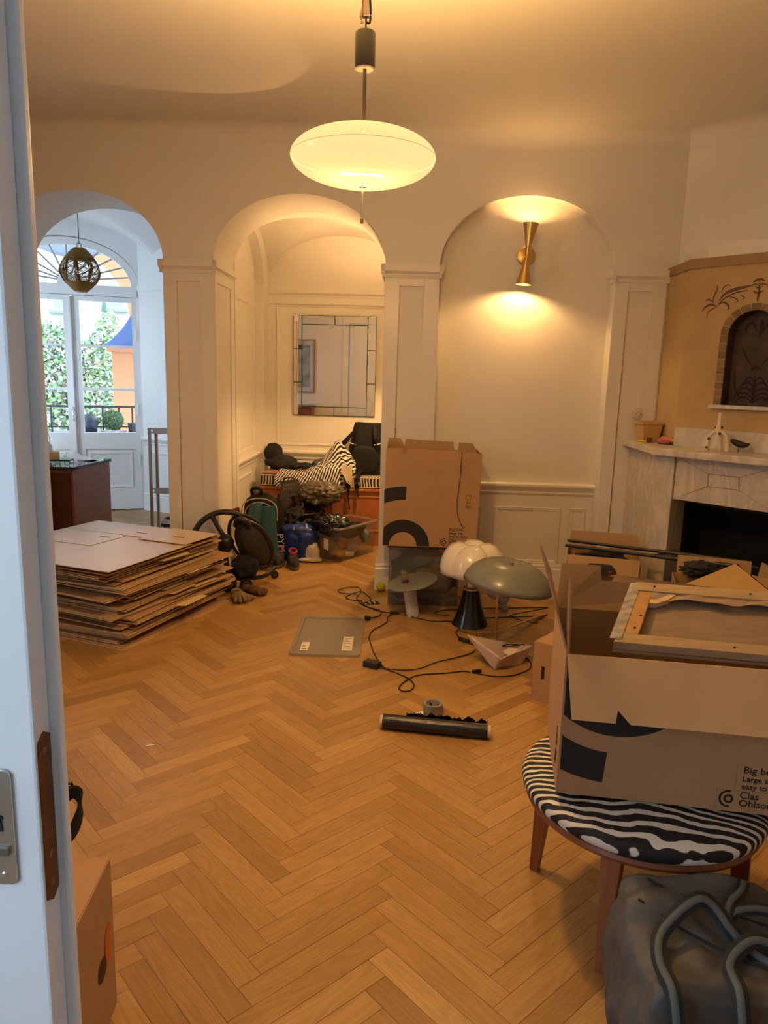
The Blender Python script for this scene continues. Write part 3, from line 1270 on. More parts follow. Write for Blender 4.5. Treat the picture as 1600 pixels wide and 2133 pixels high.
for sd in (0, 1):
    s0, s1 = ((NS0-.044, NS0-.001), (NS1+.001, NS1+.044))[sd]
    for k in range(nbk):
        z0 = NZ0+(NZS-NZ0)*k/nbk+.004
        z1 = NZ0+(NZS-NZ0)*(k+1)/nbk-.002
        o = MB()
        vs = [mp(BQ, s, dd, z) for dd in (0, .006) for s, z in ((s0, z0), (s1, z0), (s1, z1), (s0, z1))]
        o.add(vs, [(4, 5, 6, 7), (0, 4, 7, 3), (1, 2, 6, 5), (0, 1, 5, 4), (3, 7, 6, 2)])
        o.build('brick', BRK[k % 2], ubo)
for k in range(9):
    a0, a1 = math.pi*(k+.06)/9, math.pi*(k+.94)/9
    p = []
    for i in range(4):
        a = a0+(a1-a0)*i/3
        p.append((NS0+NR-(NR+.001)*math.cos(a), NZS+(.146)*math.sin(a)))
    for i in range(3, -1, -1):
        a = a0+(a1-a0)*i/3
        p.append((NS0+NR-(NR+.044)*math.cos(a), NZS+(.146+.039)*math.sin(a)))
    o = MB()
    n = len(p)
    vs = [mp(BQ, s, 0, z) for s, z in p]+[mp(BQ, s, .006, z) for s, z in p]
    o.add(vs, [tuple(range(2*n-1, n-1, -1))]+[(i, n+i, n+(i+1) % n, (i+1) % n) for i in range(n)])
    o.build('brick', BRK[k % 2], ubo)
sl = MB()
vs = [mp(BQ, s, dd, z) for z in (NZ0-.022, NZ0) for dd in (-.09, .035) for s in (NS0-.06, NS1+.06)]
sl.add(vs, [(0, 2, 3, 1), (4, 5, 7, 6), (0, 1, 5, 4), (2, 6, 7, 3), (0, 4, 6, 2), (1, 3, 7, 5)])
sl.build('niche_sill', MARBLE, ubo)
# painted scroll ornament, flat strokes of dark paint
SCROLL = mat('umber_brush_paint', (.13, .075, .045, 1), .8)
SCROLLD = mat('faded_dark_paint', (.03, .02, .022, 1), .85)


def strokes(mb, list_, dep, base=BQ):
    for pts, w in list_:
        path = smooth_path([Vector((a, b, 0)) for a, b in pts], 5)
        n = len(path)
        for i in range(n-1):
            t0, t1 = i/(n-1), (i+1)/(n-1)
            w0, w1 = w*math.sin(math.pi*min(1, .12+t0*.86)), w*math.sin(math.pi*min(1, .12+t1*.86))
            dv = (path[i+1]-path[i])
            nn = Vector((-dv.y, dv.x, 0)).normalized()
            p, q_ = path[i], path[i+1]
            mb.add([mp(base, p.x+nn.x*w0, dep, p.y+nn.y*w0), mp(base, q_.x+nn.x*w1, dep, q_.y+nn.y*w1),
                    mp(base, q_.x-nn.x*w1, dep, q_.y-nn.y*w1), mp(base, p.x-nn.x*w0, dep, p.y-nn.y*w0)], [(0, 1, 2, 3)])


def ornament(c, sx):
    """Half of the scroll ornament above the niche."""
    f = lambda l: [(c+sx*a, b) for a, b in l]
    return [(f([(-.045, 2.13), (-.12, 2.118), (-.19, 2.095), (-.225, 2.05)]), .010),
            (f([(-.06, 2.105), (-.13, 2.095), (-.20, 2.06), (-.235, 2.02)]), .005),
            (f([(-.225, 2.03), (-.20, 2.045), (-.17, 2.03), (-.16, 2.005), (-.175, 1.995)]), .006),
            (f([(-.17, 2.075), (-.13, 2.065), (-.11, 2.045), (-.135, 2.04)]), .004),
            (f([(-.10, 2.08), (-.075, 2.065), (-.09, 2.055)]), .004),
            (f([(-.235, 2.02), (-.27, 2.035), (-.305, 2.02), (-.325, 1.995)]), .007),
            (f([(-.235, 2.015), (-.265, 2.005), (-.285, 1.985), (-.29, 1.95)]), .004),
            (f([(-.26, 2.04), (-.255, 2.09), (-.24, 2.125), (-.25, 2.15)]), .005),
            (f([(-.262, 2.05), (-.29, 2.065), (-.31, 2.055)]), .005),
            (f([(-.215, 2.10), (-.205, 2.13), (-.18, 2.145), (-.165, 2.13)]), .004),
            (f([(-.045, 2.13), (-.02, 2.137), (.0, 2.13)]), .004)]


ob_ = MB()
NC = NS0+NR
strokes(ob_, ornament(NC, 1)+ornament(NC, -1), .0015)
strokes(ob_, [([(NC, 2.04), (NC+.004, 2.09), (NC, 2.16)], .007), ([(NC-.035, 2.15), (NC, 2.165), (NC+.035, 2.15)], .008),
              ([(NC-.03, 2.10), (NC, 2.085), (NC+.03, 2.10)], .006), ([(NC-.022, 2.125), (NC, 2.115), (NC+.022, 2.125)], .005)], .0017)
ob_.build('painted_scroll', SCROLL, ubo)
oc = MB()
cx = NC
lst = [([(cx, NZ0+.01), (cx, NZ0+.10), (cx, NZ0+.19)], .012)]
for sd in (-1, 1):
    for z0, ln in ((.02, .09), (.045, .10), (.075, .085), (.11, .07), (.14, .05)):
        lst.append(([(cx, NZ0+z0), (cx+sd*ln*.5, NZ0+z0+.03), (cx+sd*ln, NZ0+z0+.015), (cx+sd*(ln+.012), NZ0+z0-.015)], .007))
    lst.append(([(cx+sd*.06, NZ0+.02), (cx+sd*.11, NZ0+.10), (cx+sd*.125, NZ0+.22)], .006))
    lst.append(([(cx+sd*.02, NZS+.03), (cx+sd*.05, NZS+.08), (cx+sd*.085, NZS+.05), (cx+sd*.07, NZS+.01)], .009))
    lst.append(([(cx+sd*.03, NZ0+.24), (cx+sd*.07, NZ0+.30), (cx+sd*.10, NZ0+.36)], .005))
lst.append(([(cx, NZS+.0), (cx+.01, NZS+.05), (cx, NZS+.10)], .014))
lst.append(([(cx-.03, NZ0+.21), (cx, NZ0+.235), (cx+.03, NZ0+.21)], .010))
strokes(oc, lst, -ND+.0015)
oc.build('painted_foliage', SCROLLD, ubo)
# cornice, and the plaster block above it
cn = MB()
wedge(cn, BQ, 2.255, 2.312, .012, .012)
cn.build('cornice', PLASTER2, fpz)
bk = MB()
wedge(bk, BQ, 2.312, 2.395, -.03, -.085)
bk.build('plaster_cap', WALL, fpz)
# marble: flank, jamb, frieze, shelf, splashback
FZ1 = 1.115
OS0, OS1, OZ = .107, 1.22, .848      # firebox opening
m_ = MB()
m_.prism([(FQ.x, FQ.y), (FQ.x+.03, FQ.y), (FQ.x+.03, YW), (FQ.x, YW)], 0, FZ1)
m_.build('flank', MARBLE, fpz)


def fbox(mb, s0, s1, d0, d1, z0, z1, q=FQ):
    vs = [mp(q, s, dd, z) for z in (z0, z1) for dd in (d0, d1) for s in (s0, s1)]
    mb.add(vs, [(0, 2, 3, 1), (4, 5, 7, 6), (0, 1, 5, 4), (2, 6, 7, 3), (0, 4, 6, 2), (1, 3, 7, 5)])


for s0, s1 in ((.0, OS0), (OS1, OS1+.12)):
    j = MB()
    fbox(j, s0, s1, -.25, .0, 0, FZ1-.025)
    jo = j.build('jamb', MARBLE, fpz, bev=.003)
    j = MB()
    fbox(j, s0-.012, s1+.004, -.05, .016, FZ1-.03, FZ1)
    j.build('jamb_cap', MARBLE, jo, bev=.003)
# frieze: one slab field and four mitred pieces round a small centre tablet
FD = -.018
PA = [(.312, 1.026), (.489, 1.026), (.498, .952), (.316, .952)]
g_ = .0012
o_ = [(OS0, FZ1), (.70, FZ1), (.70, OZ), (OS0, OZ)]


def frieze_piece(poly, name='frieze_slab'):
    n = len(poly)
    o = MB()
    vs = [mp(FQ, s, FD, z) for s, z in poly]+[mp(FQ, s, FD-.22, z) for s, z in poly]
    o.add(vs, [tuple(range(n)), tuple(range(2*n-1, n-1, -1))]+[(i, n+i, n+(i+1) % n, (i+1) % n) for i in range(n)])
    o.build(name, MARBLE, fpz, bev=.0015)


frieze_piece([(OS0+.002, FZ1), (.70, FZ1), (.489+g_, 1.026+g_), (.312-g_, 1.026+g_)])
frieze_piece([(OS0+.002, OZ), (OS0+.002, FZ1-g_*2), (.312-g_*2, 1.026), (.316-g_*2, .952)])
frieze_piece([(OS0+.004, OZ), (.316, .952-g_), (.498, .952-g_), (.70, OZ)])
frieze_piece([(.70, OZ+g_), (.498+g_, .952), (.489+g_*2, 1.026), (.70, FZ1-g_)])
frieze_piece([(.312+g_, 1.026-g_), (.489-g_, 1.026-g_), (.498-g_, .952+g_), (.316+g_, .952+g_)], 'frieze_tablet')
frieze_piece([(.702, OZ), (.702, FZ1), (OS1, FZ1), (OS1, OZ)])
fx = MB()
fbox(fx, OS0, OS1, -.50, -.48, 0, 1.0)
fbox(fx, OS0-.01, OS0, -.50, -.20, 0, 1.0)
fbox(fx, OS1, OS1+.01, -.50, -.20, 0, 1.0)
fbox(fx, OS0, OS1, -.50, -.20, OZ+.02, OZ+.03)
fbox(fx, OS0, OS1, -.50, .0, -.01, .006)
fx.build('firebox', SOOT, fpz)
hd_ = MB()
vs = [mp(FQ, s, dd, z) for dd, z in ((-.235, OZ+.02), (-.235, OZ-.05), (-.34, OZ-.13), (-.34, OZ+.02)) for s in (OS0+.02, OS1-.02)]
hd_.add(vs, [(0, 2, 3, 1), (2, 4, 5, 3)])
hd_.build('smoke_hood', mat('dark_iron', (.022, .020, .018, 1), .6, metal=.3), fpz)
shp = MB()
sc_ = wedge(shp, FQ, FZ1, FZ1+.042, .07, .05)
shelf = shp.build('mantel_shelf', MARBLE, fpz, bev=.006)
SHZ = FZ1+.042
spb = MB()
fbox(spb, .004, LQ-.2, -.0, .018, SHZ, 1.275, q=BQ)
spb.build('splashback', MARBLE, fpz, bev=.002)

# ------------------------------------------------------------------ pendant lamp
LX, LY, LZ = -.182, 2.62, 2.252
pl_ = thing('pendant_lamp', 'large lens-shaped opal glass pendant lamp glowing warm on a thin metal rod', 'lamp', (LX, LY, LZ))
SR, SH = .243, .088
m, nt, b = _new('opal_glass')
nt.nodes.remove(b)
L = nt.links.new
tr = nt.nodes.new('ShaderNodeBsdfTransparent')
tl = nt.nodes.new('ShaderNodeBsdfTranslucent')
tl.inputs['Color'].default_value = (.0030, .0022, .0011, 1)
em = nt.nodes.new('ShaderNodeEmission')
em.inputs['Color'].default_value = (1.0, .62, .27, 1)
em.inputs['Strength'].default_value = .80
gl = nt.nodes.new('ShaderNodeBsdfGlossy')
gl.inputs['Roughness'].default_value = .12
ad = nt.nodes.new('ShaderNodeAddShader')
L(tl.outputs[0], ad.inputs[0])
L(em.outputs[0], ad.inputs[1])
mx = nt.nodes.new('ShaderNodeMixShader')
mx.inputs['Fac'].default_value = .12
L(ad.outputs[0], mx.inputs[1])
L(tr.outputs[0], mx.inputs[2])
mx2 = nt.nodes.new('ShaderNodeMixShader')
mx2.inputs['Fac'].default_value = .03
L(mx.outputs[0], mx2.inputs[1])
L(gl.outputs[0], mx2.inputs[2])
L(mx2.outputs[0], nt.nodes['Material Output'].inputs['Surface'])
OPAL = m


def lens(z0, z1, n=14):
    pr = []
    for i in range(n+1):
        a = math.pi/2*(i/n)
        pr.append((a,))
    return pr


up_ = [(SR*math.cos(a), .0146+SH*math.sin(a)**1.0) for a in [math.pi/2*i/16 for i in range(17)]]
up_[-1] = (.012, .0146+SH)
lo_ = [(SR*math.cos(a), .0144-(SH)*math.sin(a)) for a in [math.pi/2*i/16 for i in range(17)]]
lo_[-1] = (.012, .0144-SH)
mb = MB()
for P in (up_,):
    k = len(P)
    mb.lathe(P, 64)
    mb.f = [f for f in mb.f if len(f) == 4]
mb.build('upper_shade', OPAL, pl_, smooth='all')
mb = MB()
mb.lathe(list(reversed(lo_)), 64)
mb.f = [f for f in mb.f if len(f) == 4]
mb.build('lower_shade', OPAL, pl_, smooth='all')
MB().lathe([(SR-.0002, .0138), (SR+.0006, .0145), (SR-.0002, .0152), (SR-.001, .0145)], 64, closed=True).build('seam_ring', mat('seam_brown', (.62, .42, .2, 1), .5), pl_)
DKROD = mat('dark_chrome', (.16, .14, .11, 1), .28, metal=1)
MB().tube([(0, 0, SH+.01), (0, 0, .30)], .006, 12).build('rod', DKROD, pl_, smooth=True)
MB().lathe([(1e-4, .287), (.033, .287), (.033, .393), (.030, .397), (1e-4, .397)], 32).build('canopy_cylinder', mat('black_cylinder', (.012, .011, .010, 1), .4), pl_, smooth=True)
MB().lathe([(.028, .2845), (.0335, .2845), (.0335, .2875), (.028, .2875)], 32, closed=True).build('cylinder_rim', CHROME, pl_)
cz = ZC-LZ
MB().tube([(0, 0, .395), (.001, 0, .425), (0, 0, .46)], .003, 8).build('cord', CABLE, pl_)
MB().tube(smooth_path([(0, 0, .428), (.012, 0, .424), (.015, 0, .45), (.012, 0, .50), (.004, 0, .56), (0, 0, cz)]), .0035, 8).build('cord', CABLE, pl_)
MB().box(-.010, .010, -.008, .008, .445, .495).build('terminal_block', mat('cream_terminal', (.75, .62, .45, 1), .5), pl_, bev=.002)
MB().box(-.011, .011, -.009, .009, .440, .4445).build('terminal_clip', CHROME, pl_)
MB().tube([(-.009, -.009, .44), (-.011, -.010, .48), (-.006, -.008, .54), (-.001, 0, cz-.02)], .0022, 6).build('red_wire', mat('red_wire', (.6, .05, .02, 1), .5), pl_)
MB().tube([(-.012, -.003, .422), (-.016, -.004, .44), (-.010, -.002, .47)], .005, 8).build('clear_connector', mat('pale_connector', (.7, .6, .5, 1), .4), pl_)
MB().tube([(0, 0, .46), (0, 0, cz)], .0025, 8).build('suspension_wire', CABLE, pl_)
fn = MB()
fn.lathe([(1e-4, -SH-.002), (.013, -SH-.002), (.013, -SH+.002), (.004, -SH+.005), (1e-4, -SH+.005)], 20, T(0, 0, .012))
fn.tube([(0, 0, -SH+.01), (0, 0, -SH-.098)], .0042, 12)
fn.build('finial_rod', CHROME, pl_, smooth=True)
MB().lathe([(1e-4, -SH-.105), (.0055, -SH-.105), (.0055, -SH-.092), (1e-4, -SH-.092)], 14).build('finial_tip', mat('dark_tip', (.08, .06, .05, 1), .4, metal=.7), pl_)
for k in range(3):
    a = math.radians(90+120*k)
    ld = bpy.data.lights.new('bulb_light', 'POINT')
    ld.color = (1.0, .56, .175)
    ld.energy = 54
    ld.shadow_soft_size = .02
    lo = bpy.data.objects.new('bulb_light', ld)
    COL.objects.link(lo)
    lo.parent = pl_
    lo.location = (.085*math.cos(a), .085*math.sin(a), -.030)

for up in (1, -1):
    ld = bpy.data.lights.new('bulb_light', 'SPOT')
    ld.color = (1.0, .56, .175)
    ld.energy = 930 if up > 0 else 300
    ld.spot_size = math.radians(168)
    ld.spot_blend = 1.0
    ld.shadow_soft_size = .06
    lo = bpy.data.objects.new('bulb_light', ld)
    COL.objects.link(lo)
    lo.parent = pl_
    lo.location = (0, 0, .014)
    lo.rotation_euler = (math.pi if up > 0 else 0, 0, 0)

# ------------------------------------------------------------------ brass wall lamp in the blind arch
YN = YW+NICHE
sc = thing('wall_sconce', 'brushed brass double-cone wall lamp on a round plate inside the blind arch', 'lamp', (.775, YN, 2.395))
sc2 = thing('wall_sconce', 'brass double-cone wall lamp tucked behind the pier beside the mirror in the alcove', 'lamp', (AXR, 6.08, 1.95), math.radians(-90))
sc1 = sc
for sc in (sc, sc2):
    MB().lathe([(1e-4, 0), (.063, 0), (.063, .010), (.058, .014), (1e-4, .014)], 40, R('X', 90)).build('wall_plate', BRASS, sc, smooth=True)
    MB().tube([(0, -.01, 0), (-.015, -.155, -.012)], .011, 14).build('arm', BRASS, sc, smooth=True)


OFF = .155


def cone(sc, sign, tilt, power):
    Mx = T(-.015, -OFF, -.012) @ R('Y', tilt)
    pr = [(.010, -.012), (.0115, .02), (.052, .198), (.0505, .198), (.0105, .025), (.004, .02)]
    if sign < 0:
        Mx = Mx @ R('X', 180)
    o = MB().lathe(pr, 40, Mx, closed=False).build('cone_shade', BRASS, sc, smooth=True)
    bl = MB().ball(Mx @ Vector((0, 0, .14)), .016, n=12, m=8)
    bl.build('bulb', emis('sconce_bulb', (1, .62, .25, 1), 3.0), o, smooth='all')
    ld = bpy.data.lights.new('sconce_light', 'POINT')
    ld.color = (1.0, .55, .18) if sc == sc1 else (1.0, .58, .23)
    ld.energy = power
    ld.shadow_soft_size = .010
    lo = bpy.data.objects.new('sconce_light', ld)
    COL.objects.link(lo)
    lo.parent = sc
    lo.location = Mx @ Vector((0, 0, .176))


cone(sc1, 1, 4, 4.5)
cone(sc1, -1, 4, 10.0)
cone(sc2, 1, 0, 40.0)
cone(sc2, -1, 0, 42.0)

# ------------------------------------------------------------------ cardboard boxes
def dirv(deg):
    a = math.radians(deg)
    return Vector((math.cos(a), math.sin(a), 0))


CT = .005


def panel(parent, name, pts, m=CARD, t=CT, label=None):
    o = MB().sheet(pts, t).build(name, m, parent)
    if label:
        o['label'] = label
    return o


def box_frame(fl, ang):
    u = dirv(ang)
    v = dirv(ang+90)
    fl = Vector(fl)
    return lambda a, b, z: fl + u*a + v*b + Vector((0, 0, z))


def ring_part(mb, c, r0, r1, a0, a1, clip=None, n=28, M=None, dep=.0012):
    """Flat ring sector in the (u,v) plane, cut off at u >= clip[0], v between clip[1], clip[2]."""
    pts = []
    for i in range(n+1):
        a = math.radians(a0+(a1-a0)*i/n)
        pts.append((math.cos(a), math.sin(a)))

    def cl(p):
        x, y = p
        if clip:
            x = max(x, clip[0])
            y = min(max(y, clip[1]), clip[2])
        return x, y
    vs, fs = [], []
    for ca, sa in pts:
        for r in (r0, r1):
            x, y = cl((c[0]+ca*r, c[1]+sa*r))
            vs.append((x, y, dep))
    for i in range(n):
        fs.append((2*i, 2*i+1, 2*i+3, 2*i+2))
    mb.add(vs, fs, M)


def shop_print(parent, M, u, v, k):
    """The printed words and round mark on a box face; (u, v) is the lower-left of the block, k its scale."""
    mb = MB()
    for body, x, y, sz in (('Big box.', .052, .108, .030), ('Large size,', .052, .083, .0235), ('easy to carry.', .052, .060, .0235),
                           ('Clas', .050, .030, .030), ('Ohlson', .050, .006, .030)):
        vs, fs = text_mesh(body, sz*k)
        mb.add(vs, fs, M @ T(u+x*k, v+y*k, .0010))
    for r0, r1, a0, a1 in ((.0075, .0135, 0, 360), (.0205, .0265, 80, 280)):
        ring_part(mb, (u+.0215*k, v+.026*k), r0*k, r1*k, a0, a1, None, 24, M)
    # thin printed frame lines
    for a, b, c, d_ in ((-.012, .165, .053, .0536), (-.012, -.0114, -.01, .053), (.035, .0356, .053, .13)):
        mb.add([(u+a*k, v+c*k, .001), (u+b*k, v+c*k, .001), (u+b*k, v+d_*k, .001), (u+a*k, v+d_*k, .001)], [(0, 1, 2, 3)], M)
    mb.build('printed_lettering', INK, parent)


# --- big open box on the zebra stool
bx = thing('moving_box', 'large open printed cardboard box standing on the round zebra stool', 'box', (.44, 1.82, .455), world=True)
BW_, BD_, BH_ = .66, .40, .395
F = box_frame((.432, 1.825, .455), -7)
fr_ = panel(bx, 'front_panel', [F(0, 0, 0), F(BW_, 0, 0), F(BW_, 0, BH_), F(0, 0, BH_)])
panel(bx, 'back_panel', [F(0, BD_, 0), F(BW_, BD_, 0), F(BW_, BD_, BH_), F(0, BD_, BH_)], CARDIN)
panel(bx, 'side_panel', [F(0, 0, 0), F(0, BD_, 0), F(0, BD_, BH_), F(0, 0, BH_)])
panel(bx, 'side_panel', [F(BW_, 0, 0), F(BW_, BD_, 0), F(BW_, BD_, BH_), F(BW_, 0, BH_)])
panel(bx, 'bottom_panel', [F(0, 0, .004), F(BW_, 0, .004), F(BW_, BD_, .004), F(0, BD_, .004)], CARDIN)
# front flap folded out and down, with a V notch
fo, fz = -.10, -.135
pts = [F(0.0, -.004, BH_), F(BW_, -.004, BH_), F(BW_, fo, BH_+fz), F(.155, fo, BH_+fz), F(.125, fo*.80, BH_+fz*.80), F(.118, fo, BH_+fz), F(.012, fo, BH_+fz)]
panel(bx, 'front_flap', pts, CARDIN)
# back flap standing up, leaning back, two notches
bo, bz = .035, .135
pts = [F(0, BD_, BH_), F(BW_, BD_, BH_), F(BW_, BD_+bo, BH_+bz*.62), F(.50, BD_+bo, BH_+bz*.64), F(.485, BD_+bo*.8, BH_+bz*.46), F(.46, BD_+bo*.9, BH_+bz*.66),
       F(.18, BD_+bo, BH_+bz*.80), F(.165, BD_+bo*.8, BH_+bz*.66), F(.135, BD_+bo*.8, BH_+bz*.66), F(.130, BD_+bo, BH_+bz), F(0.01, BD_+bo, BH_+bz)]
panel(bx, 'back_flap', pts, CARDIN)
# side flaps standing almost upright
panel(bx, 'side_flap', [F(0, .005, BH_), F(0, BD_-.005, BH_), F(-.03, BD_-.04, BH_+.13), F(-.082, .06, BH_+.27)], CARD)
panel(bx, 'side_flap', [F(.016, .002, BH_-.35), F(.016, .11, BH_-.35), F(.012, .12, BH_+.16), F(-.006, .015, BH_+.20)], CARDIN)
panel(bx, 'side_flap', [F(BW_, 0, BH_), F(BW_, BD_, BH_), F(BW_+.1, BD_, BH_+.10), F(BW_+.1, 0, BH_+.10)], CARD)
FM = frame(F(0, -CT/2, 0), dirv(-7), (0, 0, 1))
pm_ = MB()
ring_part(pm_, (.14, .40), .13, .222, 180, 360, (.003, .003, BH_-.002), M=FM)
ring_part(pm_, (.14, .40), .270, .357, 180, 266, (.003, .003, BH_-.002), M=FM)
pm_.build('printed_rings', INK, fr_)
shop_print(fr_, FM, .415, .012, .92)
sm = MB()
SMm = frame(F(-CT/2-.0005, BD_, 0), -dirv(83), (0, 0, 1))
vs, fs = text_mesh('Big box.', .035)
sm.add(vs, fs, SMm @ T(BD_-.06, .05, .0006) @ R('Z', 90))
sm.build('printed_lettering', INK, bx)

# canvas leaning in it
cvs = thing('stretched_canvas', 'painter\'s canvas seen from behind, pine stretcher leaning inside the open box', 'canvas', (.8, 2.0, .80), world=True)
c00, c10, c01 = Vector((.560, 1.862, .866)), Vector((1.160, 1.788, .858)), Vector((.690, 2.125, .962))
_cx = (c10-c00).normalized()
_cy = (c01-c00).normalized()
_cz = _cx.cross(_cy).normalized()
CM = Matrix((_cx, _cy, _cz)).transposed().to_4x4()
CM.translation = c00
cl_ = (c01-c00).length*.97
cw = .62


CPINE = mat('grey_pine', (.36, .255, .14, 1), .65, var=.14, vscale=6, stretch=(1, 12, 12))


def bar(x0, x1, y0, y1, z0=-.011, z1=.011, m=CPINE, nm='stretcher_bar'):
    return MB().box(x0, x1, y0, y1, z0, z1, CM).build(nm, m, cvs, bev=.002)


bar(0, cw, 0, .042, -.026, .011)
bar(0, cw, cl_-.045, cl_, -.008, .014)
bar(.0, .055, .042, cl_-.045, m=mat('orange_pine', (.42, .22, .085, 1), .6, var=.12, vscale=6, stretch=(12, 1, 12)))
bar(cw-.055, cw, .042, cl_-.045)
MB().box(.0, cw, 0, cl_, -.016, -.012, CM).build('canvas_back', mat('raw_canvas', (.25, .175, .115, 1), .9, var=.12, vscale=14, bump=.2, bscale=200, stretch=(1, 4, 1)), cvs)
fo_ = MB()
fo_.grid(lambda u, v: CM @ Vector((-.014+.03*v, .012+(cl_-.02)*u, .013+.004*math.sin(u*47)*math.sin(v*3)+.002*math.sin(u*91))), 40, 5)
fo_.build('folded_canvas_edge', mat('glossy_canvas_edge', (.36, .34, .31, 1), .25, var=.25, vscale=30), cvs, smooth='all')
fo2 = MB()
fo2.grid(lambda u, v: CM @ Vector((.05+(cw-.1)*u, cl_-.045-.03*v-.006*math.sin(u*19), .010+.003*math.sin(u*33+v*2))), 50, 4)
fo2.build('folded_canvas_edge', mat('paint_stained_canvas', (.30, .23, .17, 1), .8, col2=(.34, .18, .08, 1), vscale=9), cvs, smooth='all')
MB().prism([(.055, cl_-.047), (.12, cl_-.047), (.105, cl_-.075), (.075, cl_-.10), (.055, cl_-.10)], -.008, .0095, CM).build('corner_wedge', PINE, cvs)
for x, y in ((.055, cl_-.02), (.32, cl_-.02), (.045, .13), (.04, .07), (.30, .02)):
    MB().lathe([(1e-4, 0), (.004, 0), (.003, .002), (1e-4, .002)], 8, CM @ T(x, y, .0145 if y > .2 else .0112)).build('nail', mat('dark_nail', (.05, .035, .02, 1), .5, metal=.5), cvs)

# --- tall box on the clear bin
tb_ = thing('moving_box', 'upright printed cardboard box with notched rim standing on the clear storage bin', 'box', (.16, 4.98, .428), world=True)
F = box_frame((-.152, 4.80, .428), 0)
W_, D_, H_ = .628, .34, .645
f_ = panel(tb_, 'front_panel', [F(0, 0, 0), F(W_, 0, 0), F(W_+.008, 0, H_-.01), F(.522, 0, H_), F(.505, 0, H_-.055), F(.49, 0, H_+.002), F(.148, 0, H_+.012), F(.13, 0, H_-.03), F(.112, 0, H_+.013), F(.012, 0, H_+.014)])
panel(tb_, 'back_panel', [F(0, D_, 0), F(W_, D_, 0), F(W_, D_, H_-.01), F(.60, D_, H_+.03), F(.505, D_, H_+.032), F(.50, D_, H_-.02), F(.475, D_, H_-.02), F(.468, D_, H_+.036), F(.135, D_, H_+.05), F(.125, D_, H_), F(.1, D_, H_+.05), F(.012, D_, H_+.052)], CARDIN)
panel(tb_, 'side_panel', [F(0, 0, 0), F(0, D_, 0), F(.012, D_, H_+.03), F(.012, 0, H_)])
panel(tb_, 'side_panel', [F(W_, 0, 0), F(W_, D_, 0), F(W_+.004, D_, H_-.01), F(W_+.008, 0, H_-.01)])
panel(tb_, 'bottom_panel', [F(0, 0, .004), F(W_, 0, .004), F(W_, D_, .004), F(0, D_, .004)], CARDIN)
FM = frame(F(0, -CT/2, 0), (1, 0, 0), (0, 0, 1))
pm_ = MB()
ring_part(pm_, (.135, .004), .093, .178, 0, 180, (.003, .003, H_), M=FM)
ring_part(pm_, (.135, .004), .312, .402, 88, 180, (.003, .003, H_), M=FM)
# the outer band is only a block: hide what dips below by clipping in v
pm_.v = [p for p in pm_.v]
pm_.build('printed_rings', INK, f_)
shop_print(f_, FM, .392, .012, .98)
tm = MB()
ring_part(tm, (.562, .345), .017, .020, -60, 200, None, M=FM)
tm.tube([FM @ Vector(p) for p in ((.548, .338, .001), (.556, .322, .001), (.562, .335, .001), (.574, .325, .001))], .0013, 5)
vs, fs = text_mesh('FSC', .018)
tm.add(vs, fs, FM @ T(.549, .302, .001))
vs, fs = text_mesh('Made in\nSweden', .012)
tm.add(vs, fs, FM @ T(.545, .282, .001))
tm.build('printed_tree_mark', mat('brown_black_print', (.05, .025, .015, 1), .7), f_)
cd = MB().tube(smooth_path([(.353, 4.80, 1.072), (.353, 4.790, 1.04), (.350, 4.787, .95), (.340, 4.787, .80), (.336, 4.787, .72), (.350, 4.787, .63), (.385, 4.787, .565)]), .0022, 6)
single('thin_cord', cd, CABLE, 'thin dark cord hanging down the front of the upright notched box', 'cord')

# --- two open boxes by the hearth
ba = thing('open_box', 'open cardboard box standing against the marble flank of the fireplace', 'box', (1.2, 4.5, 0), world=True)
F = box_frame((1.0, 4.42, 0), -14)
w, d_, h = .43, .30, .50
fa = panel(ba, 'front_panel', [F(0, 0, 0), F(w, 0, 0), F(w, 0, h), F(0, 0, h)])
panel(ba, 'back_panel', [F(0, d_, 0), F(w, d_, 0), F(w, d_, h), F(0, d_, h)], CARDIN)
panel(ba, 'side_panel', [F(0, 0, 0), F(0, d_, 0), F(0, d_, h), F(0, 0, h)])
panel(ba, 'side_panel', [F(w, 0, 0), F(w, d_, 0), F(w, d_, h), F(w, 0, h)])
panel(ba, 'bottom_panel', [F(0, 0, .004), F(w, 0, .004), F(w, d_, .004), F(0, d_, .004)], CARDIN)
panel(ba, 'back_flap', [F(0, d_, h), F(w, d_, h), F(w-.01, d_+.01, h+.095), F(.01, d_+.01, h+.095)], CARDIN)
panel(ba, 'front_flap', [F(0, -.003, h), F(w, -.003, h), F(w-.01, -.035, h-.105), F(.235, -.035, h-.105), F(.20, -.03, h-.09), F(.01, -.035, h-.105)], CARDIN)
FM = frame(F(0, -.0045-CT/2, h-.12), dirv(-14), (0, 0, 1))
pr = MB()
ring_part(pr, (.20, -.03), .0, .105, 20, 160, (.09, -.2, .055), M=frame(F(0, -.038, h-.09), dirv(-14), Vector((0, 0, 1))+dirv(76)*.3))
pr.build('printed_rings', INK, fa)
ba_in = MB().blob((1.25, 4.55, .44), (.16, .10, .06), .3, 2.5, 3, 3, crumple=.2)
single('black_bundle', ba_in, BLACKF, 'black cloth bundle filling the open box by the marble flank', 'cloth')
wb_ = MB().ball((1.27, 4.60, .515), .05, .04, .02)
single('cream_saucer', wb_, mat('cream_lid', (.6, .55, .45, 1), .5), 'small cream saucer peeping out of the box by the marble flank', 'saucer', smooth='all')
tg = MB().box(1.235, 1.262, 4.32, 4.335, .405, .43)
single('red_tag', tg, mat('red_tag', (.30, .03, .015, 1), .6), 'small red tag on the flap of the box by the marble flank', 'tag', bev=.003)

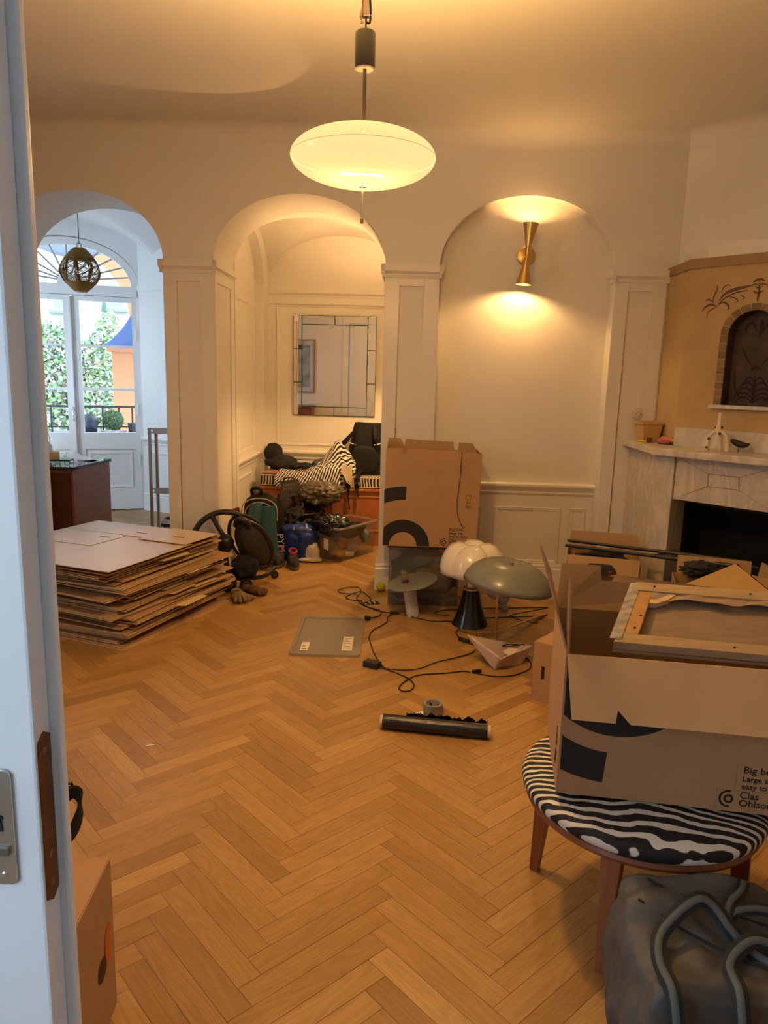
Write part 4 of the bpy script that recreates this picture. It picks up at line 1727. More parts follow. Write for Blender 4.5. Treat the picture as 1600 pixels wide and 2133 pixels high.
bb_ = thing('open_box', 'wide open cardboard box in front of the black firebox with one lit flap', 'box', (1.75, 3.75, 0), world=True)
F = box_frame((1.42, 3.72, 0), -16)
w, d_, h = .62, .36, .50
panel(bb_, 'front_panel', [F(0, 0, 0), F(w, 0, 0), F(w, 0, h), F(0, 0, h)])
panel(bb_, 'back_panel', [F(0, d_, 0), F(w, d_, 0), F(w, d_, h), F(0, d_, h)], CARDIN)
panel(bb_, 'side_panel', [F(0, 0, 0), F(0, d_, 0), F(0, d_, h), F(0, 0, h)])
panel(bb_, 'side_panel', [F(w, 0, 0), F(w, d_, 0), F(w, d_, h), F(w, 0, h)])
panel(bb_, 'bottom_panel', [F(0, 0, .004), F(w, 0, .004), F(w, d_, .004), F(0, d_, .004)], CARDIN)
panel(bb_, 'back_flap', [F(.02, d_, h), F(.40, d_, h), F(.40, d_+.02, h+.10), F(.02, d_+.02, h+.10)], CARDIN)
panel(bb_, 'back_flap', [F(.43, d_, h), F(w, d_, h), F(w, d_+.02, h+.02), F(.45, d_+.02, h+.10)], CARDIN)
panel(bb_, 'front_flap', [F(.02, -.003, h), F(w-.02, -.003, h), F(w-.02, -.12, h-.07), F(.02, -.12, h-.07)], CARDIN)
panel(bb_, 'side_flap', [F(-.02, -.06, h+.015), F(.46, -.04, h+.02), F(.28, .12, h+.135)], mat('lit_kraft', (.56, .35, .14, 1), .8, var=.04, vscale=4))  # brighter than the other flaps: lamplight is put into its colour
panel(bb_, 'side_flap', [F(w, .0, h), F(w, d_, h), F(w-.22, d_-.04, h+.035), F(w-.16, .05, h+.02)], CARDIN)

# black poles lying across them, with a knotted black cloth
RODM = mat('black_pole', (.014, .013, .012, 1), .35)
for i, (p, q) in enumerate((((1.02, 4.56, .525), (1.83, 3.95, .575)), ((1.045, 4.62, .545), (1.90, 4.02, .585)))):
    p, q = Vector(p), Vector(q)
    po = thing('metal_pole', ('black metal pole across the open boxes, nearer the camera of the pair', 'black metal pole across the open boxes, farther of the pair')[i], 'pole', p, group='black poles on the boxes', world=True)
    MB().tube([p, p+(q-p)*.55], .0105, 12).build('tube', RODM, po, smooth=True)
    MB().tube([p+(q-p)*.55, q], .0125, 12).build('sleeve', RODM, po, smooth=True)
    MB().tube([p-(q-p)*.004, p], .0075, 10).build('end_cap', mat('pale_end', (.35, .28, .2, 1), .5), po)
th = MB().tube(smooth_path([(1.50, 4.30, .53), (1.56, 4.28, .565), (1.66, 4.22, .57), (1.85, 4.12, .56), (2.0, 4.05, .54)]), .012, 10)
single('bent_pole', th, RODM, 'black curved handle bending over between the two open boxes', 'pole', smooth=True)
kc = MB().blob((1.66, 4.02, .535), (.11, .05, .045), .3, 2.5, 12, 4, crumple=.25)
single('black_cloth', kc, mat('charcoal_cloth', (.03, .028, .026, 1), .85), 'charcoal cloth knotted round the ends of the black poles', 'cloth', smooth='all')

# small closed box on the floor
sbx = thing('small_box', 'small closed cardboard box on the parquet beside the zebra stool', 'box', (.85, 3.5, 0), world=True)
F = box_frame((.648, 3.41, 0), -38)
w, d_, h = .42, .40, .30
panel(sbx, 'front_panel', [F(0, 0, 0), F(w, 0, 0), F(w, 0, h), F(0, 0, h)])
panel(sbx, 'back_panel', [F(0, d_, 0), F(w, d_, 0), F(w, d_, h), F(0, d_, h)])
panel(sbx, 'side_panel', [F(0, 0, 0), F(0, d_, 0), F(0, d_, h), F(0, 0, h)])
panel(sbx, 'side_panel', [F(w, 0, 0), F(w, d_, 0), F(w, d_, h), F(w, 0, h)])
panel(sbx, 'top_flap', [F(0, 0, h), F(w, 0, h), F(w, d_/2-.001, h), F(0, d_/2-.001, h)])
panel(sbx, 'top_flap', [F(0, d_/2+.001, h), F(w, d_/2+.001, h), F(w, d_, h), F(0, d_, h)])
panel(sbx, 'bottom_panel', [F(0, 0, .003), F(w, 0, .003), F(w, d_, .003), F(0, d_, .003)])
o = MB()
o.sheet([F(.045, -.0035, .12), F(.062, -.0035, .12), F(.062, -.0035, .185), F(.045, -.0035, .185)], .001)
o.build('printed_mark', INK, sbx)

# box behind the door leaf with a strap on top
lb = thing('storage_box', 'cardboard box with orange and dark round print half hidden by the door', 'box', (-.85, 1.5, 0), world=True)
F = box_frame((-1.16, 1.26, 0), 5)
w, d_, h = .50, .24, .40
panel(lb, 'front_panel', [F(0, 0, 0), F(w, 0, 0), F(w, 0, h), F(0, 0, h)])
panel(lb, 'back_panel', [F(0, d_, 0), F(w, d_, 0), F(w, d_, h), F(0, d_, h)])
panel(lb, 'side_panel', [F(0, 0, 0), F(0, d_, 0), F(0, d_, h), F(0, 0, h)])
sp_ = panel(lb, 'side_panel', [F(w, 0, 0), F(w, d_, 0), F(w, d_, h), F(w, 0, h)])
panel(lb, 'top_panel', [F(0, 0, h), F(w, 0, h), F(w, d_, h), F(0, d_, h)])
panel(lb, 'bottom_panel', [F(0, 0, .003), F(w, 0, .003), F(w, d_, .003), F(0, d_, .003)])
SM = frame(F(w+CT/2+.0004, 0, 0), dirv(95), (0, 0, 1))
e_ = MB()
ring_part(e_, (.15, .175), 0, .028, 0, 360, M=SM)
e_.build('printed_spot', mat('dark_brown_print', (.05, .018, .010, 1), .7), sp_)
e_ = MB()
e_.add([(.175, .15, .001), (.205, .155, .001), (.215, .25, .001), (.195, .26, .001), (.175, .23, .001)], [(0, 1, 2, 3, 4)], SM)
e_.build('printed_orange_mark', mat('orange_print', (.62, .14, .02, 1), .7), sp_)
st = thing('carrying_strap', 'black webbing strap with buckle looping above the half-hidden box', 'strap', (-.85, 1.62, .42), world=True)
MB().tube(smooth_path([(-.88, 1.53, .41), (-.835, 1.60, .50), (-.805, 1.64, .505), (-.790, 1.63, .47), (-.80, 1.60, .42), (-.83, 1.55, .405)]), .020, 8, flat=(.25, 1)).build('webbing', BLACKF, st)
MB().tube([(-.845, 1.62, .535), (-.815, 1.645, .53), (-.80, 1.645, .50), (-.83, 1.62, .50)], .005, 8, closed=True).build('buckle', BLACKP, st)

# ------------------------------------------------------------------ round zebra stool
stl = thing('zebra_stool', 'round stool with zebra-print cushion and tapering wooden legs', 'stool', (.71, 1.98, 0))
ZEB = zebra('zebra_print_stool', 36, .20, 'Y', rot=.3, edge=.63, nscale=3.6)
rs = .33
MB().lathe([(1e-4, .367), (.31, .367)]+[(.31+.031*math.cos(a), .395+.028*math.sin(a)) for a in [math.radians(-90+10*i) for i in range(10)]]+[(.341-.341*(1-math.cos(a)), .395+.0595*math.sin(a)**.75) for a in [math.radians(90*i/30) for i in range(1, 30)]]+[(1e-4, .4545)], 96).build('cushion', ZEB, stl, smooth='all')
MB().lathe([(1e-4, .340), (.300, .340), (.324, .347), (.330, .358), (.326, .369), (1e-4, .369)], 64).build('seat_frame', REDWOOD, stl, smooth=True)
LEGW = mat('stool_leg_wood', (.30, .105, .042, 1), .4, var=.15, vscale=8, stretch=(10, 10, 1))
for a in (150, 60, 240, 330):
    ca, sa = math.cos(math.radians(a)), math.sin(math.radians(a))
    lg = MB()
    p1, p0 = Vector((ca*.275, sa*.275, .34)), Vector((ca*.298, sa*.298, 0))
    Mx = Matrix.Rotation(math.radians(a), 4, 'Z')
    vs = []
    for p, hs in ((p0, .014), (p1, .027)):
        for dx, dy in ((-1, -1), (1, -1), (1, 1), (-1, 1)):
            vs.append(p + Mx @ Vector((dx*hs, dy*hs, 0)))
    lg.add(vs, [(3, 2, 1, 0), (4, 5, 6, 7), (0, 1, 5, 4), (1, 2, 6, 5), (2, 3, 7, 6), (3, 0, 4, 7)])
    lg.build('leg', LEGW, stl, bev=.003)

# ------------------------------------------------------------------ grey holdall and white plastic bag
GREYC = mat('grey_tarpaulin', (.062, .062, .062, 1), .6, col2=(.092, .090, .086, 1), vscale=5, bump=.35, bscale=7)
db = thing('holdall_bag', 'slouching grey holdall with dark-edged carrying straps on the floor before the stool', 'bag', (.88, 1.5, 0), world=True)
BCX, BCY, BRX, BRY = .885, 1.495, .345, .165


def bag_z(x, y):
    """Height of the slack top of the holdall."""
    u, v = (x-BCX+BRX)/(2*BRX), (y-BCY+BRY)/(2*BRY)
    z = .300 + .060*math.exp(-((u-.34)**2*16+(v-.95)**2*3)) - .045*math.exp(-((u-.30)**2*10+(v-.45)**2*9)) + .035*math.exp(-((u-.02)**2*50+(v-.85)**2*8))
    z += .022*mnoise.noise(Vector((x*8, y*8, 1.3))) + .040*abs(mnoise.noise(Vector((x*5, y*10, 5.1)))) + .018*abs(mnoise.noise(Vector((x*14, y*17, 2.1))))
    e = min(u, 1-u, v, 1-v)
    return z-.05*max(0, 1-e/.10)**2


def bag_surf(u, v):
    """u around the bag, v from floor up over the top to the middle."""
    a = 2*math.pi*u
    c, s_ = math.cos(a), math.sin(a)
    k = 1/max(abs(c), abs(s_))**.88
    rx, ry = BRX*c*k, BRY*s_*k
    if v < .5:
        w = v/.5
        b_ = 1+.05*math.sin(w*math.pi)+.04*mnoise.noise(Vector((c*3, s_*3, w*3)))+.05*abs(mnoise.noise(Vector((c*7, s_*7, w*4))))
        x, y = BCX+rx*b_*(1-.04*w), BCY+ry*b_*(1-.04*w)
        top = bag_z(BCX+rx*.93, BCY+ry*.93)
        return (x, y, top*w)
    w = (v-.5)/.5
    f = .96*(1-w)
    x, y = BCX+rx*f, BCY+ry*f
    return (x, y, bag_z(x, y))


g = MB().grid(bag_surf, 140, 60, closeu=True)
g.build('bag_body', GREYC, db, smooth='all')
STRAPD = mat('dark_strap_edge', (.010, .016, .018, 1), .8)
STRAPL = mat('grey_strap_middle', (.085, .10, .10, 1), .8)


def strap(pts, w=.017):
    path = smooth_path(pts, 7)
    for m__, ww, lift, nm in ((STRAPD, w, 0, 'strap'), (STRAPL, w*.45, .0035, 'strap_stripe')):
        mb_ = MB()
        L_, R_ = [], []
        for i, p in enumerate(path):
            a, b__ = path[max(0, i-1)], path[min(len(path)-1, i+1)]
            t = (b__-a).normalized()
            s_ = t.cross(Vector((-.30, -.62, .72))).normalized()
            n_ = s_.cross(t)
            if n_.dot(Vector((-.30, -.62, .72))) < 0:
                n_ = -n_
            L_.append(p+s_*ww+n_*lift)
            R_.append(p-s_*ww+n_*lift)
        n_ = len(path)
        mb_.add(L_+R_, [(i, i+1, n_+i+1, n_+i) for i in range(n_-1)])
        o = mb_.build(nm, m__, db if nm == 'strap' else last, smooth='all')
        so = o.modifiers.new('thickness', 'SOLIDIFY')
        so.thickness = .003
        last = o


zz = lambda x, y, h=.012: (x, y, bag_z(x, y)+h)
za = lambda x, y, z: (x, y, max(z, bag_z(x, y)+.012))
strap([(.590, 1.275, .04), (.588, 1.272, .14), (.585, 1.285, .24), (.582, 1.325, .315), za(.580, 1.40, .32), za(.600, 1.46, .335), za(.649, 1.495, .365), za(.702, 1.515, .388), za(.735, 1.512, .372), za(.760, 1.48, .345), zz(.80, 1.45, .015), zz(.86, 1.40, .012)])
strap([(.715, 1.275, .05), (.716, 1.272, .16), (.715, 1.285, .25), (.718, 1.325, .32), za(.73, 1.40, .318), za(.77, 1.435, .338), za(.82, 1.45, .340), zz(.90, 1.44, .014)])
strap([zz(.852, 1.62, .012), zz(.825, 1.575, .04), (.78, 1.53, .372), (.758, 1.495, .352), (.79, 1.515, .362), (.86, 1.525, .36), zz(.96, 1.52, .014)], .014)
MB().tube(smooth_path([zz(.58, 1.56, .002), zz(.68, 1.50, .002), zz(.80, 1.42, .002), zz(.93, 1.38, .002), zz(1.1, 1.36, .002)]), .003, 6).build('seam', STRAPD, db)
MB().tube(smooth_path([zz(.62, 1.62, .002), zz(.72, 1.57, .002), zz(.86, 1.53, .002), zz(1.05, 1.49, .002)]), .0025, 6).build('seam', STRAPD, db)
wl = MB()
wl.grid(lambda u, v: (.655+.085*u, 1.268-.004*u+.012*v, .205-.02*u+.075*v-.03*u*v), 6, 4)
o = single('paper_note', wl, PAPER, 'white paper note lying on the grey holdall', 'paper')
_s = o.modifiers.new('thickness', 'SOLIDIFY')
_s.thickness = .001
wp = MB().blob((1.05, 1.70, .19), (.085, .075, .19), .12, 1.8, 4, 5, floor=.0, crumple=.05, cf=4)
single('plastic_bag', wp, mat('milky_plastic', (.50, .46, .43, 1), .3, bump=.2, bscale=8), 'milky white plastic bag hanging beside the zebra stool', 'bag', smooth='all')

# ------------------------------------------------------------------ clear bin under the tall box
BINM = glassy('clear_plastic', (.93, .93, .92, 1), .05, .08, .06, (.6, .6, .6, 1))
bn = thing('clear_bin', 'clear plastic storage bin with dark lid packed with dark clothes', 'storage bin', (.13, 5.0, 0), world=True)
x0, x1, y0, y1, h = -.108, .372, 4.852, 5.155, .405
sh = MB()
for (a, b, c, e) in ((x0, x1, y0, y0+.003), (x0, x1, y1-.003, y1), (x0, x0+.003, y0, y1), (x1-.003, x1, y0, y1)):
    sh.box(a, b, c, e, .004, h)
sh.box(x0, x1, y0, y1, .002, .005)
sh.build('bin_shell', BINM, bn)
MB().box(x0-.012, x1+.012, y0-.012, y1+.012, h, h+.020).build('bin_lid', mat('smoky_lid', (.06, .055, .05, 1), .3), bn, bev=.004)
rim = MB()
rim.box(x0-.008, x1+.008, y0-.008, y0+.002, h-.02, h)
rim.build('bin_rim', BINM, bn)
lb2 = MB().box(.07, .32, y0-.004, y0-.001, .20, .35)
lb2.build('raised_panel', glassy('clear_panel', (.97, .97, .97, 1), .08, .05), bn)
cl1 = MB().blob((.13, 5.0, .19), (.22, .13, .185), .25, 2.2, 6, 4, floor=.008, crumple=.18, cf=3)
single('dark_clothes', cl1, mat('dark_slate_cloth', (.085, .09, .095, 1), .9), 'dark slate clothes stuffed inside the clear bin under the box', 'clothes', smooth='all')
cl2 = MB().tube(smooth_path([(-.08, 4.875, .06), (-.04, 4.872, .03), (.0, 4.872, .03), (.02, 4.872, .08), (-.02, 4.872, .12), (-.08, 4.872, .13), (-.09, 4.872, .09)]), .006, 8)
single('grey_cable', cl2, mat('grey_cable', (.35, .33, .3, 1), .5), 'pale grey cable coiled against the wall of the clear bin', 'cable', smooth=True)
zc = MB()
for i in range(26):
    a = i/25
    zc.ball((.12+.22*a, 4.865, .09-.03*math.sin(a*math.pi)), .003, n=6, m=4)
single('bead_chain', zc, mat('silver_beads', (.5, .48, .45, 1), .3, metal=.8), 'silver bead chain lying inside the clear bin', 'chain')

# ------------------------------------------------------------------ lamps on the floor
SAGE = mat('sage_enamel', (.20, .215, .195, 1), .26)
ml = thing('marble_lamp', 'small lamp with tilted white marble cylinder foot and flat green disc', 'lamp', (.067, 4.63, 0))
AM = R('Y', -9)
MB().lathe([(1e-4, 0), (.043, 0), (.043, .222), (.041, .224), (1e-4, .224)], 40, AM).build('marble_foot', marble('lamp_marble', (.78, .74, .68, 1), (.35, .32, .3, 1), 14, .25, .45), ml, smooth=True)
DMx = AM @ T(.025, -.01, .232) @ R('Y', -3) @ R('X', 4)
MB().lathe([(1e-4, -.006), (.16, -.006), (.165, -.002), (.165, .003), (.158, .006), (.05, .007), (1e-4, .007)], 56, DMx).build('disc_shade', mat('dull_green_disc', (.17, .185, .15, 1), .45), ml, smooth=True)
MB().lathe([(1e-4, .006), (.024, .006), (.022, .014), (.014, .018), (1e-4, .018)], 20, DMx @ T(-.045, 0, 0)).build('socket', BLACKP, ml)
bu = MB().lathe([(1e-4, .0), (.012, .002), (.013, .014), (.022, .032), (.026, .05), (.022, .068), (.010, .078), (1e-4, .08)], 20, DMx @ T(-.045, 0, .016)).build('bulb', glassy('bulb_glass', (.98, .95, .9, 1), .1, .02), ml, smooth='all')
fm_ = MB()
for k in range(3):
    a = k*2.1
    fm_.tube([DMx @ Vector((-.045+.006*math.cos(a), .006*math.sin(a), .03)), DMx @ Vector((-.045+.009*math.cos(a), .009*math.sin(a), .075))], .0018, 6)
fm_.build('filament', mat('amber_filament', (.75, .38, .12, 1), .4), bu)

OPW = mat('white_acrylic', (.80, .75, .66, 1), .18, coat=.4)
pp = thing('mushroom_lamp', 'lobed white domed table lamp with black conical foot and steel neck', 'lamp', (.430, 4.49, 0))
MB().lathe([(1e-4, 0), (.113, 0), (.116, .006), (.110, .018), (.085, .08), (.066, .15), (.055, .21), (.050, .238), (1e-4, .24)], 48).build('cone_foot', mat('gloss_black', (.006, .006, .006, 1), .18), pp, smooth=True)
MB().lathe([(.112, .0), (.1175, .001), (.1175, .006), (.112, .007)], 48, closed=True).build('foot_rim', CHROME, pp)
MB().lathe([(1e-4, .236), (.053, .236), (.053, .244), (.044, .250), (.034, .254), (.034, .33), (1e-4, .33)], 36).build('neck', STEEL, pp, smooth=True)


def lobes(a, r, z):
    return r*(1-.085*abs(math.cos(2*a+.55))**5 * (1 if r > .05 else r/.05))


dome = [(.030, .515), (.06, .533), (.10, .537), (.14, .52), (.175, .485), (.198, .435), (.208, .385), (.206, .345), (.201, .345), (.203, .385), (.19, .435), (.168, .48), (.13, .512), (.06, .523), (.030, .505)]
mb = MB()
n, m = 96, len(dome)
vs, fs = [], []
for i in range(n):
    a = 2*math.pi*i/n
    g_l = abs(math.cos(2*a+math.pi/2+.25))**7
    for r, z in dome:
        k = r*(1-.10*g_l)
        dz = -.024*g_l*min(1, r/.1) + (.020*g_l if z < .36 else 0)
        vs.append((k*math.cos(a), k*math.sin(a), z+dz))
for i in range(n):
    j = (i+1) % n
    for k in range(m):
        l = (k+1) % m
        fs.append((i*m+k, j*m+k, j*m+l, i*m+l))
mb.add(vs, fs)
mb.build('lobed_shade', OPW, pp, smooth='all')
MB().lathe([(1e-4, .50), (.031, .50), (.026, .512), (1e-4, .514)], 24).build('top_opening', mat('dark_green_cap', (.02, .03, .025, 1), .4), pp)

gp = thing('dish_lamp', 'table lamp with wide sage-grey dish shade on thin brass rods', 'lamp', (.557, 4.14, 0))
DX = T(.036, -.085, .408) @ R('Y', 8.5)
rD = .256
dprof = [(rD, -.012), (rD*.97, .018), (rD*.86, .062), (rD*.68, .098), (rD*.5, .118), (rD*.33, .124), (rD*.2, .118), (.018, .110), (1e-4, .110)]
dprof2 = dprof + [(1e-4, .106), (.018, .106), (rD*.2, .113), (rD*.33, .119), (rD*.5, .113), (rD*.67, .093), (rD*.85, .057), (rD*.955, .015), (rD*.985, -.012)]
MB().lathe(dprof2, 64, DX).build('dish_shade', SAGE, gp, smooth='all')
MB().lathe([(1e-4, .108), (.010, .108), (.010, .124), (1e-4, .126)], 16, DX).build('shade_nut', BRASS, gp)
MB().tube([(0, 0, 0), (-.004, -.015, .08), (-.020, -.080, .46)], .0062, 12).build('upright_rod', BRASS, gp, smooth=True)
MB().tube([(-.004, 0, .082), (.20, .30, .045), (.40, .60, .010)], [.004, .010, .017], 10, flat=(1, .6)).build('leg_rod', BRASS, gp, smooth=True)
MB().tube([(-.004, 0, .082), (-.10, .10, .04), (-.20, .22, .006)], [.004, .006, .006], 8).build('leg_rod', BRASS, gp, smooth=True)
MB().tube([(-.008, 0, .078), (-.004, 0, .09)], .009, 12).build('joint', BRASS, gp)

pk = thing('pink_vessel', 'pale pink folded boat-shaped vessel on the floor with cables in it', 'vessel', (.55, 3.80, 0), world=True)
PINK = mat('pale_pink_ceramic', (.60, .47, .44, 1), .5)
KL, KR, TLf, TRf = Vector((.508, 3.765, .0)), Vector((.652, 3.835, .0)), Vector((.362, 3.87, .155)), Vector((.735, 3.90, .095))
FMd, BMd = Vector((.535, 3.725, .078)), Vector((.60, 3.99, .075))
KB = Vector((.585, 3.90, 0))


def shell(c4, n=10, bulge=.0):
    a, b, c, e = c4
    return lambda u, v: tuple((a*(1-u)+b*u)*(1-v)+(e*(1-u)+c*u)*v)


for nm, q4 in (('front_wall', (KL, KR, TRf, FMd)), ('front_wall', (KL, KL, FMd, TLf)), ('back_wall', (KB, KR, TRf, BMd)), ('back_wall', (KL, KB, BMd, TLf)), ('base_plate', (KL, KR, KB, KL))):
    o = MB().grid(shell(q4), 9, 9).build(nm, PINK, pk, smooth='all')
    s_ = o.modifiers.new('thickness', 'SOLIDIFY')
    s_.thickness = .006
fl_ = MB().blob((.61, 3.86, .065), (.05, .045, .022), .2, 2, 3, 3)
single('cream_pad', fl_, mat('cream_pad', (.7, .6, .45, 1), .7), 'small cream pad lying inside the pink boat-shaped vessel', 'pad', smooth='all')

vz = thing('ceramic_ornament', 'glossy grey-white curved ceramic ornament with a pointed wing behind the brass rod', 'ornament', (.68, 4.80, 0), world=True)
CER = mat('grey_white_glaze', (.44, .40, .37, 1), .2)
MB().tube(smooth_path([(.645, 4.80, .185), (.675, 4.80, .15), (.685, 4.80, .10), (.672, 4.80, .06), (.690, 4.80, .022)]), [.030+.012*math.sin(i/24*math.pi) - .010*(i/24) for i in range(25)], 14).build('body', CER, vz, smooth=True)
MB().tube([(.56, 4.79, .125), (.60, 4.80, .115), (.66, 4.80, .11)], [.004, .030, .040], 12).build('wing', CER, vz, smooth=True)
MB().ball((.690, 4.80, .020), .026, .024, .020).build('foot', CER, vz, smooth='all')
MB().tube([(.655, 4.79, .055), (.640, 4.785, .05)], .003, 6).build('small_hook', BRASS, vz)

# ------------------------------------------------------------------ cables and small electrics on the floor
def floor_cable(pts, name, label, r=.0034, parent=None, z=.004):
    p = smooth_path([(a, b, z) for a, b in pts], 6)
    if parent is not None:
        return MB().tube(p, r, 8).build(name, CABLE, parent, smooth=True)
    return single(name, MB().tube(p, r, 8), CABLE, label, 'cable', smooth=True)


mc = thing('lamp_cord', 'black cord of the marble lamp looping over the parquet with switch and plug', 'cable', (-.2, 4.7, 0), world=True)
floor_cable([(-.02, 4.64), (-.062, 4.653), (-.142, 4.674), (-.209, 4.728), (-.274, 4.827), (-.296, 4.901), (-.353, 4.905), (-.405, 4.95), (-.393, 5.015), (-.342, 5.10), (-.299, 5.109), (-.26, 5.031), (-.228, 4.94), (-.26, 4.86), (-.30, 4.84)], 'cord', '', parent=mc)
floor_cable([(-.291, 4.825), (-.33, 4.95), (-.31, 5.09), (-.326, 5.20), (-.374, 5.215), (-.426, 5.19), (-.47, 5.14), (-.475, 5.10), (-.44, 5.05), (-.36, 5.04), (-.33, 5.05)], 'cord', '', parent=mc, z=.0075)
floor_cable([(-.292, 4.846), (-.261, 4.775), (-.193, 4.73), (-.15, 4.694), (-.152, 4.593), (-.2, 4.539), (-.235, 4.52)], 'cord', '', parent=mc)
MB().box(-.018, .018, -.012, .012, 0, .026, T(-.226, 4.505, 0) @ R('Z', -35)).build('plug', BLACKP, mc, bev=.004)
MB().box(-.030, .030, -.009, .009, 0, .016, T(-.058, 4.648, 0) @ R('Z', -8)).build('inline_switch', BLACKP, mc, bev=.004)

ch = thing('power_adapter', 'black power adapter with cord curling over the parquet', 'adapter', (-.157, 3.72, 0), world=True)
MB().box(-.045, .045, -.026, .026, 0, .034, T(-.157, 3.735, 0) @ R('Z', -28)).build('adapter_body', BLACKP, ch, bev=.004)
for dx in (-.008, .008):
    MB().tube([Vector((-.145+dx, 3.775, .022)), Vector((-.140+dx, 3.797, .022))], .0025, 8).build('plug_pin', CHROME, ch)
floor_cable([(-.068, 4.642), (-.098, 4.57), (-.101, 4.474), (-.132, 4.397), (-.179, 4.312), (-.199, 4.199), (-.184, 4.079), (-.154, 3.916), (-.107, 3.759), (-.071, 3.696), (-.014, 3.65), (.038, 3.593), (.067, 3.523), (.057, 3.457), (.019, 3.431), (-.008, 3.463), (.008, 3.523), (.05, 3.60), (.113, 3.65), (.242, 3.682), (.334, 3.716), (.37, 3.705)], 'cord', '', parent=ch)
floor_cable([(-.112, 3.712), (-.075, 3.70), (-.04, 3.693), (.037, 3.694), (.115, 3.734), (.196, 3.823), (.306, 3.898), (.393, 3.971), (.425, 4.027)], 'cord', '', parent=ch, z=.0075)

bc = thing('black_lamp_cord', 'black cord with inline switch under the lobed white lamp', 'cable', (.37, 4.2, 0), world=True)
floor_cable([(.36, 4.40), (.335, 4.34), (.335, 4.282), (.349, 4.224), (.379, 4.162), (.419, 4.119)], 'cord', '', parent=bc)
floor_cable([(.452, 4.39), (.458, 4.30), (.454, 4.227), (.43, 4.13)], 'cord', '', parent=bc)
MB().box(-.038, .038, -.011, .011, 0, .020, T(.370, 4.172, 0) @ R('Z', -42)).build('inline_switch', BLACKP, bc, bev=.005)
pc = thing('vessel_cord', 'black cord with plug connector winding round the pink vessel', 'cable', (.5, 3.7, 0), world=True)
floor_cable([(.395, 3.70), (.421, 3.686), (.494, 3.662), (.572, 3.675), (.642, 3.721), (.70, 3.79), (.72, 3.872), (.70, 3.96)], 'cord', '', parent=pc)
MB().tube(smooth_path([(.70, 3.96, .01), (.69, 3.93, .085), (.64, 3.88, .098), (.58, 3.87, .095), (.56, 3.90, .085), (.60, 3.93, .085), (.66, 3.92, .09)]), .0034, 8).build('cord', CABLE, pc, smooth=True)
MB().box(-.026, .026, -.009, .009, 0, .017, T(.405, 3.71, 0) @ R('Z', 20)).build('connector', BLACKP, pc, bev=.003)
floor_cable([(.009, 4.628), (.097, 4.563), (.205, 4.518), (.329, 4.522), (.40, 4.36)], 'lamp_cord', 'black cord running from the marble lamp to the lobed white lamp')
floor_cable([(.31, 4.65), (.225, 4.656), (.21, 4.694), (.277, 4.753), (.393, 4.787), (.56, 4.828), (.828, 4.869), (1.0, 4.90)], 'floor_cord', 'long black cord looping behind the lobed lamp towards the hearth')
floor_cable([(.50, 4.62), (.60, 4.635), (.702, 4.66), (.964, 4.71)], 'floor_cord', 'straight black cord passing behind the brass lamp rod')
floor_cable([(.872, 4.545), (.785, 4.582), (.711, 4.675), (.847, 4.777), (1.0, 4.88)], 'floor_cord', 'black cord bent in a sharp V beside the brass lamp leg', z=.0075)

bt_ = thing('battery_pack', 'small blister pack of batteries lying on the parquet by the cord', 'battery pack', (-.21, 4.86, 0), rotz=math.radians(18))
MB().box(-.045, .045, -.032, .032, 0, .003).build('card', mat('dark_green_card', (.03, .05, .02, 1), .5), bt_, bev=.001)
for k, x in enumerate((-.026, -.009, .009, .026)):
    MB().tube([(x, -.026, .009), (x, .022, .009)], .006, 10).build('battery', (mat('pale_battery', (.65, .6, .5, 1), .4), mat('green_battery', (.03, .07, .03, 1), .4))[k % 2], bt_, smooth=True)
tbm = mat('tennis_felt', (.50, .52, .02, 1), .95, bump=.4, bscale=200)
tn = thing('tennis_ball', 'bright yellow tennis ball at the foot of the pilaster', 'ball', (-.168, 5.155, .033))
MB().ball((0, 0, 0), .0325, n=28, m=18).build('felt', tbm, tn, smooth='all')
MB().tube([(.0327*math.cos(a)*math.cos(.5*math.sin(2*a)), .0327*math.sin(a)*math.cos(.5*math.sin(2*a)), .0327*math.sin(.5*math.sin(2*a))) for a in [2*math.pi*i/40 for i in range(40)]], .0012, 6, closed=True).build('seam', mat('pale_seam', (.7, .7, .5, 1), .7), tn)

# clear lid on the floor
ld_ = thing('tub_cover', 'frosted clear plastic box lid lying flat on the parquet', 'box lid', (-.43, 4.19, 0), world=True)
LM = frame((-.632, 3.842, 0), (.404, .008, 0), (0, 1, 0))
LIDM = glassy('frosted_lid', (.9, .88, .85, 1), .05, .18, .42, (.62, .58, .54, 1))


def rrect(x0, x1, y0, y1, r, n=5):
    o = []
    for cx, cy, a0 in ((x1-r, y1-r, 0), (x0+r, y1-r, 90), (x0+r, y0+r, 180), (x1-r, y0+r, 270)):
        for k in range(n+1):
            a = math.radians(a0+90*k/n)
            o.append((cx+r*math.cos(a), cy+r*math.sin(a)))
    return o


